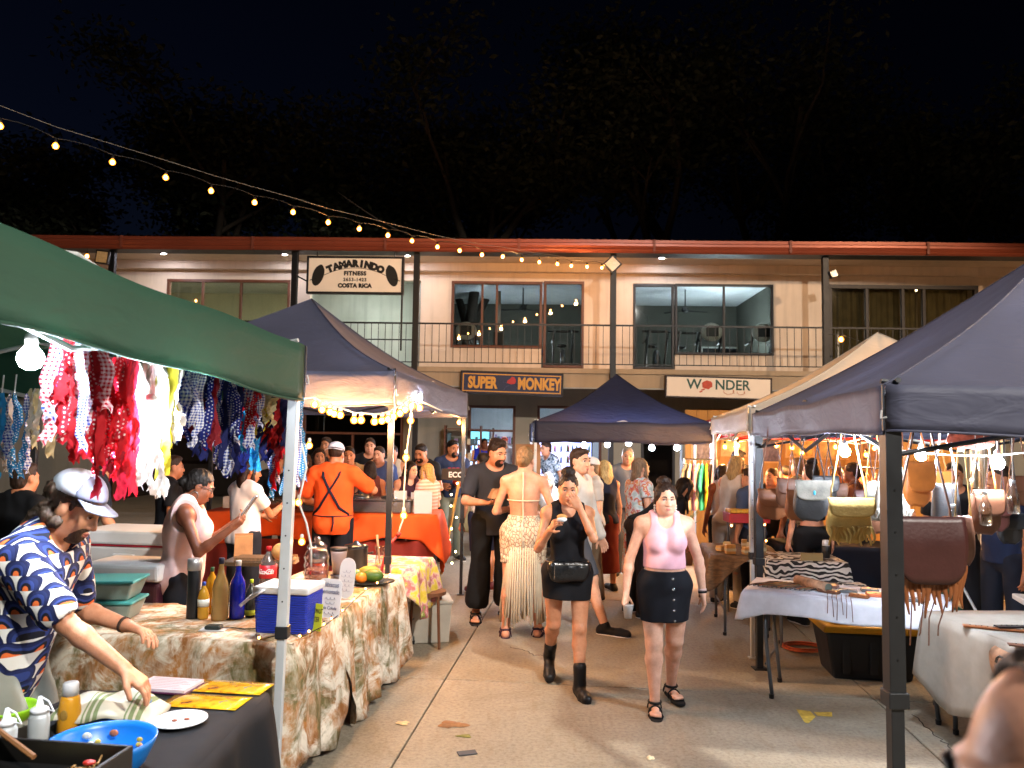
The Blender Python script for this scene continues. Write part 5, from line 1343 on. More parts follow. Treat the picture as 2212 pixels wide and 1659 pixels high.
def bulb(p, r, kind, label, group, sock=SOCK, cord=None, pw=0):
    o = thing('light_bulb', label, 'light bulb', p, 0, group)
    fil = kind in ('string', 'market')
    MB().lathe([(r * .3, -r * 1.02), (r * .75, -r * .75), (r, -r * .15), (r * .92, r * .3), (r * .5, r * .85), (r * .42, r * 1.05)], 12).build('glass', amber_glass() if fil else bulb_mat(kind), o, True)
    if fil: MB().sphere((0, 0, -r * .1), r * .55, 8, 6, 1, 1, 1.2).build('filament', bulb_mat(kind), o, True)
    MB().lathe([(r * .45, r * 1.0), (r * .5, r * 1.2), (r * .45, r * 1.9), (r * .2, r * 2.1)], 10).build('socket', sock, o, True)
    if pw:
        L = bpy.data.lights.new('bulb_light', 'POINT'); L.energy = pw; L.color = C('#ffb46a'); L.shadow_soft_size = r; l = bpy.data.objects.new('glow', L); COL.objects.link(l); l.parent = o; l.location = (0, 0, -r * 2.3)
    if cord: MB().tube([(0, 0, r * 2.0), (0, 0, cord)], .003, 5).build('cord', sock, o)
    return o
S = [(0, 272), (120, 315), (243, 350), (358, 383), (456, 412), (550, 437), (633, 458), (709, 480), (776, 494), (838, 508), (890, 520), (945, 533), (993, 541), (1041, 550), (1086, 554), (1127, 561), (1165, 566), (1204, 570), (1234, 574), (1268, 576), (1300, 578)]
pts = [at(x, y, 9.5 + .44 * i) for i, (x, y) in enumerate(S)]
for i, p in enumerate(pts):
    bulb(p, .042, 'string', '%s warm bulb from the left on the long string light above the yard' % ORD[i], 'bulbs of the long string light', SOCK, None, 26 if i % 2 == 1 and i > 6 else 0)
pre = [pts[0] - (pts[1] - pts[0]) * k + Vector((0, 0, .05 * k)) for k in (6, 4, 2)]
m = MB(); line = []
for a, b in zip(pre + pts, (pre + pts)[1:]):
    A_, B_ = a + Vector((0, 0, .10)), b + Vector((0, 0, .10))
    for k in range(6): q = A_.lerp(B_, k / 6); q.z += .035 * math.sin(PI * k / 6); line.append(q)
line.append(pts[-1] + Vector((0, 0, .10))); e = at(1323, 571, 18.2); line.append(e)
m.tube(line, .006, 6); tag(m.build('light_cable', BLK, None, True), 'black cable carrying the long string of warm bulbs', 'cable')
m = MB(); wl = [p + Vector((0, 0, .17 + .10 * (1 - k / 23))) for k, p in enumerate(pre + pts)] + [e + Vector((0, 0, .05))]; m.tube(wl, .004, 6)
tag(m.build('support_wire', pm('wire_pale', '#77726a', .5), None, True), 'thin support wire running above the long string of bulbs', 'wire')
o = thing('wooden_pole', 'wooden pole beyond the left edge that holds the long string light', 'pole', (pre[0].x, pre[0].y, 0)); MB().tube([(0, 0, 0), (0, 0, pre[0].z + .6)], [.10, .07], 10).build('shaft', BARK, o, True); MB().bx(-.3, .3, -.04, .04, pre[0].z + .2, pre[0].z + .28).build('cross_arm', BARK, o)
m = MB(); a, b = at(730, 415, 21), at(1060, 530, 21); m.tube([a.lerp(b, k / 12) - Vector((0, 0, .5 * math.sin(PI * k / 12))) for k in range(13)], .012, 5); tag(m.build('power_line', pm('line_dark', '#453d36', .7), None, True), 'thin dark power line behind the roof near the middle', 'wire')
bulb(at(1817, 733, 16.5), .06, 'string', 'single warm bulb hanging before the curtained window at upper right', None, cord=.2)
m = MB(); m.tube([at(1790, 722, 17.8), at(1817, 722, 16.5), at(1880, 745, 14), at(1960, 775, 11)], .006, 5); tag(m.build('light_cable', BLK, None, True), 'sagging cable from the right balcony post to the tents', 'cable')
bulb(at(188, 553, 17.5), .05, 'string', 'single warm bulb beside the floodlight at the far left of the balcony', None, cord=.2)
# LED bulbs of the green stall
def led(px, py, Y, r, label, kind='led', cord=.12): return bulb(at(px, py, Y), r, kind, label, None, SOCKW, cord)
led(66, 772, 2.35, .037, 'large white LED bulb hanging under the green tent at the left edge', 'softled')
led(326, 905, 2.97, .046, 'white LED bulb glaring behind the white and yellow ribbons', cord=.25)
led(560, 905, 4.7, .03, 'white LED bulb behind the blue ribbons near the white tent pole', cord=.3)
led(900, 858, 6.9, .05, 'flat white lamp under the roof of the dark navy tent', cord=.10)
# warm market string along the navy tent eave
W = [(680, 873), (696, 884), (713, 889), (722, 893), (735, 896), (765, 907), (780, 907), (809, 910), (825, 908), (838, 905), (850, 899), (864, 892), (875, 884), (889, 876), (906, 880), (887, 908), (992, 912), (877, 988), (668, 962), (645, 1085), (872, 1113), (652, 1170)]
wp = []
for i, (x, y) in enumerate(W):
    Yd = 5.95 if i < 14 else (6.4 if i in (14, 15, 17, 20) else 9.0 if i == 16 else 4.25)
    if i in (18, 19, 21): Yd = 3.95
    p = at(x, y, Yd); wp.append(p)
    bulb(p, .030 if Yd > 5 else .018, 'market', '%s round warm bulb from the left on the string along the navy tent' % ORD[i] if i < 15 else ['warm bulb hanging low at the near dark tent pole', 'round warm bulb at the far right corner of the navy tent', 'warm bulb halfway down the near dark tent pole', 'warm bulb tied high on the white tent pole', 'warm bulb in the middle of the white tent pole', 'lowest warm bulb on the cord at the dark tent pole', 'lowest warm bulb on the white tent pole'][i - 15], 'warm market bulbs', SOCKW, None, 24 if i in (1, 4, 6, 8, 11, 14, 16) else 0)
m = MB(); ln = [at(650, 862, 5.6)] + [p + Vector((0, 0, .055)) for p in wp[:15]]; m.tube(ln, .006, 6); m.tube([wp[14] + Vector((0, 0, .055)), at(960, 890, 8), wp[16] + Vector((0, 0, .06))], .006, 6)
tag(m.build('light_cable', SOCKW, None, True), 'pale cable of the warm bulbs looped along the navy tent', 'cable')
m = MB(); m.tube([wp[13], wp[15], wp[17], at(873, 1060, 6.4), wp[20], at(868, 1130, 6.35), at(861, 1150, 6.3)], .006, 6); tag(m.build('light_cable', SOCKW, None, True), 'pale cable running down the dark tent pole', 'cable')
m = MB(); m.tube([at(864, 1150, 6.3), at(858, 1158, 6.3)], .018, 8); m.tube([at(858, 1158, 6.3), at(838, 1180, 6.3), at(828, 1215, 6.25), at(818, 1262, 6.2)], .012, 8); tag(m.build('extension_cord', pm('red_cord', '#a8302a', .5), None, True), 'red extension cord hanging beside the dark tent pole', 'cord')
m = MB(); m.tube([at(652, 960, 3.9), at(662, 1010, 3.9), at(645, 1085, 3.9), at(662, 1130, 3.9), at(672, 1180, 3.92), at(672, 1225, 3.95)], .005, 6); tag(m.build('light_cable', SOCKW, None, True), 'pale cable twisted down the white tent pole', 'cable')
# cool bulbs of the centre tent
for i, (x, y) in enumerate(((1262, 962), (1312, 960), (1358, 957), (1408, 967), (1462, 967))):
    bulb(at(x, y, 11.75), .042, 'cool', '%s cool white bulb from the left under the middle navy tent' % ORD[i], 'cool bulbs of the middle tent', SOCKW, .12)
led(1066, 985, 12.5, .05, 'bright white lamp on the stall counter behind the man in the dark polo', 'cool', .05)
# right stalls
for i, (x, y, Yd) in enumerate(((1566, 965, 9.8), (1594, 962, 9.3), (1640, 972, 10.4), (1678, 962, 9.5), (1711, 967, 10), (1732, 978, 9.6), (1805, 965, 9.7), (1819, 973, 9.2), (1871, 982, 9.3), (1889, 968, 9.8))):
    bulb(at(x, y, Yd), .034, 'market', '%s warm bulb from the left on the clothes stall string' % ORD[i], 'warm bulbs of the clothes stall', SOCK, .08, 75 if i % 2 == 0 else 0)
m = MB(); m.tube([at(1548, 948, 9.8), at(1594, 952, 9.3), at(1678, 950, 9.5), at(1805, 954, 9.7), at(1900, 950, 9.8)], .006, 5); tag(m.build('light_cable', BLK, None, True), 'dark cable of the warm bulbs in the clothes stall', 'cable')
led(1825, 975, 3.8, .026, 'bright white bulb above the yellow fringe bag'); led(1990, 982, 4.6, .034, 'bright white bulb above the orange leather bag'); led(2076, 965, 4.4, .024, 'small white bulb below the woven leather purse'); led(2155, 1000, 4.3, .034, 'bright white bulb at the right edge above the bottles')
m = MB(); m.tube([at(1940, 972, 4.6), at(1992, 978, 4.6), at(2060, 984, 4.5), at(2140, 985, 4.4), at(2230, 976, 4.2)], .005, 6); tag(m.build('light_cable', SOCKW, None, True), 'white cable of the bright bulbs under the leather stall roof', 'cable')
bulb(at(1652, 1133, 7.7), .012, 'market', 'tiny candle bulb in front of the soap display', 'soap stall lights'); bulb(at(1655, 1168, 7.6), .012, 'market', 'tiny candle bulb low on the soap display', 'soap stall lights'); bulb(at(1580, 1135, 8.0), .014, 'market', 'tiny warm bulb at the left of the soap display', 'soap stall lights')
# fairy lights along the tie-dye table
m = MB(); fl = [at(560, 1382, 4.02), at(600, 1372, 4.0), at(625, 1368, 4.0), gnd(648, 1378, .76), gnd(668, 1368, .77), gnd(700, 1352, .765), gnd(716, 1340, .765), gnd(740, 1322, .765), gnd(765, 1297, .765), gnd(790, 1275, .765), gnd(815, 1262, .765), gnd(842, 1244, .765)]
m.tube(fl, .003, 5); tag(m.build('fairy_light_cable', BLK, None, True), 'thin dark fairy light cable along the tie-dye table edge', 'cable')
for i, p in enumerate(fl): bulb(p + Vector((0, -.005, .012)), .008, 'market', '%s tiny fairy light from the left along the tie-dye table edge' % ORD[i], 'fairy lights of the drinks table', SOCK)

# ------------------------------------------------------------------ ribbons of rag cloth under the green tent
def ribbon_mat(kind):
    nm = 'ribbon_' + kind
    if nm in _mats: return _mats[nm]
    t = NT(nm); uv = t.n('ShaderNodeUVMap').outputs[0]; sx = t.n('ShaderNodeSeparateXYZ'); t.l(uv, sx.inputs[0]); u, v = sx.outputs[0], sx.outputs[1]
    cols = {'red': ('#b3121f', None), 'reddot': ('#b8152a', '#e8dede'), 'redging': ('#b81c30', '#e6d6d8'), 'blueging': ('#2440a0', '#e6eaf0'), 'bluedot': ('#1a2c8a', '#dfe4f0'), 'navy': ('#18205c', None), 'yellow': ('#c9bb2c', None), 'white': ('#dcdad2', None), 'cyan': ('#2a8fc4', None), 'cyandot': ('#2c7fb8', '#dbe8ef'), 'cream': ('#cfc8a0', None), 'maroon': ('#7c1020', None), 'grey': ('#9a938c', None)}
    a, b = cols[kind]; c = a
    if kind.endswith('ging'):
        s1 = t.math('GREATER_THAN', t.math('FRACT', t.math('MULTIPLY', u, 3.0)), .5); s2 = t.math('GREATER_THAN', t.math('FRACT', t.math('MULTIPLY', v, 3.0)), .5)
        c = t.mix(t.math('MULTIPLY', t.math('ADD', s1, s2), .5), a, b)
    elif kind.endswith('dot'):
        fu = t.math('SUBTRACT', t.math('FRACT', t.math('MULTIPLY', u, 3.0)), .5); fv = t.math('SUBTRACT', t.math('FRACT', t.math('ADD', t.math('MULTIPLY', v, 3.0), t.math('MULTIPLY', t.math('FLOOR', t.math('MULTIPLY', u, 3.0)), .5))), .5)
        r2 = t.math('ADD', t.math('MULTIPLY', fu, fu), t.math('MULTIPLY', fv, fv)); c = t.mix(t.math('LESS_THAN', r2, .045), a, b)
    if isinstance(c, str): t.set(Base_Color=c4(c))
    else: t.set(Base_Color=c)
    t.set(Roughness=.85); tl = t.n('ShaderNodeBsdfTranslucent')
    if isinstance(c, str): tl.inputs[0].default_value = c4(c)
    else: t.l(c, tl.inputs[0])
    mx = t.n('ShaderNodeMixShader'); mx.inputs[0].default_value = .4; t.l(t.b.outputs[0], mx.inputs[1]); t.l(tl.outputs[0], mx.inputs[2]); t.l(mx.outputs[0], t.out.inputs[0])
    _mats[nm] = t.m; return t.m
def garland(px, ytop, ybot, Y, kinds, label, seed, n=7, width=.046):
    rn = random.Random(seed); p = at(px, ytop, Y); L0 = p.z - at(px, ybot, Y).z
    o = thing('rag_ribbon_bunch', label, 'ribbons', p, 0, 'rag ribbon bunches under the green tent')
    for k in range(n):
        kd = kinds[k % len(kinds)]; L = L0 * rn.uniform(.55, 1.02) if k else L0; w = width * rn.uniform(.6, 1.05)
        x0, y0 = rn.uniform(-.07, .07), rn.uniform(-.03, .03); ph, a1, tw, sw = rn.uniform(0, 6), rn.uniform(.004, .012), rn.uniform(-.6, .6), rn.uniform(-.03, .03); yaw = rn.uniform(-.7, .7)
        m = MB(); m.uv = {}; nv = 22
        for j in range(nv + 1):
            v = j / nv; ang = yaw + tw * v + .5 * math.sin(v * 7 + ph); z = .03 - L * v
            cx = x0 + sw * v + a1 * math.sin(v * 9 + ph); cy = y0 + a1 * math.cos(v * 7.5 + ph * 2); pin = min(1, .35 + v * 6)
            for i in range(5):
                f = (i / 4 - .5); cu = .009 * math.sin(f * 6 + ph + v * 34) * (.4 + v)
                m.v.append((cx + w * pin * f * math.cos(ang) - cu * math.sin(ang), cy + w * pin * f * math.sin(ang) + cu * math.cos(ang), z + (.012 * math.sin(i * 2.3 + ph) if j == nv else 0))); m.uv[len(m.v) - 1] = (i / 4, v * L / w)
        for j in range(nv):
            for i in range(4): a = j * 5 + i; m.f.append((a, a + 1, a + 6, a + 5))
        m.build('strip', ribbon_mat(kd), o, True)
    MB().tube([(0, 0, .02), (.005, 0, .10), (0, .01, max(.12, 2.10 - p.z))], .004, 5).build('hanging_string', SOCKW, o)
    return o
G = [(150, 742, 1008, 2.62, ['red', 'reddot', 'blueging', 'red', 'redging'], 'red dotted ribbons mixed with blue gingham, leftmost bright bunch'), (200, 745, 1020, 2.75, ['red', 'red', 'reddot', 'red', 'redging'], 'red dotted ribbons hanging above the grey and white cap'), (252, 790, 1095, 2.85, ['maroon', 'red', 'reddot'], 'longest red ribbons, hanging in front of the cap brim'),
     (308, 800, 1090, 3.0, ['white', 'white', 'grey', 'white'], 'white ribbons glowing in front of the LED bulb'), (352, 785, 1045, 3.05, ['yellow', 'white', 'yellow'], 'yellow and white ribbons glowing beside the LED bulb'), (405, 800, 980, 3.2, ['blueging', 'bluedot', 'blueging'], 'blue gingham ribbons right of the yellow ones'),
     (447, 808, 1000, 3.3, ['navy', 'maroon', 'bluedot'], 'navy and maroon ribbons in the middle of the row'), (488, 815, 1045, 3.6, ['bluedot', 'blueging', 'navy'], 'blue dotted ribbons hanging above the white shirted woman'), (530, 830, 980, 3.75, ['red', 'reddot', 'blueging'], 'red ribbons between two blue bunches near the pole'),
     (565, 842, 960, 3.95, ['yellow', 'cream', 'navy'], 'mustard yellow ribbons near the white pole'), (592, 850, 1010, 4.05, ['navy', 'red', 'maroon'], 'navy and red ribbons two bunches from the white pole'), (622, 862, 1090, 4.1, ['cyandot', 'blueging', 'red'], 'blue gingham and cyan ribbons next to the white pole'),
     (30, 862, 1055, 3.9, ['cyan', 'cyandot', 'blueging'], 'light blue ribbons at the far left edge'), (95, 852, 1000, 3.9, ['cream', 'white', 'cream'], 'cream ribbons behind, right of the light blue ones'), (2, 870, 1030, 3.95, ['white', 'grey'], 'white ribbons cut by the left picture edge'), (540, 900, 1030, 4.2, ['cyan', 'navy', 'cyan'], 'cyan and navy ribbons hanging behind the red and mustard ones')]
for k, (x, y0, y1, Yd, kd, lab) in enumerate(G): garland(x, y0, y1, Yd, kd, lab, 20 + k, 15 if k < 12 else 9)

# ------------------------------------------------------------------ goods on the left tables
def on(px, py, z=.745): return gnd(px, py, z)
def bottle(label, px, py, h, r, glass, capm, prof='bottle', z=.745, lab=None, liquid=None, name='bottle'):
    p = on(px, py, z); o = thing(name, label, 'bottle', p)
    if prof == 'bottle': pr = [(r * .92, 0), (r, .012), (r, h * .58), (r * .9, h * .64), (r * .45, h * .76), (r * .34, h * .82), (r * .33, h * .93)]
    elif prof == 'cyl': pr = [(r * .96, 0), (r, .01), (r, h * .80), (r * .96, h * .82)]
    elif prof == 'wide': pr = [(r * .95, 0), (r, .012), (r * 1.0, h * .5), (r * .8, h * .62), (r * .42, h * .75), (r * .30, h * .86), (r * .3, h * .92)]
    else: pr = [(r * .9, 0), (r, .015), (r, h * .30), (r * .93, h * .36), (r, h * .44), (r, h * .60), (r * .75, h * .76), (r * .3, h * .88), (r * .28, h * .93)]
    MB().lathe(pr, 20).build('glass', glass, o, True); zc = pr[-1][1]; rc_ = pr[-1][0] * 1.15
    MB().lathe([(rc_, zc - .004), (rc_, h), (rc_ * .9, h + .002)], 16).build('cap', capm, o, True)
    if lab: MB().lathe([(r * 1.012, h * lab[1]), (r * 1.012, h * lab[2])], 20).build('label_band', lab[0], o, True)
    return o
GB = pm('cobalt_glass', '#101a8c', .08, var=.05, trans=.25, spec=.6); CLR = glassm('clear_plastic', (.86, .84, .78), .16, .05)
bottle('tall black canister with silver top, leftmost on the drinks table', 416, 1335, .34, .037, pm('black_can', '#15181c', .35), pm('silver_cap', '#9da0a3', .3, metal=.7), 'cyl')
bottle('small orange soda bottle with blue cap beside the black canister', 438, 1337, .21, .032, pm('orange_drink', '#b98a2e', .15, trans=.2), pm('blue_cap', '#2746a0', .4), 'soda', lab=(pm('white_label', '#c9cbc4', .6), .35, .55))
bottle('orange juice bottle behind the clear liquor bottle', 455, 1325, .27, .035, pm('juice', '#c98a1c', .2), pm('green_cap', '#2d5a3c', .4), 'soda')
bottle('clear amber liquor bottle with dark capsule in front of the woman with the phone', 474, 1338, .35, .048, pm('amber_glass', '#a88a54', .08, trans=.45), pm('dark_capsule', '#1a1c30', .4), 'wide')
bottle('tall cobalt blue bottle in the middle of the drinks table', 511, 1335, .33, .044, GB, pm('white_cap', '#b7b3ae', .4))
bottle('dark sauce bottle with lime green cap left of the blue cooler', 541, 1332, .215, .033, pm('dark_sauce', '#23241d', .25), pm('lime_cap', '#a9c21f', .4), 'soda', lab=(pm('lime_label', '#b2c02c', .6), .06, .20))
o = bottle('large cola bottle with red label and red cap behind the blue cooler', 577, 1295, .34, .055, pm('pet_clear', '#6d625c', .1, trans=.5), pm('red_cap', '#b01420', .4), 'soda', lab=(pm('cola_red', '#b5101c', .4), .42, .66))
WTX = pm('white_print', '#e0dcd8', .6, var=0)
for k, ch in enumerate('Coca-Cola'):
    a = (k - 4) * .19; text('letter', ch, .045, WTX, o, facing((.0575 * math.sin(a), -.0575 * math.cos(a), .185), a), extrude=.001, shear=.3)
# blue picnic cooler with white lid and handle
p = on(608, 1372); o = thing('cool_box', 'blue picnic cooler with white lid and tilted handle beside the white pole', 'cooler', (p.x, p.y + .13, .745), AY)
BLU = NT('ribbed_blue'); vv = BLU.coord(); sp = BLU.n('ShaderNodeSeparateXYZ'); BLU.l(vv, sp.inputs[0]); BLU.set(Base_Color=c4('#1733b4'), Roughness=.45); BLU.bump(BLU.math('SINE', BLU.math('MULTIPLY', sp.outputs[2], 520)), .8, .006)
MB().frustum((0, 0, 0), (.285, .22), (.305, .24), .21).build('body', BLU.m, o, bevel=.012); WPL = pm('white_plastic', '#c4c6c9', .4, var=.04)
MB().bx(-.16, .16, -.128, .128, .211, .250).build('lid', WPL, o, bevel=.012); m = MB(); m.tube([(-.165, -.10, .20), (-.22, -.14, .145)], .014, 6, sq=.6); m.tube([(-.162, -.1, .205), (-.09, -.135, .235), (-.165, -.14, .19)], .010, 6); m.build('handle', WPL, o, True)
p = on(615, 1285); o = thing('coconut', 'peeled brown coconut resting behind the blue cooler lid', 'coconut', (p.x + .01, p.y - .16, 1.0)); MB().sphere((0, 0, .055), .058, 14, 10, 1, 1, .95).build('shell', pm('coconut', '#a9773f', .7, var=.4, vs=22, bump=.5, bs=60), o, True)
# cards with hand lettering
PEN = pm('marker_black', '#1d1d1f', .7, var=0); PENB = pm('marker_navy', '#28305a', .7, var=0)
def card(label, px, py, w, h, col, z=.745, rz=0.0, lean=.12, round_=.0, name='price_card'):
    p = on(px, py, z); o = thing(name, label, 'card', p, rz); M = Matrix.Rotation(-lean, 3, 'X')
    pts = []
    rr = round_ or .004
    for cx, cz, a0 in ((w / 2 - rr, rr, -PI / 2), (w / 2 - rr, h - rr, 0), (-w / 2 + rr, h - rr, PI / 2), (-w / 2 + rr, rr, PI)):
        for k in range(5): a = a0 + k * PI / 8; pts.append((cx + rr * math.cos(a), cz + rr * math.sin(a)))
    MB().prism(pts, .004, M).build('board', pm('card_' + col.strip('#'), col, .6, var=.04), o)
    return o, Matrix.Rotation(-lean, 4, 'X')
o, ML = card('white rounded hand-lettered drinks card on the tie-dye table', 708, 1335, .155, .225, '#cfd0d2', rz=-.35, round_=.03)
for s, z, sz in (('Hibiscus', .19, .042), ('Lemonade', .15, .038), ('Piña Colada', .057, .028)): text('lettering', s, sz, PENB, o, ML @ facing((0, -.0035, z)) @ Matrix.Diagonal((.8, 1, 1, 1)), extrude=.0004, shear=.15)
for k, (z, w_) in enumerate(((.112, .08), (.086, .06), (.028, .08))): scribble(o, PENB, .005, -.0035, z, w_, .014, ML, .0011, k)
o, ML = card('lime green hand-lettered coconut water card by the white pole', 676, 1362, .10, .145, '#b9c62a', rz=-.4)
for s, z in (('COCONUT', .105), ('WATER', .06)): text('lettering', s, .030, PEN, o, ML @ facing((0, -.0035, z)) @ Matrix.Diagonal((.72, 1.2, 1, 1)), extrude=.0004, shear=.1)
o, ML = card('white shaped card with faint script behind the drinks card', 745, 1292, .13, .26, '#bdbcbb', rz=-.5, round_=.06)
for k, (z, w_) in enumerate(((.17, .06), (.14, .08), (.11, .085), (.08, .08), (.05, .06))): scribble(o, PENB, 0, -.0035, z, w_, .016, ML, .0009, 10 + k)
# glass drink dispenser, black pot, blender jug, bowl of fruit
p = on(682, 1275); o = thing('drink_dispenser', 'ribbed glass jar with lid holding red fruit water', 'jar', (p.x, p.y, .745))
m = MB(); m.lathe([(.085 + .004 * math.sin(k * 1.5), .05 + k * .013) for k in range(16)] + [(.07, .27), (.055, .285)], 24); m.build('jar', glassm('jar_glass', (.93, .88, .86), .18, .03), o, True)
MB().lathe([(.078, .06), (.078, .17)], 20).build('fruit_water', pm('hibiscus_water', '#a2483f', .1, trans=.55), o, True); MB().lathe([(.066, .286), (.07, .30), (.045, .325), (.014, .335), (.022, .35), (.018, .365)], 20).build('lid', glassm('jar_glass', (1, 1, 1), .1), o, True)
MB().lathe([(.11, 0), (.11, .045), (.09, .049)], 20).build('stand', pm('dark_stand', '#181513', .4), o, True)
p = on(762, 1245); o = thing('stock_pot', 'black lidded pot behind the blender jug', 'pot', (p.x, p.y + .1, .745)); MB().lathe([(.085, 0), (.092, .01), (.092, .2), (.095, .205)], 24).build('pot', pm('pot_black', '#14161a', .35), o, True); MB().lathe([(.096, .206), (.09, .222), (.03, .235), (.015, .255)], 20).build('lid', pm('pot_lid', '#2b2e33', .2, metal=.6), o, True)
for s in (-1, 1): MB().tube([(s * .09, 0, .16), (s * .125, 0, .165), (s * .125, .03, .165)], .008, 6).build('handle', BLK, o)
p = on(730, 1262); o = thing('blender_jug', 'upturned grey plastic blender jug', 'jug', (p.x, p.y, .745)); MB().lathe([(.05, 0), (.056, .06), (.06, .07)], 16).build('motor_base', GYMS, o, True); MB().lathe([(.038, .072), (.06, .23), (.061, .24)], 18).build('jug', pm('smoky_plastic', '#b09d98', .2, trans=.3), o, True); MB().lathe([(.063, .241), (.063, .262)], 18).build('lid', BLK, o, True)
p = on(795, 1262); o = thing('fruit_platter', 'dark platter of fruit on the tie-dye table', 'platter', (p.x, p.y, .745)); MB().lathe([(.10, 0), (.19, .02), (.195, .028), (.10, .012)], 24, sy=.7).build('dish', pm('platter', '#1d211c', .4), o, True)
for k, (x, y, z, r, c, lab, sxx) in enumerate(((-.04, -.05, .025, .042, '#d9741c', 'round orange on the fruit platter', 1), (.04, -.02, .03, .05, '#41601f', 'green papaya at the right of the fruit platter', 1.5), (-.10, .03, .03, .045, '#4a6b2a', 'green avocado at the left of the fruit platter', 1.2), (0, .05, .035, .055, '#8a7a2c', 'mottled yellow papaya at the back of the fruit platter', 1.6))):
    f = thing('fruit', lab, 'fruit', (p.x + x, p.y + y, .745 + z - .005)); MB().sphere((0, 0, r * .8), r, 14, 10, sxx, 1, .9).build('skin', pm('fruit' + c, c, .45, var=.2, vs=20), f, True); MB().tube([(r * sxx * .9, 0, r * .8), (r * sxx * 1.05, 0, r * .85)], .004, 5).build('stem', BARK, f)
p = on(820, 1225); o = thing('glass_vase', 'pale flared glass vase with a wooden spoon', 'vase', (p.x, p.y, .745)); MB().lathe([(.03, 0), (.045, .02), (.035, .07), (.032, .12), (.05, .17)], 16).build('vase', glassm('jar_glass', (1, 1, 1), .1), o, True); MB().tube([(0, 0, .03), (-.03, .01, .26)], [.006, .011], 6).build('spoon', pm('spoon_wood', '#b39a7c', .7), o)
# bags, trays and clutter on the aisle table behind
KR = pm('kraft_paper', '#8d6a48', .85, var=.2, vs=12, bump=.4, bs=30)
def paperbag(label, px, py, w, h, d, z=.745, Y=None, mat=KR, rz=0.0):
    p = on(px, py, z); o = thing('paper_bag', label, 'bag', p, rz); m = MB(); m.frustum((0, 0, 0), (w, d), (w * .98, d * .5), h); q = m.build('bag', mat, o, bevel=.004)
    MB().bx(-w * .49, w * .49, -.004, .004, h, h + .02).build('folded_rim', mat, o); return o
paperbag('crumpled brown paper bag beside the woman with the phone', 525, 1208, .15, .20, .10, rz=.3); paperbag('flat brown paper packet on the serving table', 622, 1216, .16, .05, .12)
o = thing('serving_tray', 'shiny foil serving tray on the table behind the cola bottle', 'tray', (on(565, 1218).x, on(565, 1218).y, .745)); MB().frustum((0, 0, 0), (.5, .26), (.56, .32), .035).build('tray', pm('foil', '#8a8782', .2, metal=.9, bump=.6, bs=40), o); MB().bx(-.2, .25, -.08, .1, .036, .06).build('food', pm('grill_food', '#5d4a35', .6, var=.5, vs=60, bump=1, bs=80), o)
o = thing('credit_card_reader', 'small dark card reader with a white cloth under it on the tie-dye table', 'device', on(462, 1360)); MB().bx(-.045, .045, -.03, .03, .004, .026).build('reader', pm('reader', '#1e2624', .4), o, bevel=.01); MB().bx(-.07, .07, -.04, .035, 0, .0035).build('napkin', WPL, o); MB().tube([(.04, 0, .012), (.1, .02, .006), (.17, .0, .006), (.25, .02, .006)], .003, 5).build('wire', BLK, o)
# plastic boxes and coolers at the left
TEAL = pm('teal_lid', '#3f8d8c', .4, var=.08); FROST = pm('frosted_plastic', '#8fa39c', .3, var=.06, trans=.35)
for k, (z, lab) in enumerate(((.745, 'lower clear plastic tub with teal lid at the left of the drinks table'), (.862, 'upper clear plastic tub with teal lid, stacked on another tub'))):
    p = on(205, 1345); o = thing('storage_tub', lab, 'tub', (p.x, p.y + .12, z), .1); MB().frustum((0, 0, 0), (.30, .2), (.36, .25), .095).build('tub', FROST, o, bevel=.01); MB().bx(-.19, .19, -.135, .135, .096, .114).build('lid', TEAL, o, bevel=.008)
p = on(285, 1325); o = thing('plastic_cup', 'clear plastic cup right of the teal lidded tubs', 'cup', p); MB().lathe([(.026, 0), (.036, .075), (.039, .078)], 16).build('cup', CLR, o, True)
def cooler(label, c, w, d, h, bodyc, lidc, z=0.0, rz=0.0, stripe=None, name='cool_box'):
    o = thing(name, label, 'cooler', (c[0], c[1], z), rz); MB().frustum((0, 0, 0), (w * .92, d * .9), (w, d), h * .74).build('body', pm('cool_' + bodyc, bodyc, .45, var=.06), o, bevel=.02)
    MB().frustum((0, 0, h * .76), (w * 1.03, d * 1.04), (w * .97, d * .96), h * .2).build('lid', pm('cool_' + lidc, lidc, .45, var=.05), o, bevel=.02)
    MB().bx(-w * .1, w * .1, -d * .52 - .02, -d * .5, h * .50, h * .64).build('latch', pm('cool_' + lidc, lidc), o, bevel=.006); MB().bx(-w * .06, w * .06, -d * .46 - .01, -d * .46 + .01, h * .1, h * .2).build('drain_plug', pm('cool_' + lidc, lidc), o, bevel=.004)
    if stripe: MB().bx(-w * .505, w * .505, -d * .505, d * .505, h * .742, h * .758).build('stripe', pm('stripe' + stripe, stripe), o)
    return o
p = at(310, 1190, 5.9); cooler('large white cooler with red stripe standing on the crate behind the tubs', (p.x, p.y), .80, .46, .50, '#b9b8b6', '#c3c4c4', .62, -.12, '#a02234'); table('low table under the large white cooler', (p.x, p.y), .95, .6, .61, -.12)
p = at(290, 1262, 5.2); cooler('maroon cooler with white lid in front of the large white cooler', (p.x, p.y), .56, .42, .50, '#3a1620', '#c0bdb6', .49, -.1); o = thing('plastic_crate', 'dark crate under the maroon cooler', 'crate', (p.x, p.y, 0), -.1); MB().frustum((0, 0, 0), (.56, .42), (.6, .46), .485).build('crate', pm('crate_dark', '#1d1b1e', .5), o, bevel=.01); MB().bx(-.28, .28, -.243, -.23, .40, .44).build('rim', pm('crate_dark', '#1d1b1e'), o)
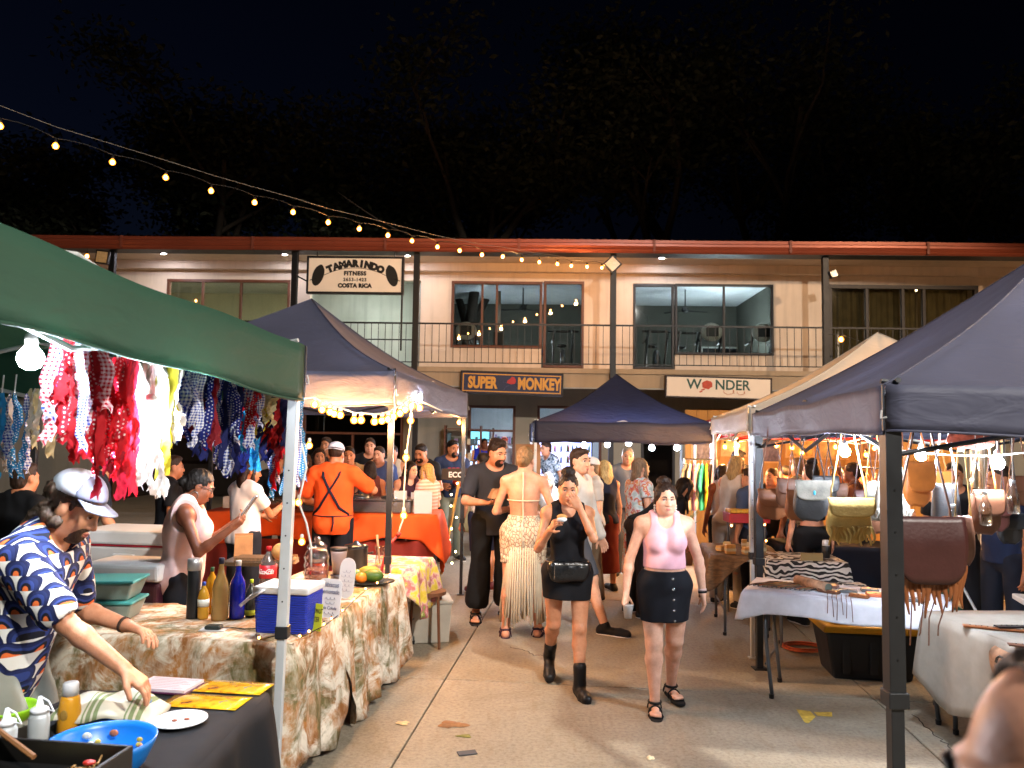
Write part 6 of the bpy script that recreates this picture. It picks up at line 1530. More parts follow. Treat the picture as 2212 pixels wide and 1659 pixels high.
o = thing('bin_bag', 'black rubbish bag slumped beside the maroon cooler', 'bag', (p.x + .40, p.y - .06, 0)); m = MB(); m.grid(lambda u, v: ((.20 + .03 * math.sin(u * 50 + v * 9)) * math.cos(u * 2 * PI) * math.sin(.15 + v * 2.6), (.18 + .03 * math.sin(u * 31)) * math.sin(u * 2 * PI) * math.sin(.15 + v * 2.6), .62 * v), 40, 12, True); m.build('bag', pm('bin_plastic', '#2b2c30', .25, bump=.6, bs=22), o, True)
GING = NT('red_gingham'); vv = GING.coord(); sp = GING.n('ShaderNodeSeparateXYZ'); GING.l(vv, sp.inputs[0])
s1 = GING.math('GREATER_THAN', GING.math('FRACT', GING.math('MULTIPLY', sp.outputs[0], 22)), .5); s2 = GING.math('GREATER_THAN', GING.math('FRACT', GING.math('MULTIPLY', sp.outputs[2], 22)), .5)
GING.set(Base_Color=GING.mix(GING.math('MULTIPLY', GING.math('ADD', s1, s2), .5), '#cfc3c3', '#a3202c'), Roughness=.85)
p = at(185, 1195, 5.0); table('small table under the red gingham cloth at the left', (p.x, p.y), .52, .45, .84, 0); drape('red and white gingham cloth hanging behind the man in the patterned shirt', (p.x, p.y), .55, .48, .845, 0, (.40, .4, .3, .3), GING.m, 6, .012, seed=21)
o = thing('wooden_board', 'stack of wooden boards on the red gingham cloth', 'board', (p.x, p.y, .852)); MB().bx(-.24, .24, -.15, .15, 0, .02).build('board', pm('wood_board', '#8a5f38', .7, var=.2), o); MB().bx(-.20, .22, -.13, .12, .0205, .04).build('board', pm('wood_board', '#8a5f38'), o)
# ------------------------------------------------------------------ the black foreground table
p = on(362, 1487); o = thing('notebook', 'open notebook with pale ruled pages under the man\'s hand', 'notebook', p, -.15); MB().bx(-.125, .125, -.075, .085, 0, .008).build('cover', pm('notebook_cover', '#4a1d3c', .5), o, bevel=.003); MB().bx(-.118, .118, -.07, .08, .0085, .02).build('pages', pm('paper_pink', '#c9bcc6', .8, var=.04), o); 
for k in range(7): MB().bx(-.10, .10 - (k % 3) * .02, -.055 + k * .019, -.0525 + k * .019, .0205, .0209).build('written_line', pm('ink_grey', '#8a8490', .8, var=0), o)
def menu_mat():
    t = NT('sunny_menu'); v = t.coord(); n = t.noise(v, 22, 3, .5, .6); t.set(Base_Color=t.ramp(n, [(.30, '#6a3a24'), (.36, '#c07a18'), (.5, '#cfa21c'), (.64, '#d4ae24'), (.72, '#7a7a72')]), Roughness=.12, Coat_Weight=.8); t.bump(t.noise(v, 9, 2), .15, .01); return t.m
MM = menu_mat()
for (x, y, lab) in ((500, 1486, 'glossy yellow flowered menu sheet, the farther of two on the black table'), (445, 1517, 'glossy yellow flowered menu sheet, the nearer of two on the black table')):
    p = on(x, y); o = thing('menu_sheet', lab, 'menu', p, -.12); m = MB(); m.grid(lambda u, v: (-.16 + .32 * u, -.075 + .15 * v, .004 + .006 * math.sin(u * 3) * math.sin(v * 3)), 8, 6); q = m.build('sheet', MM, o, True); q.modifiers.new('solid', 'SOLIDIFY').thickness = .002
p = on(388, 1562); o = thing('foam_plate', 'white foam plate with scraps on the black table', 'plate', p); MB().lathe([(.05, 0), (.055, .002), (.085, .012), (.098, .013), (.098, .017), (.083, .016), (.052, .006)], 28).build('plate', WPL, o, True)
for a, b in ((-.02, 0), (.02, .015)): MB().sphere((a, b, .01), .008, 8, 6, 1.4, 1, .5).build('scrap', pm('scrap', '#8a4a34', .7), o)
p = on(236, 1556); o = thing('wrapped_tortilla_dish', 'blue dish wrapped in a striped tea towel', 'dish', p, .15); MB().lathe([(.11, 0), (.14, .055), (.145, .06)], 24, sy=.8).build('dish', pm('dish_blue', '#1c5fa8', .4), o, True)
TW = NT('striped_towel'); vv = TW.coord(); sp = TW.n('ShaderNodeSeparateXYZ'); TW.l(vv, sp.inputs[0]); fx = TW.math('FRACT', TW.math('MULTIPLY', sp.outputs[0], 7.0)); st = TW.math('MULTIPLY', TW.math('GREATER_THAN', fx, .62), TW.math('GREATER_THAN', TW.math('FRACT', TW.math('MULTIPLY', sp.outputs[0], 42)), .35)); TW.set(Base_Color=TW.mix(st, '#b9b5a4', '#6f7d57'), Roughness=.95); TW.bump(TW.noise(vv, 70, 2), .3, .004)
m = MB(); m.grid(lambda u, v: (-.175 + .36 * u, -.135 + .27 * v, .046 + .046 * (math.sin(PI * min(1, max(0, u))) ** .45) * (math.sin(PI * v) ** .4) + .008 * math.sin(u * 14 + v * 6) - .05 * (u > .8) * (u - .8) * 5), 26, 22); q = m.build('tea_towel', TW.m, o, True); q.modifiers.new('solid', 'SOLIDIFY').thickness = .003
p = on(148, 1582); o = thing('mustard_bottle', 'mustard squeeze bottle with white flip cap', 'bottle', p); MB().lathe([(.036, 0), (.04, .01), (.038, .07), (.032, .12), (.026, .13)], 18).build('bottle', pm('mustard', '#b9821e', .3, var=.06), o, True); MB().lathe([(.027, .131), (.026, .17), (.022, .176)], 18).build('cap', WPL, o, True); MB().sphere((0, -.037, .07), .014, 8, 6, 1, .2, 1.4).build('emblem', pm('mustard_print', '#8a6a2a', .6), o)
def squeeze(px, py, lab):
    p = on(px, py); o = thing('squeeze_bottle', lab, 'bottle', p); MB().lathe([(.032, 0), (.034, .01), (.034, .08), (.028, .095)], 16).build('bottle', pm('milky_plastic', '#a9aeae', .3, trans=.2), o, True); MB().lathe([(.03, .096), (.029, .11), (.012, .118), (.006, .15)], 14).build('nozzle', WPL, o, True); MB().tube([(.028, 0, .105), (.05, 0, .10), (.03, 0, .135), (.0, 0, .15)], .003, 5).build('tether', WPL, o)
squeeze(82, 1600, 'white squeeze bottle with nozzle left of the mustard'); squeeze(10, 1630, 'white squeeze bottle cut by the left picture edge')
def bowl(px, py, r, h, c, lab, dz=0.0):
    p = on(px, py); o = thing('mixing_bowl', lab, 'bowl', (p.x, p.y, .745 + dz)); MB().lathe([(r * .55, 0), (r * .8, h * .35), (r * .97, h * .85), (r, h), (r * .96, h * .99), (r * .93, h * .85), (r * .75, h * .36), (r * .45, h * .06)], 32).build('bowl', pm('bowl' + c, c, .35, var=.04), o, True); return o, p
o, p = bowl(216, 1681, .160, .12, '#1168b8', 'large blue mixing bowl with vegetable scraps in the foreground')
rn = random.Random(4)
for k in range(9):
    a = rn.uniform(.3, 2.6); MB().sphere((.115 * math.cos(a), .115 * math.sin(a), .085 + rn.uniform(-.02, .02)), rn.uniform(.006, .012), 7, 5, 1.4, .6, 1).build('scrap', pm('veg%d' % (k % 3), ('#b8a03c', '#9a5a38', '#c9c7b2')[k % 3], .6), o)
bowl(12, 1565, .10, .065, '#7fb51c', 'lime green bowl at the left picture edge')
p = gnd(283, 1598, .93); p = Vector((p.x - .13, p.y - .10, .745)); MB_ = thing('camp_stove', 'dark camp stove under the griddle pan at the bottom left', 'stove', (p.x - .10, p.y - .12, .745), -.12); MB().bx(-.24, .2, -.18, .18, 0, .108).build('body', pm('stove_dark', '#1d1c1b', .5), MB_, bevel=.01); MB().lathe([(.02, 0), (.02, .02)], 12, (0, -.181, .05), Matrix.Rotation(PI / 2, 3, 'X')).build('knob', STEEL_, MB_)
o = thing('griddle_pan', 'black square griddle pan with a tortilla at the bottom left', 'pan', (p.x - .10, p.y - .12, .855), -.12); GR = pm('griddle', '#141312', .4, var=.2)
MB().bx(-.26, .22, -.2, .2, 0, .012).build('pan_base', GR, o)
for q in ((-.26, .22, .2, .212), (-.26, .22, -.212, -.2)): MB().bx(q[0], q[1], q[2], q[3], 0, .075).build('pan_side', GR, o, bevel=.003)
for q in ((.2205, .232), (-.272, -.2605)): MB().bx(q[0], q[1], -.212, .212, 0, .0755).build('pan_side', GR, o, bevel=.003)
t_ = thing('tortilla', 'pale round tortilla lying in the black griddle pan', 'tortilla', (p.x - .13, p.y - .14, .868)); m = MB(); m.lathe([(.13, 0), (.135, .006), (.12, .01), (.03, .014)], 28); m.build('tortilla', pm('tortilla', '#d8c98a', .8, var=.12, vs=16), t_, True); MB().sphere((.02, .02, .014), .02, 8, 5, 1.5, 1, .25).build('browned_spot', pm('toast', '#b08a4c', .8), t_)
f_ = thing('fried_filling', 'heap of shredded filling at the pan corner', 'food', (p.x + .05, p.y + .0, .867)); m = MB(); rn = random.Random(9)
for k in range(26): a = rn.uniform(0, 6.3); r_ = rn.uniform(0, .05); c_ = Vector((r_ * math.cos(a), r_ * math.sin(a), rn.uniform(.003, .03))); d_ = Vector((rn.uniform(-1, 1), rn.uniform(-1, 1), rn.uniform(-.3, .3))).normalized() * .018; m.tube([c_ - d_, c_, c_ + d_], .003, 5)
tag(m.build('shreds', pm('shred', '#a07a48', .7, var=.4, vs=50), f_), kind='stuff'); MB().sphere((.01, .01, .035), .014, 8, 6, 1.3, 1, .5).build('tomato', pm('tomato', '#a8241a', .4), f_)
s_ = thing('wooden_spatula', 'wooden spatula leaning over the griddle pan', 'spatula', (p.x - .16, p.y + .02, .94)); MB().tube([(.06, .0, -.03), (-.10, .06, .03)], .008, 6).build('handle', pm('spoon_wood2', '#7a5230', .7), s_); MB().box((-.13, .07, .04), (.07, .05, .006), Matrix.Rotation(-.4, 3, 'Z')).build('blade', pm('spoon_wood2', '#7a5230'), s_)

# ------------------------------------------------------------------ orange counter goods
o = thing('chafing_dish', 'long steel chafing dish on the orange counter', 'dish', (-1.75, 9.1, .938)); MB().bx(-.62, .62, -.22, .22, .0, .14).build('body', STEEL, o, bevel=.012); MB().bx(-.64, .64, -.24, .24, .141, .155).build('rim', STEEL, o, bevel=.004)
for k in range(3): MB().lathe([(.16, .156), (.15, .18), (.04, .195), (.012, .21), (.02, .225)], 18, (-.4 + k * .4, 0, 0)).build('lid', STEEL, o, True); MB().tube([(-.46 + k * .4, -.06, .2), (-.4 + k * .4, -.07, .235), (-.34 + k * .4, -.06, .2)], .008, 6).build('lid_handle', BLK, o)
o = thing('roasting_pan', 'steel roasting pan left of the man in orange', 'pan', (-2.7, 9.1, .938)); MB().frustum((0, 0, 0), (.36, .28), (.42, .34), .12).build('pan', STEEL, o, bevel=.008); MB().bx(-.22, .22, -.18, .18, .121, .13).build('rim', STEEL, o)
WB = pm('white_card', '#bdb4ac', .7, var=.04)
for x, y, w, h, lab in ((-1.27, 9.0, .14, .24, 'white paper sack standing behind the dark pole on the counter'), (-1.10, 9.05, .10, .22, 'narrow cream carton at the right of the counter'), (-1.0, 8.95, .2, .25, 'wide white carton with brown side at the counter end')): paperbag_ = thing('food_carton', lab, 'carton', (x, y, .938), .1); MB().frustum((0, 0, 0), (w, w * .6), (w * 1.05, w * .62), h).build('carton', WB, paperbag_, bevel=.004); MB().bx(w * .535, w * .545, -w * .3, w * .3, 0, h).build('brown_side', KR, paperbag_); MB().bx(-w * .5, w * .5, -w * .31, w * .31, h + .001, h + .006).build('rim', WB, paperbag_)
p = at(505, 1075, 9.3); o = thing('tissue_box', 'white carton on the back counter left of the white shirted woman', 'box', (p.x, p.y, .938)); MB().bx(-.10, .10, -.08, .08, 0, .13).build('box', WB, o, bevel=.004); MB().tube([(-.02, -.081, .06), (.02, -.081, .07)], .004, 5).build('printed_mark', BLK, o)
o = thing('carton_box', 'white foam box and cream bucket on the ground behind the floral table', 'box', (-.72, 7.1, 0), .2); MB().frustum((0, 0, 0), (.34, .3), (.38, .34), .34).build('box', pm('foam', '#a19a8d', .8), o, bevel=.01); MB().bx(-.2, .2, -.18, .18, .342, .37).build('lid', pm('foam', '#a19a8d'), o, bevel=.006)
o = thing('wooden_stool', 'orange wooden stool leg frame beside the floral table', 'stool', (-.72, 6.9, 0)); WST = pm('stool_wood', '#5f3c26', .7)
for x in (-.13, .13):
    for y in (-.13, .13): MB().tube([(x, y, 0), (x * .85, y * .85, .44)], .014, 6).build('leg', WST, o)
MB().lathe([(.17, .44), (.17, .47)], 16).build('seat', WST, o)
# eco sign with fairy lights and crates of plants near the far pole
o = thing('easel_sign', 'wooden arrow sign lettered ECO on a stake with fairy lights', 'sign', at(960, 1230, 10.4) * 1 - Vector((0, 0, at(960, 1230, 10.4).z))); b = o.location; q0 = at(968, 1140, 10.4); q1 = at(993, 1035, 10.4); tp = at(990, 1026, 10.35)
MB().tube([Vector((q0.x - b.x - .08, 0, 0)), q1 - b], .02, 6).build('stake', pm('stake_wood', '#a98a55', .7), o); MB().prism([(-.22, -.06), (.12, -.09), (.2, .0), (.12, .09), (-.22, .08)], .02, None, tp - b).build('arrow_board', pm('dark_wood', '#3c2f24', .8), o); text('lettering', 'ECO', .10, WTX, o, facing(tp - b + Vector((-.03, -.014, 0))), extrude=.001, offset=.003)
for k in range(9): MB().sphere(Vector((.10 + .05 * math.sin(k * 2), -.03, .15 + k * .15)), .013, 7, 5).build('fairy_light', emis('fairy', '#ffd890', 18, False), o)
# ------------------------------------------------------------------ leather stall goods
LM = pm('maroon_leather', '#3d1d1a', .42, var=.18, vs=9, bump=.25, bs=70); LT = pm('tan_leather', '#7d4825', .45, var=.2, vs=9, bump=.25, bs=70); LO = pm('orange_leather', '#b0662c', .45, var=.2, vs=14); LY = pm('yellow_suede', '#a68a4c', .9, var=.15, vs=18, bump=.4, bs=90); LB = pm('black_leather', '#1f2022', .45, var=.2, bump=.4, bs=60); LG = pm('grey_hide', '#7d7a70', .8, var=.4, vs=14, bump=.4, bs=80); LBR = pm('brown_leather', '#5f3a26', .5, var=.2, bump=.3, bs=60)
def bagshape(w, h, d, top=.8, bow=.03, rnd=.3):
    def f(u, v):
        a = u * 2 * PI; z = -h * v; k = (top + (1 - top) * math.sin(min(1, v * 1.4) * PI / 2)); k *= (1 - max(0, (v - (1 - rnd)) / rnd) ** 2 * .55)
        x = (abs(math.cos(a)) ** .6) * math.copysign(1, math.cos(a)) * w / 2 * k; y = (abs(math.sin(a)) ** .8) * math.copysign(1, math.sin(a)) * d / 2 * (.35 + .65 * math.sin(PI * min(1, .15 + v * .75)))
        return (x, y, z + .006 * math.sin(a * 3 + v * 8))
    return f
def hang_bag(label, px, py, Y, w, h, d, mat, strap, ztop, flap=None, flap_h=.5, stone=None, fringe=None, name='leather_bag', rz=0.0):
    """py is the top of the bag body"""
    p = at(px, py, Y); o = thing(name, label, 'bag', p, rz); m = MB(); m.grid(bagshape(w, h, d), 40, 16, True, uv=False); m.f.append(tuple(range(39, -1, -1))); m.f.append(tuple(16 * 40 + k for k in range(40))); m.build('body', mat, o, True)
    up = ztop - p.z
    for s in (-1, 1): MB().tube([(s * w * .40, 0, -.04), (s * w * .38, 0, .04), (s * w * .16, 0, up * .7), (s * .02, 0, up)], .009, 6, sq=.35).build('strap', strap, o, True)
    if flap:
        def ff(u, v):
            x = (u - .5) * w * (1.03 - .22 * max(0, v - .6)); hh = flap_h * h * (1 - .22 * abs(2 * u - 1) ** 5)
            return (x, -d * .5 * min(1, .55 + v * 1.2) * 1.0 - .014, .008 - v * hh)
        m = MB(); m.grid(ff, 16, 10); q = m.build('flap', flap, o, True); q.modifiers.new('solid', 'SOLIDIFY').thickness = .004
    if stone: MB().sphere((0, -d * .5 - .015, -h * flap_h * .55), .012, 10, 8, .8, .6, 1.3).build('stone', stone, o, True); MB().sphere((0, -d * .5 - .008, -h * flap_h * .55), .022, 12, 8, .8, .4, 1.4).build('setting', LB, o, True)
    if fringe:
        fm, fl, nfr = fringe; rn = random.Random(int(px))
        for k in range(nfr):
            x = -w * .46 + w * .92 * k / (nfr - 1); l = fl * rn.uniform(.7, 1.1); wd = w / nfr * (.42 if nfr < 14 else .72)
            m = MB(); m.grid(lambda u, v: (x + (u - .5) * 2 * wd * (1 - (.55 if nfr < 14 else .80) * v ** 2) + .006 * math.sin(v * 5 + k), -d * .32 - .010 - .006 * math.sin(v * 4 + k), -h * .62 - l * v), 2, 7); q = m.build('fringe_strip', fm, o, True); q.modifiers.new('solid', 'SOLIDIFY').thickness = .003
    return o
hang_bag('small brown leather saddle bag hanging beside the white and dark poles', 1668, 1058, 5.65, .23, .21, .08, LT, LBR, 1.96, LT, .62)
hang_bag('grey bag with hide flap and turquoise stone', 1751, 1040, 4.65, .21, .23, .08, LB, LB, 1.96, LG, .5, pm('turquoise', '#2f8fae', .3))
hang_bag('yellow suede bag with fringe and long cords', 1833, 1078, 3.85, .225, .21, .06, LY, LY, 1.96, LY, .45, None, (LY, .09, 12))
o = hang_bag('orange tan leather pouch hanging right of the near dark pole', 1980, 1000, 4.2, .15, .23, .07, LO, LO, 1.96, LO, .7)
o = hang_bag('large maroon leather bag with jagged tan fringe hanging by the near dark pole', 1996, 1118, 3.22, .28, .30, .09, LT, LBR, 1.96, LM, .90, None, (LT, .20, 15))
for k in range(5): MB().tube([(-.12 + k * .05, -.03, -.30), (-.118 + k * .037, -.035, -.40 - .03 * (k % 3)), (-.122 + k * .038, -.03, -.47 - .04 * (k % 2))], .0028, 5).build('cord', LBR, o)
hang_bag('dark furry shoulder bag behind the maroon bag', 2042, 1045, 4.5, .17, .42, .08, LB, WHITESTEEL, 1.96, None); hang_bag('brown tube shaped leather bag hanging at the right', 2080, 1115, 4.3, .11, .26, .09, LBR, LY, 1.96, None); hang_bag('dark brown leather bag below the bright bulb at the right edge', 2125, 1060, 4.4, .17, .24, .09, LBR, LO, 1.96, LBR, .6)
hang_bag('woven orange brown purse right under the tent roof at the right', 2095, 930, 4.3, .26, .10, .09, pm('woven', '#9a4a34', .6, var=.5, vs=40), LB, 1.96, None); hang_bag('small grey hide pouch behind the near dark pole', 1925, 1055, 4.8, .22, .20, .07, LG, LG, 1.96, None, fringe=(LG, .08, 9)); hang_bag('olive and tan hide bag beside the yellow fringe bag', 1888, 1040, 4.9, .13, .24, .06, LG, LY, 1.96, None)
for x, y, lab in ((2108, 1020, 'clear water bottle hung from the rail, left'), (2128, 1085, 'clear water bottle hung below the first one'), (2188, 1060, 'clear water bottle hung at the right edge'), (2058, 1112, 'clear water bottle with blue label hung near the tube bag')):
    p = at(x, y, 4.1); o = thing('water_bottle', lab, 'bottle', p - Vector((0, 0, .12))); MB().lathe([(.026, 0), (.03, .01), (.029, .10), (.012, .145), (.011, .16)], 14).build('bottle', CLR, o, True); MB().lathe([(.013, .16), (.013, .175)], 10).build('cap', WPL, o, True); MB().tube([(0, 0, .175), (.003, 0, .5)], .002, 5).build('string', SOCKW, o)
for k, (x, y, mt) in enumerate(((1700, 1035, LBR), (1722, 1060, LT), (1778, 1030, LB), (1800, 1045, LBR), (1868, 1060, LM), (1905, 1085, LBR), (1945, 1105, LT), (2022, 1020, LO), (2150, 1080, LM), (2200, 1030, LBR), (2180, 1110, LB))):
    hang_bag('%s small bag from the left in the back row of the leather stall' % ORD[k], x, y, 5.6 - .25 * (k % 3), .17, .20, .07, mt, mt, 1.95, mt, .55)
# leather goods lying on the white cloth table
rn = random.Random(12)
def rcen(u, v): q = rotz(RAY) @ Vector((u, v, 0)); return Vector((cR[0] + q.x, cR[1] + q.y, .748))
for k, (u, v, w, d, mt, lab) in enumerate(((.02, -.02, .13, .08, pm('grey_leather', '#565b5e', .5), 'grey leather wallet in the middle of the white table'), (.20, -.06, .12, .10, pm('orange_wallet', '#b2562c', .5), 'orange leather wallet near the white table front'), (.16, .10, .12, .09, pm('slate_leather', '#4a5257', .5), 'slate grey wallet at the back of the white table'), (-.10, -.10, .15, .06, LBR, 'dark brown case at the white table front'), (.34, .02, .12, .09, LBR, 'brown leather purse toward the right of the white table'), (-.12, .12, .14, .09, pm('pinkish_leather', '#8a6658', .5), 'dusty pink wallet behind the rolled hide'), (.10, -.17, .13, .05, LT, 'tan belt pouch at the front edge of the white table'), (.44, -.12, .11, .09, pm('grey_leather', '#565b5e'), 'grey wallet at the right end of the white table'))):
    p = rcen(u, v); o = thing('leather_wallet', lab, 'wallet', p, RAY + rn.uniform(-.5, .5), 'leather wallets on the white table'); MB().bx(-w / 2, w / 2, -d / 2, d / 2, 0, .012).build('back', mt, o, bevel=.004); MB().bx(-w / 2 + .002, w / 2 - .002, -d / 2, d / 2 - .004, .0125, .022).build('flap', mt, o, bevel=.004); MB().sphere((0, -d * .3, .023), .006, 8, 5, 1, 1, .4).build('stud', STEEL, o)
o = thing('rolled_hide', 'rolled brown and white cowhide tube lying on the white table', 'roll', rcen(-.22, .0), RAY - .75); HID = pm('cowhide', '#8a6a52', .8, var=.8, vs=12); m = MB(); m.tube([(-.16, 0, .036), (.16, 0, .036)], .036, 18); m.build('roll', HID, o, True); MB().tube([(.161, 0, .036), (.166, 0, .036)], .030, 18).build('end_cap', pm('roll_end', '#4c5148', .7), o)
for k in range(14):
    u = -.56 + k * .032; p = rcen(u, .0); o = thing('leather_strap', '%s braided leather bracelet from the left in the row on the white table' % ORD[k], 'bracelet', p, RAY + PI / 2 - .55, 'bracelets on the white table'); m = MB(); L_ = .16; m.tube([(-L_, .004 * math.sin(1), .007), (-L_ / 2, .006 * math.sin(k), .012), (0, 0, .009), (L_ / 2, .006 * math.cos(k), .012), (L_, 0, .006)], .007, 6, sq=.7); m.build('strap', (LBR, LB, LT, pm('olive_strap', '#4d4a34', .6))[k % 4], o, True); MB().sphere((-L_, 0, .008), .008, 7, 5).build('clasp', STEEL, o)
for k in range(6): p = rcen(-.10 + k * .03, -.30); o = thing('dangling_lace', '%s thin leather lace from the left dangling over the white cloth edge' % ORD[k], 'cord', p, RAY, 'cords over the white cloth'); MB().tube([(0, .10, .012), (.005, .0, .006), (.012, -.03, -.02), (.008 + .01 * (k % 2), -.035, -.10 - .02 * (k % 3))], .003, 5).build('cord', LBR, o)
# belts and straps on the right table
rn = random.Random(31)
for k in range(12):
    p = Vector((cR2[0] - .34 + (k % 4) * .17, cR2[1] - .55 + (k // 4) * .42, .748 + .012 * (k % 2))); mt = (LM, pm('grey_leather', '#565b5e'), LT, LB, LBR, pm('slate_leather', '#4a5257'))[k % 6]
    o = thing('leather_belt', ('maroon', 'grey', 'tan', 'black', 'brown', 'slate')[k % 6] + ' leather belt in the %s row on the right edge table, %s from left' % (('front', 'middle', 'back')[k // 4], ORD[k % 4]), 'belt', p, rn.uniform(-.5, .2), 'leather straps on the right table'); MB().bx(-.17, .17, -.028, .028, 0, .009).build('strap', mt, o, bevel=.003); MB().bx(.171, .21, -.032, .032, 0, .012).build('buckle', STEEL, o, bevel=.003)
    for s in range(5): MB().sphere((-.13 + s * .03, .012, .0095), .004, 6, 4, 1, 1, .5).build('stud', STEEL, o)
o = thing('cowhide_runner', 'cowhide runner with scroll cut-outs hanging off the right table', 'runner', (cR2[0] - .47, cR2[1] - .25, .76)); m = MB(); m.grid(lambda u, v: (-.012 - .02 * math.sin(v * 3) + .25 * (v < .3) * (.3 - v), -.35 + .7 * u, -.02 - .22 * v * (1 - .25 * math.sin(u * 7))), 20, 8); q = m.build('hide', HID, o, True)
for k in range(3): MB().tube([(-.055, -.2 + k * .2 + .05 * math.cos(t) * (1 - t / 9), -.12 + .05 * math.sin(t) * (1 - t / 9)) for t in [j * .6 for j in range(13)]], .007, 5).build('scroll', LB, o)
# storage tote and things under the tables
p = gnd(1900, 1480); TOT = pm('tote_black', '#17191c', .5, var=.1); YEL = pm('tote_yellow', '#b88a12', .45, var=.06)
o = thing('storage_tote', 'black plastic storage tote with yellow lid under the white cloth table', 'tote', (p.x + .02, p.y + .28, 0), -.12); MB().frustum((0, 0, 0), (.58, .36), (.70, .46), .36).build('tub', TOT, o, bevel=.02)
for x in (-.2, 0, .2): MB().bx(x - .03, x + .03, -.222, -.205, .05, .30).build('rib', TOT, o, bevel=.006)
MB().frustum((0, 0, .362), (.76, .51), (.73, .48), .05).build('lid', YEL, o, bevel=.012); MB().bx(-.28, -.06, -.18, .18, .413, .428).build('lid_ridge', YEL, o, bevel=.006); MB().bx(.06, .28, -.18, .18, .413, .428).build('lid_ridge', YEL, o, bevel=.006)
p = gnd(1738, 1405); o = thing('coiled_cord', 'coiled orange extension cord on the concrete under the white table', 'cord', p); m = MB(); m.tube([((.17 + .02 * math.sin(t * 1.3)) * math.cos(t), (.13 + .02 * math.cos(t * .7)) * math.sin(t), .012 + .006 * (t / 6.28)) for t in [k * .25 for k in range(140)]], .006, 6); m.build('cord', pm('orange_cord', '#b5532f', .5), o, True); MB().tube([(.16, .0, .03), (.2, .02, .03)], .012, 8).build('plug', BLK, o)
p = gnd(1700, 1340); o = thing('plastic_sack', 'grey plastic sack under the back of the leather tables', 'sack', (p.x, p.y + .3, 0)); m = MB(); m.grid(lambda u, v: ((.26 + .03 * math.sin(u * 43 + v * 6)) * math.cos(u * 2 * PI) * math.sin(.3 + v * 2.3), .18 * math.sin(u * 2 * PI) * math.sin(.3 + v * 2.3), .40 * v), 36, 10, True); m.build('sack', pm('sack_grey', '#84857f', .4, bump=.6, bs=25), o, True)
# goods in the pale tent
BW = NT('black_white_print'); vv = BW.coord(); wv = BW.n('ShaderNodeTexWave'); wv.wave_type = 'RINGS'; BW.l(BW.scalev(vv, (1, 1, 1)), wv.inputs['Vector']); wv.inputs['Scale'].default_value = 9; wv.inputs['Distortion'].default_value = 9; wv.inputs['Detail'].default_value = 1; BW.set(Base_Color=BW.ramp(wv.outputs['Fac'], [(.45, '#101012'), (.52, '#c9c8c4')]), Roughness=.8)
drape('black and white scroll printed cloth between the poles', (2.72, 7.35), .68, .60, .74, -.1, (.26, .2, .1, .1), BW.m, 6, .012, seed=14)
drape('lower white cloth below the printed cloth', (2.72, 7.20), .74, .40, .50, -.1, (.04, .04, .02, .02), WHC, 5, .008, seed=15) if False else None
o = thing('low_bench', 'low white bench of printed bags before the printed cloth', 'bench', (2.80, 6.95, 0), -.12); MB().bx(-.42, .42, -.17, .17, .50, .53).build('board', pm('table_white', '#b5b5b2'), o, bevel=.004)
for x in (-.38, .38): MB().tube([(x, 0, 0), (x, 0, .5)], .014, 6).build('leg', GREYSTEEL, o)
for k, x in enumerate((-.25, .0, .22)): q = thing('printed_pouch', '%s printed pouch from the left on the low bench' % ORD[k], 'pouch', (2.80 + x, 6.93, .532), .2 * k - .3, 'pouches on the low bench'); MB().bx(-.11, .11, -.07, .07, 0, .05).build('pouch', BW.m if k != 1 else LB, q, bevel=.015); MB().bx(-.1, .1, -.074, -.071, .035, .04).build('zip', STEEL, q)
for k, (x, y, mt, h, w) in enumerate(((-.18, -.30, '#b5803a', .09, .09), (-.02, -.33, '#b07f42', .07, .10), (.12, -.30, '#8e7350', .11, .05), (-.2, -.1, '#caa05a', .05, .12), (.08, -.12, '#1d2026', .15, .06), (.18, -.05, '#274a63', .10, .07), (-.10, .1, '#c9a868', .06, .1), (.1, .15, '#a98244', .08, .08))):
    q = thing('soap_block', ('amber soap block', 'tan soap block', 'brown bottle of balm', 'flat stack of soaps', 'black bottle', 'blue tin', 'cream soap stack', 'ochre candle block')[k] + ' on the brown wrap table', 'soap', (2.28 + x, 7.75 + y, .747), .2 * k); MB().bx(-w / 2, w / 2, -.035, .035, 0, h).build('block', pm('soap' + mt, mt, .5, var=.2, vs=30), q, bevel=.006); MB().bx(-w / 2 - .002, w / 2 + .002, -.037, .037, h * .3, h * .6).build('paper_band', pm('paper_band', '#b8a988', .8), q)
o = thing('display_tray', 'red fronted tray of yellow goods lit by bulbs behind the soap table', 'tray', at(1612, 1100, 8.4) * 1); o.location.z = .95; MB().bx(-.22, .22, -.12, .12, 0, .10).build('tray', pm('tray_red', '#a31c22', .5), o, bevel=.006); MB().bx(-.2, .2, -.1, .1, .101, .14).build('goods', pm('yellow_goods', '#c79a2a', .6, var=.4, vs=40, bump=1, bs=60), o, bevel=.01)
for x in (-.2, .2): MB().tube([(x, 0, -.95), (x, 0, 0)], .012, 6).build('leg', GREYSTEEL, o)
o = thing('paper_sign', 'plain tan card on the printed cloth', 'card', (2.74, 7.1, .745)); MB().bx(-.10, .10, -.004, .004, 0, .07).build('card', pm('tan_card', '#a08a5c', .8), o); MB().bx(-.08, .08, .005, .04, 0, .006).build('foot', pm('tan_card', '#a08a5c'), o)
o = thing('white_top_bottle', 'dark bottle with white lid on the printed cloth', 'bottle', (2.95, 7.3, .745)); MB().lathe([(.035, 0), (.037, .10), (.03, .11)], 14).build('bottle', LB, o, True); MB().lathe([(.034, .111), (.03, .16), (.02, .165)], 14).build('lid', WPL, o, True)
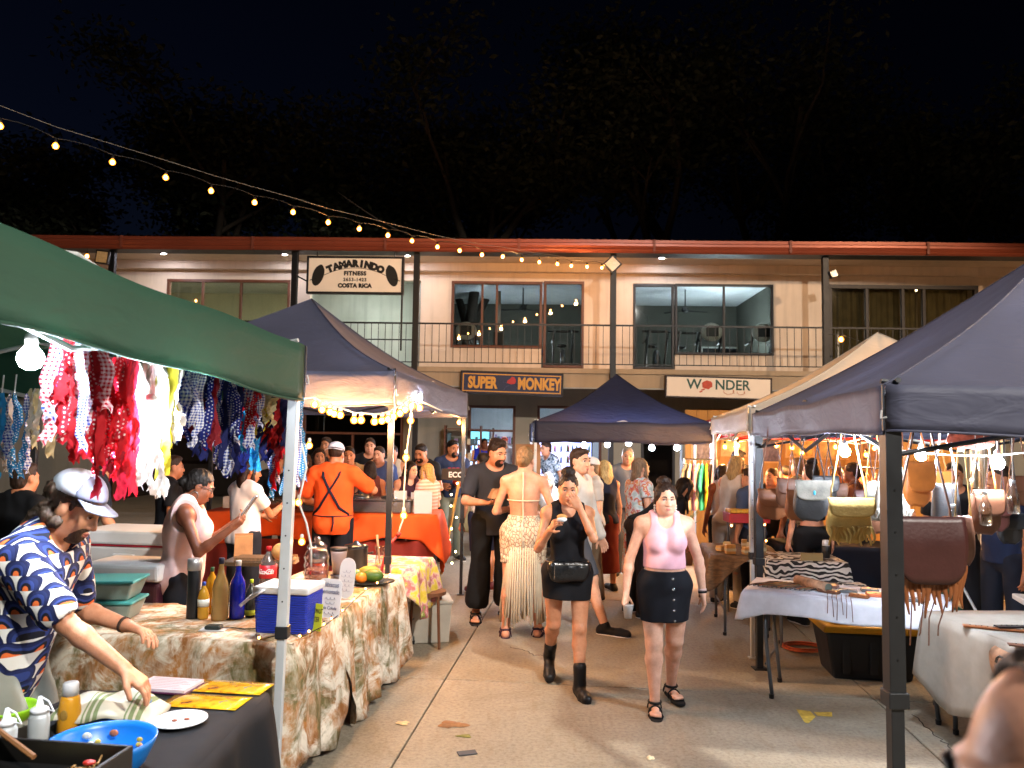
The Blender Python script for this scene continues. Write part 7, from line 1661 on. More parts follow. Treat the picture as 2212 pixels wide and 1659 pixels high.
# clothes rail, display wall with pictures, crate stand at the right
HANG = pm('hanger_wood', '#b98a4e', .6)
def rail(label, px0, px1, py, Y, cols, labs):
    a, b = at(px0, py, Y), at(px1, py, Y); o = thing('clothes_rail', label, 'rail', (a.x, a.y, 0)); z = a.z; L_ = b.x - a.x
    MB().tube([(0, 0, z), (L_, 0, z)], .012, 8).build('rod', STEEL, o)
    for x in (0, L_): MB().tube([(x, 0, 0), (x, 0, z)], .012, 8).build('upright', STEEL, o)
    n = len(cols)
    for k, c in enumerate(cols):
        s = thing('hanging_shirt', labs[k], 'shirt', (a.x + L_ * (k + .5) / n, a.y, z - .02), R(62) + .12 * (k % 3)); M = None
        MB().tube([(-.2, 0, -.13), (0, 0, -.06), (.2, 0, -.13)], .010, 6).build('hanger', HANG, s); MB().tube([(0, 0, -.06), (0, 0, .02), (.012, 0, .035), (.02, 0, .02)], .003, 5).build('hook', STEEL, s)
        pr = [rc((-.13, 0, -.17), (.13, 0, -.17), .05, .05, 's', .03, ((0, 1, 0), .4)), rc((0, 0, -.2), (0, 0, -.62), .17, .19, 's', .04, ((0, 1, 0), .22))] + [rc((sx * .17, 0, -.17), (sx * .27, 0, -.36), .055, .065, 's', .03, ((0, 1, 0), .4)) for sx in (1, -1)]
        grow_mesh('shirt', pr, .018, cloth(c), s, 0, planes=[((0, 0, -.66), (0, 0, -1))], wr=(.006, 40, k))
rail('clothes rail of bright shirts left of the clothes stall', 1478, 1548, 992, 10.6, ['#6b6f74', '#c9c9cc', '#8f6f9a', '#d6d2cc', '#2ea6a6', '#c9b83a', '#22242a', '#a896b4'], ['grey shirt at the left end of the clothes rail', 'pale shirt second on the clothes rail', 'purple shirt in the middle of the clothes rail', 'white shirt behind the purple one', 'turquoise shirt on the clothes rail', 'yellow shirt on the clothes rail', 'black shirt on the clothes rail', 'lilac shirt at the right end of the clothes rail'])
rail('clothes rail of warm coloured shirts behind the yellow fringe bag', 1790, 1900, 1010, 9.2, ['#3a2a1c', '#c4702c', '#3c4a2c', '#c9694a', '#b8834a', '#5d2a20'], ['dark brown shirt on the right clothes rail', 'orange shirt on the right clothes rail', 'dark green shirt on the right clothes rail', 'coral shirt on the right clothes rail', 'ochre shirt on the right clothes rail', 'maroon shirt on the right clothes rail'])
o = thing('display_wall', 'warm lit plank wall with pictures at the back of the clothes stall', 'wall', (3.05, 13.6, 0)); PLK = pm('plank_warm', '#a5712f', .7, var=.2, vs=9, stretch=(1, 1, .12)); pk = MB().bx(.003, .197, 0, .03, .02, 2.35).mesh('plank', PLK)
for k in range(24): place('plank', pk, o, (k * .2, .004 * (k % 2), 0))
rn = random.Random(2)
for k, (x, z, w, h, c) in enumerate(((.3, 1.75, .34, .5, '#7a6a5a'), (.85, 1.8, .40, .45, '#c9a05a'), (1.45, 1.72, .36, .5, '#5a4a4a'), (2.0, 1.78, .44, .42, '#c08a3a'), (2.6, 1.75, .44, .4, '#b98c4a'), (3.3, 1.75, .4, .45, '#8a5a34'))):
    q = thing('framed_picture', '%s framed picture from the left on the plank wall' % ORD[k], 'picture', (3.05 + x, 13.58, z), 0, 'pictures on the plank wall'); t = NT('pic%d' % k); t.set(Base_Color=t.ramp(t.noise(t.coord(), 7, 3, .6, 1), [(.3, tuple(v * .4 for v in C(c))), (.5, C(c)), (.7, tuple(min(1, v * 1.6) for v in C(c)))]), Roughness=.6)
    MB().bx(-w / 2, w / 2, -.012, 0, -h / 2, h / 2).build('canvas', t.m, q); 
    for s in (-1, 1): MB().bx(-w / 2 - .03, w / 2 + .03, -.02, 0, s * (h / 2 + .016) - .015, s * (h / 2 + .016) + .015).build('frame', HANG, q); MB().bx(s * (w / 2 + .016) - .014, s * (w / 2 + .016) + .014, -.019, 0, -h / 2, h / 2).build('frame', HANG, q)
c = (4.05, 5.4); table('white side table with a black crate at the far right', c, .9, .5, .735, -.3, topm=pm('table_white', '#b5b5b2'))
o = thing('plastic_crate', 'black slatted crate on the white side table at the far right', 'crate', (4.15, 5.4, .737), -.3)
for k in range(5): MB().bx(-.30, .30, -.19, -.18, .01 + k * .05, .045 + k * .05).build('slat', TOT, o); MB().bx(-.30, .30, .18, .19, .01 + k * .05, .045 + k * .05).build('slat', TOT, o)
for s in (-1, 1): MB().bx(s * .305 - .006, s * .305 + .006, -.19, .19, 0, .26).build('end', TOT, o)
MB().bx(-.29, .29, -.179, .179, 0, .01).build('bottom', TOT, o)
o = thing('deck_chair', 'green fabric folding chair at the far right behind the belt table', 'chair', (3.75, 6.6, 0), .4); GC = pm('chair_green', '#2b5a48', .8)
m = MB(); m.grid(lambda u, v: (-.25 + .5 * u, -.2 + .4 * v, .42 - .05 * math.sin(PI * v)), 8, 8); m.build('seat', GC, o, True); m = MB(); m.grid(lambda u, v: (-.25 + .5 * u, .2 + .12 * v, .42 + .45 * v), 8, 8); m.build('backrest', GC, o, True)
for x in (-.26, .26): MB().tube([(x, -.25, 0), (x, .33, .9)], .012, 6).build('leg', WHITESTEEL, o); MB().tube([(x, .25, 0), (x, -.22, .44)], .012, 6).build('leg', WHITESTEEL, o)
# counter of the middle stall and back-of-yard clutter
c = (1.55, 12.2); table('folding table under the dark cloth of the middle stall', c, 2.0, .6, .735, 0); drape('dark cloth over the middle stall table', c, 2.03, .62, .74, 0, (.6, .5, .3, .5), NAVC, 9, .015, seed=17)
c = (-.15, 12.6); table('lamp lit stall table behind the couple', c, 1.7, .6, .835, 0); drape('pale cloth over the lamp lit stall table behind the couple', c, 1.73, .62, .84, 0, (.5, .3, .2, .3), cloth('#a3906a'), 8, .015, seed=18)
o = thing('notice_board', 'plain tan wooden board standing behind the woman in the white dress', 'board', at(1140, 1040, 11.8) * 1); o.location.z = 0; MB().bx(-.19, .19, -.015, .015, .55, 1.72).build('panel', pm('ply', '#8a6a48', .7, var=.12), o); 
for s in (-1, 1): MB().bx(s * .17 - .02, s * .17 + .02, .016, .05, 0, 1.7).build('leg', pm('ply', '#8a6a48'), o)
o = thing('potted_plant', 'small spiky potted plant by the clothes rail', 'plant', at(1478, 1060, 11.5) * 1); o.location.z = 0; MB().lathe([(.12, 0), (.16, .32), (.17, .34)], 16).build('pot', pm('pot_clay', '#5a4334', .8), o, True); rn = random.Random(3)
for k in range(22): a = rn.uniform(0, 6.28); l = rn.uniform(.35, .8); MB().tube([(0, 0, .3), (.12 * math.cos(a), .12 * math.sin(a), .3 + l * .7), (.3 * math.cos(a), .3 * math.sin(a), .3 + l)], [.012, .012, .003], 4, sq=.3).build('leaf', pm('plant_leaf', '#4d6430', .6), o)
# ------------------------------------------------------------------ people in the aisle
def arc_shirt():
    t = NT('arc_print_shirt'); v = t.coord(); sp = t.n('ShaderNodeSeparateXYZ'); t.l(v, sp.inputs[0])
    nz = t.n('ShaderNodeTexNoise'); nz.inputs['Scale'].default_value = 4; t.l(v, nz.inputs['Vector'])
    u = t.math('MULTIPLY', t.math('ADD', t.math('ADD', sp.outputs[1], t.math('MULTIPLY', sp.outputs[0], .6)), t.math('MULTIPLY', nz.outputs[0], .03)), 14.0); w = t.math('MULTIPLY', t.math('ADD', sp.outputs[2], t.math('MULTIPLY', nz.outputs[0], .02)), 19.0)
    row = t.math('FLOOR', w); fu = t.math('SUBTRACT', t.math('FRACT', t.math('ADD', u, t.math('MULTIPLY', row, .5))), .5); fv = t.math('MULTIPLY', t.math('FRACT', w), .42)
    r = t.math('SQRT', t.math('ADD', t.math('MULTIPLY', fu, fu), t.math('MULTIPLY', fv, fv)))
    c = t.ramp(r, [(0, '#c4602e'), (.13, '#c4602e'), (.14, '#14151f'), (.22, '#14151f'), (.23, '#26346a'), (.31, '#182148'), (.39, '#121736'), (.455, '#161c40'), (.46, '#c3c2bc')], 'CONSTANT')
    t.set(Base_Color=c, Roughness=.85); t.b.inputs['Specular IOR Level'].default_value = .2; t.bump(t.noise(v, 30, 2), .25, .006); return t.m
def pattern(name, stops, scale, coord='Object', stretch=None):
    if name in _mats: return _mats[name]
    t = NT(name); v = t.coord(coord)
    if stretch: v = t.scalev(v, stretch)
    t.set(Base_Color=t.ramp(t.noise(v, scale, 3, .6, .5), stops), Roughness=.85); t.b.inputs['Specular IOR Level'].default_value = .2; _mats[name] = t.m; return t.m
def stripes(name, a, b, f):
    t = NT(name); v = t.coord(); sp = t.n('ShaderNodeSeparateXYZ'); t.l(v, sp.inputs[0]); t.set(Base_Color=t.mix(t.math('GREATER_THAN', t.math('FRACT', t.math('MULTIPLY', sp.outputs[2], f)), .55), a, b), Roughness=.85); return t.m
FLORAL_D = pattern('floral_dress', [(.36, '#9fb0b4'), (.46, '#c5cdcd'), (.54, '#b5464f'), (.6, '#c98a4a'), (.68, '#c9d0d0')], 16); ALOHA = pattern('aloha_shirt', [(.38, '#26303a'), (.48, '#7b8fa0'), (.56, '#c3ccd2'), (.64, '#3a4a58')], 18); LEAFY = pattern('leafy_shirt', [(.4, '#b9aca0'), (.52, '#b9aca0'), (.58, '#5a6a44'), (.68, '#a3655a')], 11)
WOOD_BEAD = pm('white_bead', '#cfcac4', .4, var=0)
# woman in the pink top
W1 = person('woman in pink crop top and black buttoned skirt walking towards the camera', 1437, 1042, 5.42, 178, tone='fair', fem=True, fat=1.22, bust=1.06, hip=.87, res=.0062, fine=True, hair='messy', hcol='#2a1b14', head=(6, 4, 0),
    legs=[(9, 0, 3, 5), (-7, 0, 15, 9)], arms=[dict(up=(.34, -.04, -1), fore=(.12, .16, -1), palm=(-.6, .5, 0), curl=.75), dict(up=(-.36, -.10, -1), fore=(-.10, .10, -1), curl=.35)],
    top=dict(col='#d29fa8', kind='racer', hem=.088, loose=.008), bottom=dict(col='#101117', kind='skirt', length=.295, flare=.0, waist=.078), shoes=('sandal', '#191817'))
T = W1['T']; H_ = W1['H']
for k in range(5):
    p = T(-.018 - .002 * k, .092 * 1.2 + .006 + .002 * k, .055 - .045 * k); MB().sphere(tuple(p), .009, 8, 6, 1, .6, 1).build('skirt_button', STEEL, W1['root'], True)
for sx in (1, -1):
    for k in range(3): MB().sphere(tuple(W1['Hd'](sx * .082, .0, -.052 - .020 * k)), .0085, 8, 6).build('earring_bead', WOOD_BEAD, W1['root'], True)
s_, e_, w_ = W1['arms'][1]; ax = (w_ - e_) / np.linalg.norm(w_ - e_)
for q, c in ((.88, '#c9a9a4'), (.94, '#17181b')): cc = e_ + (w_ - e_) * q; MB().tube([tuple(cc - ax * .008), tuple(cc + ax * .008)], .029, 14).build('wristband', cloth(c), W1['root'], True)
p = hand_pt(W1, 0, .075); o = thing('plastic_cup', 'crumpled clear plastic cup in the hand of the woman in pink', 'cup', p - Vector((0, 0, .05))); MB().lathe([(.026, 0), (.036, .085), (.038, .09)], 16).build('cup', pm('cup_white', '#b5b2b0', .3, trans=.3), o, True)
# woman in the black top
W2 = person('woman in black tank top and short black skirt, one hand at her mouth', 1228, 1022, 5.72, 184, tone='tan', fem=True, fat=.98, hip=.92, res=.0062, fine=True, hair='bun', hcol='#1d1310', head=(-4, 6, 0),
    legs=[(-13, 0, 26, 6), (9, 0, 4, 5)], arms=[dict(hand=(.10, .15, .222), hint=(.35, -.2, -1), palm=(-1, .2, .2), curl=.8), dict(hand=(-.035, .135, .318), hint=(-.45, .1, -1), hdir=(.55, -.05, .85), palm=(.1, -1, .2), curl=.35)],
    top=dict(col='#0e0f14', kind='tank', hem=-.03, loose=.008), bottom=dict(col='#0d0e13', kind='skirt', length=.225, waist=.07, loose=.012), shoes=('boot', '#1a1919', '#141313'))
p = hand_pt(W2, 0, .085); o = thing('snack', 'wrapped bite of food in the raised hand of the woman in black', 'food', p + Vector((0, -.03, .02))); MB().sphere((0, 0, 0), .030, 10, 8, 1.2, .8, .7).build('bread', pm('bread', '#a9804a', .8), o, True); MB().sphere((0, -.005, -.015), .032, 10, 8, 1.1, .9, .6).build('napkin', WPL, o, True)
L = W2['root'].location; Rz = rotz(W2['root'].rotation_euler.z); pt = L + Rz @ Vector(W2['T'](.0, .095, .035)); o = thing('belt_bag', 'black leather belt bag on the hips of the woman in the black top', 'bag', pt, W2['root'].rotation_euler.z)
LBK = pm('shiny_black_leather', '#111214', .28, var=.2, bump=.5, bs=25, bd=.01)
grow_mesh('pouch', [rc((-.11, 0, .02), (.11, 0, .02), .04, .05, 'b', .03, ((0, 1, 0), .62)), rc((-.08, 0, -.03), (.09, 0, -.035), .05, .055, 'b', .03, ((0, 1, 0), .6))], .008, LBK, o, 0, wr=(.003, 60, 2)); MB().tube([(.15 * math.cos(t) * 1.0, -.145 + .15 * math.sin(t), .04) for t in [k * PI / 10 for k in range(-2, 13)]], .012, 6, sq=.5).build('belt', LBK, o, True); MB().tube([(-.12, .028, .035), (.0, .036, .042), (.12, .028, .035)], .003, 5).build('zip', STEEL, o); MB().tube([(.115, .03, .03), (.118, .034, -.06)], .008, 6, sq=.4).build('zip_pull', STEEL, o)
# woman in the crochet dress, from behind
MAC = NT('macrame'); vv = MAC.coord(); wv = MAC.n('ShaderNodeTexVoronoi'); wv.feature = 'DISTANCE_TO_EDGE'; wv.inputs['Scale'].default_value = 38; MAC.l(MAC.scalev(vv, (1, 1, .6)), wv.inputs['Vector']); MAC.set(Base_Color=MAC.ramp(wv.outputs[0], [(.04, '#8d7260'), (.12, '#cbbda6')]), Roughness=.9); MAC.bump(wv.outputs[0], .8, .01)
W3 = person('woman in white halter dress with long fringe skirt, seen from behind', 1135, 966, 7.3, -6, tone='warm', fem=True, fat=1.02, res=.0075, hair='lowbun', hcol='#7d6142', head=(-14, 4, 0), legs=[(3, 3, 4, 8), (-3, 3, 4, 8)],
    arms=[dict(hand=(.13, .12, .09)), dict(hand=(-.10, .15, .12))], bottom=dict(col='#c9bda8', kind='skirt', length=.30, waist=.105, loose=.014, mat=MAC.m, name='crochet_skirt', wr=(.004, 90, 1)), shoes=('sandal', '#3a2430'))
T = W3['T']; STR = cloth('#cbbfa9'); g_ = W3['g']
MB().tube([tuple(T(.088 * math.cos(t), -.004 + .072 * math.sin(t), .185)) for t in [k * PI / 10 for k in range(21)]], .006, 6).build('back_strap', STR, W3['root'], True); MB().tube([tuple(T(0, -.052, .335)), tuple(T(0, -.062, .29)), tuple(T(.002, -.074, .22)), tuple(T(0, -.073, .185)), tuple(T(.004, -.075, .12)), tuple(T(.0, -.09, .03)), tuple(T(.004, -.10, -.06))], .008, 6).build('halter_cord', STR, W3['root'], True)
rn = random.Random(8)
for k in range(46):
    a = 2 * PI * k / 46; rx, ry = .100 * H_, .088 * H_; x0, y0 = W3['off'][0] + rx * 1.06 * math.cos(a), -.006 + ry * 1.08 * math.sin(a); zt = W3['off'][2] - .10; ln = zt - rn.uniform(.10, .28); fl = 1.12 + rn.uniform(-.05, .2)
    MB().tube([(x0, y0, zt), (x0 * 1.06, y0 * 1.06, zt - ln * .4), (x0 * fl, y0 * fl, zt - ln)], [.0085, .009, .0105], 5).build('fringe_strand', STR, W3['root'], True)
# man in the dark polo with a cardboard box
M4 = person('bearded man in dark polo shirt and baggy black trousers holding a box', 1076, 950, 7.85, 196, tone='tan', fat=1.05, res=.008, fine=True, hair='quiff', hcol='#241812', beard='#22150f', head=(22, 12, 0), legs=[(2, 4, 6, 14), (-3, 4, 6, 14)],
    arms=[dict(hand=(.10, .18, .13), hint=(.8, -.3, -1), palm=(0, 0, 1), curl=.5), dict(hand=(-.14, .14, .14), palm=(.3, 0, 1), curl=.5)], top=dict(col='#26272c', kind='polo', sleeves=.7, hem=-.06, loose=.02), bottom=dict(col='#0e0f11', kind='pants', length=.86, flare=.03, loose=.02), shoes=('sandal', '#1c1512'))
p = hand_pt(M4, 0, .07); o = thing('cardboard_box', 'small brown cardboard food box held by the man in the polo', 'box', p + Vector((.05, -.06, .02)), .3); MB().frustum((0, 0, 0), (.19, .13), (.12, .08), .085).build('box', KR, o, bevel=.004); MB().bx(-.02, .03, -.064, -.062, .02, .05).build('sticker', pm('sticker', '#6f8fa0', .5), o); MB().bx(-.055, .055, -.03, .03, .086, .092).build('flap', KR, o)
# man in the arc print shirt bending over the foreground table
M5 = person('man in grey and white cap and navy arc print shirt bending over the black table', 196, 976, 3.05, -86, tone='tan', fat=.96, res=.0062, fine=True, hair='curly', hcol='#3a2c20', beard='#3a281c', head=(0, 26, 0), lean=17, H=1.74, legs=[(26, 4, 6, 8), (20, 5, 6, 8)], cap=('#b9bcbf', '#7b7e90'),
    arms=[dict(world=(268, 1446, 2.9), hint=(.3, -.6, -.4), palm=(0, -.2, -1), curl=.45), dict(world=(275, 1352, 3.25), hint=(-.4, -.3, -.6), palm=(.2, -.2, -1), curl=.5)],
    top=dict(col='#888888', kind='shirt', sleeves=.80, hem=-.07, loose=.024, mat=arc_shirt(), neck=.058), bottom=dict(col='#6d7068', kind='shorts', length=.45, loose=.018), shoes=('sneaker', '#2b2b2d'))
s_, e_, w_ = M5['arms'][1]; ax = (w_ - e_) / np.linalg.norm(w_ - e_); cc = e_ + (w_ - e_) * .93; MB().tube([tuple(cc - ax * .006), tuple(cc + ax * .006)], .033, 14).build('bracelet', cloth('#3a2a22'), M5['root'], True)
# woman with the phone
W6 = person('woman in sleeveless pink blouse looking at her phone behind the drinks table', 444, 1010, 5.25, -72, tone='brown', fem=True, fat=1.08, res=.0075, fine=True, hair='lowbun', hcol='#15110f', head=(0, 22, 0), glasses=True, lean=4,
    arms=[dict(world=(498, 1142, 5.05), hint=(.2, -.4, -1), palm=(-.5, -.3, .6), curl=.7), dict(world=(505, 1130, 5.25), hint=(-.3, -.3, -1), palm=(.4, -.2, .6), curl=.7)], top=dict(col='#d3b2ac', kind='tank', hem=-.17, loose=.028, wr=(.006, 38, 2)), bottom=dict(col='#15161b', kind='pants'), shoes=('shoe', '#1b1b1d'))
for sx in (1, -1): MB().tube([tuple(W6['Hd'](sx * .078, -.005 + .026 * math.cos(t), -.062 + .026 * math.sin(t))) for t in [k * PI / 8 for k in range(17)]], .0025, 6).build('hoop_earring', STEEL, W6['root'], True)
p = hand_pt(W6, 0, .08); o = thing('phone', 'smartphone held by the woman in the pink blouse', 'phone', p + Vector((.03, 0, .05))); M = Matrix.Rotation(.6, 3, 'Y'); MB().box((0, 0, 0), (.009, .075, .155), M).build('body', pm('phone_grey', '#8a8f94', .25, metal=.5), o, bevel=.003); MB().box((-.0055, 0, 0.0), (.001, .068, .145), M).build('screen', pm('phone_screen', '#20242a', .1), o)
# woman in the white tee and man in orange
W7 = person('woman in white t-shirt with long dark hair turned to the orange counter', 543, 991, 7.3, -38, tone='olive', fem=True, fat=1.02, res=.009, hair='long', hcol='#241712', head=(-22, 8, 0), arms=[dict(world=(612, 1090, 7.5), hint=(.5, -.4, -1)), dict(hand=(-.05, .16, .12))], top=dict(col='#c3bfc2', kind='tee', sleeves=.55, hem=-.02), bottom=dict(col='#191b22', kind='pants'), shoes=('shoe', '#222222'))
M8 = person('man in bright orange t-shirt and white cap with crossed apron straps, from behind', 727, 957, 8.15, -4, tone='olive', fat=1.12, res=.0085, hair='buzz', hcol='#2b1d16', cap=('#bfc2cc', None, True), head=(0, 8, 0), arms=[dict(world=(806, 1058, 8.5), hint=(.9, -.2, -.6)), dict(hand=(-.12, .14, .08), hint=(-.8, -.4, -.6))], top=dict(col='#d9521d', kind='tee', sleeves=.72, hem=-.07, loose=.024), bottom=dict(col='#14151a', kind='pants'), shoes=('shoe', '#1c1c1e'))
T = M8['T']; AP = cloth('#16182a'); 
for sx in (1, -1): MB().tube([tuple(T(sx * .055, -.030, .335)), tuple(T(sx * .045, -.078, .27)), tuple(T(0, -.094, .19)), tuple(T(-sx * .06, -.088, .09)), tuple(T(-sx * .108, -.045, .045))], .014, 6, sq=.4).build('apron_strap', AP, M8['root'], True)
MB().tube([tuple(T(.118 * math.cos(t), -.004 - .098 * math.sin(t), .04)) for t in [k * PI / 10 for k in range(11)]], .012, 6, sq=.5).build('apron_tie', AP, M8['root'], True); MB().tube([tuple(T(.03, -.106, .04)), tuple(T(.035, -.115, -.0)), tuple(T(.028, -.118, -.045))], .013, 6, sq=.5).build('apron_bow', AP, M8['root'], True)
m = MB(); m.grid(lambda u, v: tuple(T(.112 * math.cos(-.25 + u * 3.64) * (1.02 + .06 * v), .0 + .10 * math.sin(-.25 + u * 3.64) * (1.02 + .06 * v), .06 - .34 * v)), 30, 6); m.build('apron', AP, M8['root'], True)

# ------------------------------------------------------------------ the crowd
def crowd(label, px, py, Y, yaw, tone='warm', fem=False, hair='short', hcol='#2a1c14', top=('#555', 'tee'), bot=('#222', 'pants', 1.0), **kw):
    t = dict(col=top[0], kind=top[1], **(top[2] if len(top) > 2 else {})); b = dict(col=bot[0], kind=bot[1], length=bot[2] if len(bot) > 2 else 1.0, **(bot[3] if len(bot) > 3 else {}))
    kw.setdefault('res', .0105 if Y < 10.5 else .0125)
    kw.setdefault('shoes', ('shoe', '#262628'))
    kw.setdefault('group', None)
    return person(label, px, py, Y, yaw, tone=tone, fem=fem, hair=hair, hcol=hcol, top=t, bottom=b, **kw)
crowd('man in black t-shirt standing in the shade behind the white ribbons', 372, 985, 7.6, -60, 'olive', top=('#14161b', 'tee'), bot=('#20242c', 'pants'))
crowd('person in dark t-shirt and blue jeans leaning behind the large white cooler', 232, 1012, 6.7, -60, 'tan', top=('#1b2029', 'tee'), bot=('#2f4766', 'pants'), lean=22, H=1.72, arms=[dict(hand=(.08, .22, .06)), dict(hand=(-.08, .22, .06))])
crowd('person in black standing at the far left behind the light blue ribbons', 52, 1000, 5.6, -20, 'olive', top=('#0f1013', 'tee'), bot=('#0e0f12', 'pants'))
crowd('man in black shirt behind the orange counter left of the orange shirted man', 600, 978, 9.9, 190, 'olive', top=('#15161a', 'tee'), bot=('#20222a', 'pants'))
crowd('woman with brown hair and pink top at the left end of the counter', 658, 980, 10.1, 150, 'warm', True, 'bob', '#4a2f20', ('#b98a92', 'tee'), ('#2b2b33', 'pants'))
crowd('woman in white top just left of the white cap', 690, 968, 10.3, 200, 'tan', True, 'long', '#2a1a13', ('#bdb8b8', 'tank'), ('#2b2b33', 'pants'))
crowd('tall shadowed person at the back behind the white cap', 706, 945, 12.6, 170, 'olive', top=('#2a2522', 'tee'), bot=('#222222', 'pants'))
crowd('man in beige open shirt right of the white cap', 754, 965, 10.0, 190, 'tan', hair='short', hcol='#1f1712', top=('#8f8266', 'shirt'), bot=('#33302a', 'pants'))
crowd('person in black at the back with a beard', 800, 947, 12.2, 185, 'warm', top=('#121318', 'tee'), bot=('#1b1c20', 'pants'))
crowd('man in light blue shirt with hand at his chin behind the counter', 820, 965, 10.9, 165, 'warm', top=('#4f66a0', 'shirt', dict(sleeves=.8)), bot=('#2b3040', 'pants'), arms=[dict(hand=(.03, .13, .30)), None])
crowd('woman with dark hair and bare shoulders seen from behind at the counter', 800, 996, 9.75, 14, 'olive', True, 'bob', '#1b1210', ('#5a2f2c', 'tank'), ('#3c3c4a', 'pants'))
crowd('woman in white tank top in the middle of the crowd', 848, 962, 11.6, 180, 'tan', True, 'lowbun', '#2a1c14', ('#b8b1a6', 'tank'), ('#3a332c', 'pants'))
crowd('bearded man in dark top looking down near the dark pole', 908, 958, 10.6, 160, 'tan', hair='short', hcol='#17110e', beard='#2a1c15', head=(0, 18, 0), top=('#17191d', 'tee'), bot=('#22242a', 'pants'), arms=[dict(hand=(.06, .16, .12)), dict(hand=(-.1, .14, .12))])
crowd('woman with long dark hair and wine top talking beside the pole', 888, 997, 9.8, 205, 'fair', True, 'long', '#17100e', ('#3a1f2c', 'tank'), ('#2a2a30', 'pants'), head=(30, 6, 0))
crowd('blonde woman in pink striped top and denim shorts at the counter end', 922, 1000, 9.55, 62, 'fair', True, 'long', '#a67c46', ('#d29a86', 'tee', dict(mat=stripes('pink_stripes', '#c98a7a', '#dcb3a4', 24), sleeves=.6)), ('#566072', 'shorts', .22), res=.009, head=(0, 4, 0), legs=[(10, 3, 4, 6), (-8, 3, 8, 6)], shoes=('sandal', '#1a1816'), arms=[dict(hand=(.1, .12, .05)), dict(hand=(-.05, .18, .12))])
MN = crowd('bearded man in navy t-shirt and grey trousers holding a red cap', 978, 951, 11.6, 196, 'olive', hair='short', hcol='#14100e', beard='#14100e', top=('#232f4c', 'tee'), bot=('#6d7266', 'pants'), res=.010, arms=[dict(hand=(.10, .14, .10)), dict(hand=(-.05, .17, .11))], head=(20, 4, 0))
p = hand_pt(MN, 1, .05); o = thing('red_cap', 'red cap held by the man in the navy t-shirt', 'cap', p + Vector((.03, -.03, .02))); MB().sphere((0, 0, .02), .09, 14, 8, 1, .9, .8).build('crown', cloth('#a82c1c'), o, True); MB().box((.10, -.01, -.01), (.09, .12, .01)).build('brim', cloth('#a82c1c'), o, bevel=.004)
for k in range(3): MB().box(tuple(MN['T'](-.035 + .035 * k, .10, .21)), (.045, .012, .11)).build('shirt_print', pm('red_print', '#8a2230', .8, var=.3, vs=30), MN['root'])
crowd('man in shiny blue shirt standing inside the shop doorway', 1047, 938, 19.6, 190, 'brown', hair='curly', hcol='#1a1210', top=('#1f2fb0', 'shirt'), bot=('#20242c', 'pants'), H=1.78)
crowd('man in orange cap and white shirt inside the shop doorway', 1090, 931, 20.6, 175, 'warm', hair='short', top=('#bdbdc4', 'tee'), bot=('#2b2d33', 'pants'), cap=('#c2431c',), H=1.82)
crowd('grey haired man in grey shirt inside the shop between two others', 1064, 936, 21.4, 150, 'fair', hair='short', hcol='#6d6d6d', top=('#6d7078', 'tee'), bot=('#2b2d33', 'pants'), H=1.76)
crowd('dark haired person in leafy shirt and dark shorts behind the man in the polo', 1046, 978, 9.3, 30, 'tan', hair='short', hcol='#15100e', top=('#888', 'tee', dict(mat=LEAFY, hem=-.08)), bot=('#1b1f33', 'shorts', .46), shoes=('sneaker', '#5a2a30', '#c9c4be'), legs=[(8, 4, 5, 10), (-8, 4, 8, 10)])
crowd('man in patterned blue shirt bending at the shop window', 1180, 955, 14.2, 120, 'tan', hair='short', top=('#777', 'shirt', dict(mat=ALOHA)), bot=('#2b2d33', 'pants'), lean=18, H=1.78)
crowd('white haired woman in white tank top seated behind the dress', 1184, 997, 11.9, 180, 'fair', True, 'bob', '#b9b5ad', ('#bfc0c2', 'tank'), ('#9c8a86', 'shorts', .42), legs=[(84, 5, 82, 4), (84, 5, 82, 4)], H=1.66, arms=[dict(hand=(.04, .16, .07)), dict(hand=(-.04, .16, .07))], zoff=.0)
q = at(1184, 997, 11.9); o = thing('plastic_chair', 'grey chair under the seated white haired woman', 'chair', (q.x, q.y + .05, 0)); 
for x in (-.2, .2):
    for y in (-.2, .2): MB().tube([(x, y, 0), (x * .9, y * .9, .40)], .015, 6).build('leg', GREYSTEEL, o)
MB().bx(-.22, .22, -.22, .22, .401, .43).build('seat', GREYSTEEL, o, bevel=.01); MB().bx(-.22, .22, .21, .23, .5, .85).build('backrest', GREYSTEEL, o, bevel=.01)
M9 = person('tall man in white shirt and grey shorts striding to the right', 1251, 956, 7.6, -112, tone='fair', res=.008, fine=True, hair='short', hcol='#2e2018', head=(-25, 0, 0), legs=[(24, 2, 6, 6), (-24, 2, 20, 6)], arms=[dict(up=(.2, -.25, -1), fore=(.1, .1, -1)), dict(up=(-.2, .2, -1), fore=(-.1, .4, -1))], top=dict(col='#c9c4c0', kind='shirt', sleeves=1.9, hem=-.10, loose=.024), bottom=dict(col='#474c57', kind='shorts', length=.44, loose=.016), shoes=('sneaker', '#17171a', '#cfcbc4'))
crowd('blonde woman with wavy hair, navy top and rust red skirt', 1306, 995, 9.4, 25, 'tan', True, 'long', '#b09a6c', ('#1c2338', 'tank'), ('#6a231c', 'skirt', .78, dict(flare=.05)), res=.0095)
crowd('person with sunglasses on a white cap half hidden behind the white shirt', 1278, 990, 9.0, 100, 'fair', hair='short', hcol='#6b5a48', top=('#a8a7a5', 'tee'), bot=('#5a4a3a', 'pants'), cap=('#b9b9bd',))
crowd('woman with grey brown hair in a floral summer dress, side view', 1382, 990, 8.5, -70, 'warm', True, 'bob', '#6f5a48', ('#888', 'tee', dict(mat=FLORAL_D, sleeves=.3, hem=-.05)), ('#888', 'skirt', .62, dict(mat=FLORAL_D, flare=.05, waist=.1)), fat=1.1, res=.009, shoes=('sandal', '#1a1816'))
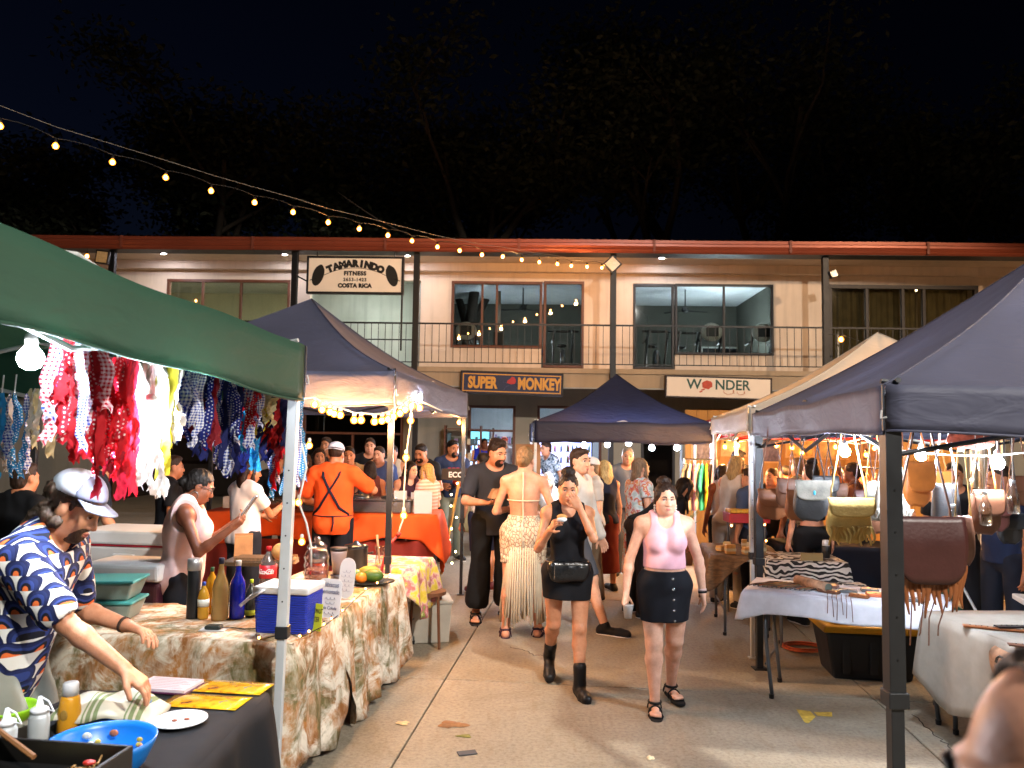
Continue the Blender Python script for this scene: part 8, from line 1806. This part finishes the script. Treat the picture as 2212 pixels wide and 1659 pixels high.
crowd('older man in grey shirt under the middle tent', 1356, 967, 10.6, 175, 'warm', hair='buzz', hcol='#7a756d', top=('#5e646e', 'tee'), bot=('#3c3d42', 'pants'))
crowd('person in black bending over the stall table behind the woman in pink', 1486, 1062, 8.3, -80, 'olive', hair='long', hcol='#1a1310', top=('#14161c', 'tee', dict(sleeves=1.6)), bot=('#241a18', 'pants'), lean=55, H=1.66, head=(0, 10, 0), arms=[dict(hand=(.06, .25, .20)), dict(hand=(-.06, .25, .20))])
# right side crowd
crowd('man in backwards black cap looking down in the clothes stall', 1592, 972, 10.9, 130, 'warm', hair='short', hcol='#1a1310', cap=('#141417', None, True), top=('#1a1a1d', 'tank'), bot=('#2b2b33', 'pants'), head=(10, 22, 0))
crowd('grey haired person in dark vest seen from behind at the clothes rail', 1560, 1004, 9.6, 15, 'brown', True, 'bob', '#2e2a28', ('#a5a2a6', 'tank'), ('#15161a', 'pants'))
crowd('blonde woman in white tank top leaning over the soap table', 1592, 1018, 8.9, -52, 'warm', True, 'long', '#9c8458', ('#bfb6aa', 'tank'), ('#a39a8d', 'pants'), lean=14, H=1.66, arms=[dict(hand=(.05, .23, .12)), dict(hand=(-.05, .23, .12))], res=.0095)
crowd('person in blue shirt half hidden behind the dark tent pole', 1622, 1012, 8.6, 40, 'tan', hair='short', top=('#3a4a66', 'tee'), bot=('#1d2029', 'pants'))
crowd('woman in black t-shirt with hair tied back between the hanging bags', 1668, 1012, 9.3, 160, 'tan', True, 'lowbun', '#3a2618', ('#121318', 'tee'), ('#1d2029', 'pants'), head=(-35, 0, 0), fat=1.12, arms=[dict(hand=(.04, .17, .14)), dict(hand=(-.05, .16, .15))])
crowd('man with dark short hair seen behind the brown bag strap', 1697, 1006, 10.4, 20, 'brown', hair='buzz', hcol='#120e0c', top=('#1a1c22', 'tee'), bot=('#1d2029', 'pants'))
crowd('man in pale leafy shirt and blue shorts behind the grey bag', 1728, 990, 8.9, 25, 'warm', hair='short', hcol='#6b553c', top=('#888', 'shirt', dict(mat=LEAFY, sleeves=.8, hem=-.08)), bot=('#28487a', 'shorts', .42), shoes=('sandal', '#2a1e18'))
crowd('woman in black crop top and black leggings seen from behind', 1752, 1000, 7.95, 8, 'warm', True, 'bun', '#1d1412', ('#101116', 'band', dict(hem=.11)), ('#0e0f13', 'pants', .98), res=.0095, fat=.95)
crowd('tanned woman with raised arm trying on clothes at the right rail', 1842, 1000, 8.7, 60, 'brown', True, 'lowbun', '#2a1a12', ('#5a3a30', 'tank'), ('#2a1f1c', 'skirt', .6), arms=[dict(hand=(.03, .10, .42), hint=(1, .4, .2)), None])
crowd('man in dark blue shirt at the far right behind the bottles', 2160, 1005, 6.4, 100, 'olive', hair='short', top=('#1d2740', 'tee'), bot=('#1b1f2a', 'pants'), arms=[dict(hand=(.08, .2, .10)), None])
crowd('person in black standing behind the tube shaped bag', 2060, 1000, 7.2, 150, 'tan', hair='short', top=('#14161a', 'tee'), bot=('#22242a', 'pants'))
# face close to the lens at the lower right
person('head of a person very close to the camera at the lower right corner', 2350, 1402, .62, 88, tone='warm', fem=True, res=.0055, fine=True, hair='receded', hcol='#1a120e', head=(0, 4, 0), top=dict(col='#3a3a40', kind='tee'), bottom=dict(col='#22242a', kind='pants'))
# ------------------------------------------------------------------ lettering becomes plain mesh
bpy.context.view_layer.update()
_dg = bpy.context.evaluated_depsgraph_get()
for o in [q for q in SC.objects if q.type == 'FONT']:
    me = bpy.data.meshes.new_from_object(o.evaluated_get(_dg)); n_ = place('lettering', me, o.parent); n_.matrix_local = o.matrix_local.copy(); n_.name = 'letter' if o.name.startswith('letter.') or o.name == 'letter' else o.name
    bpy.data.objects.remove(o)
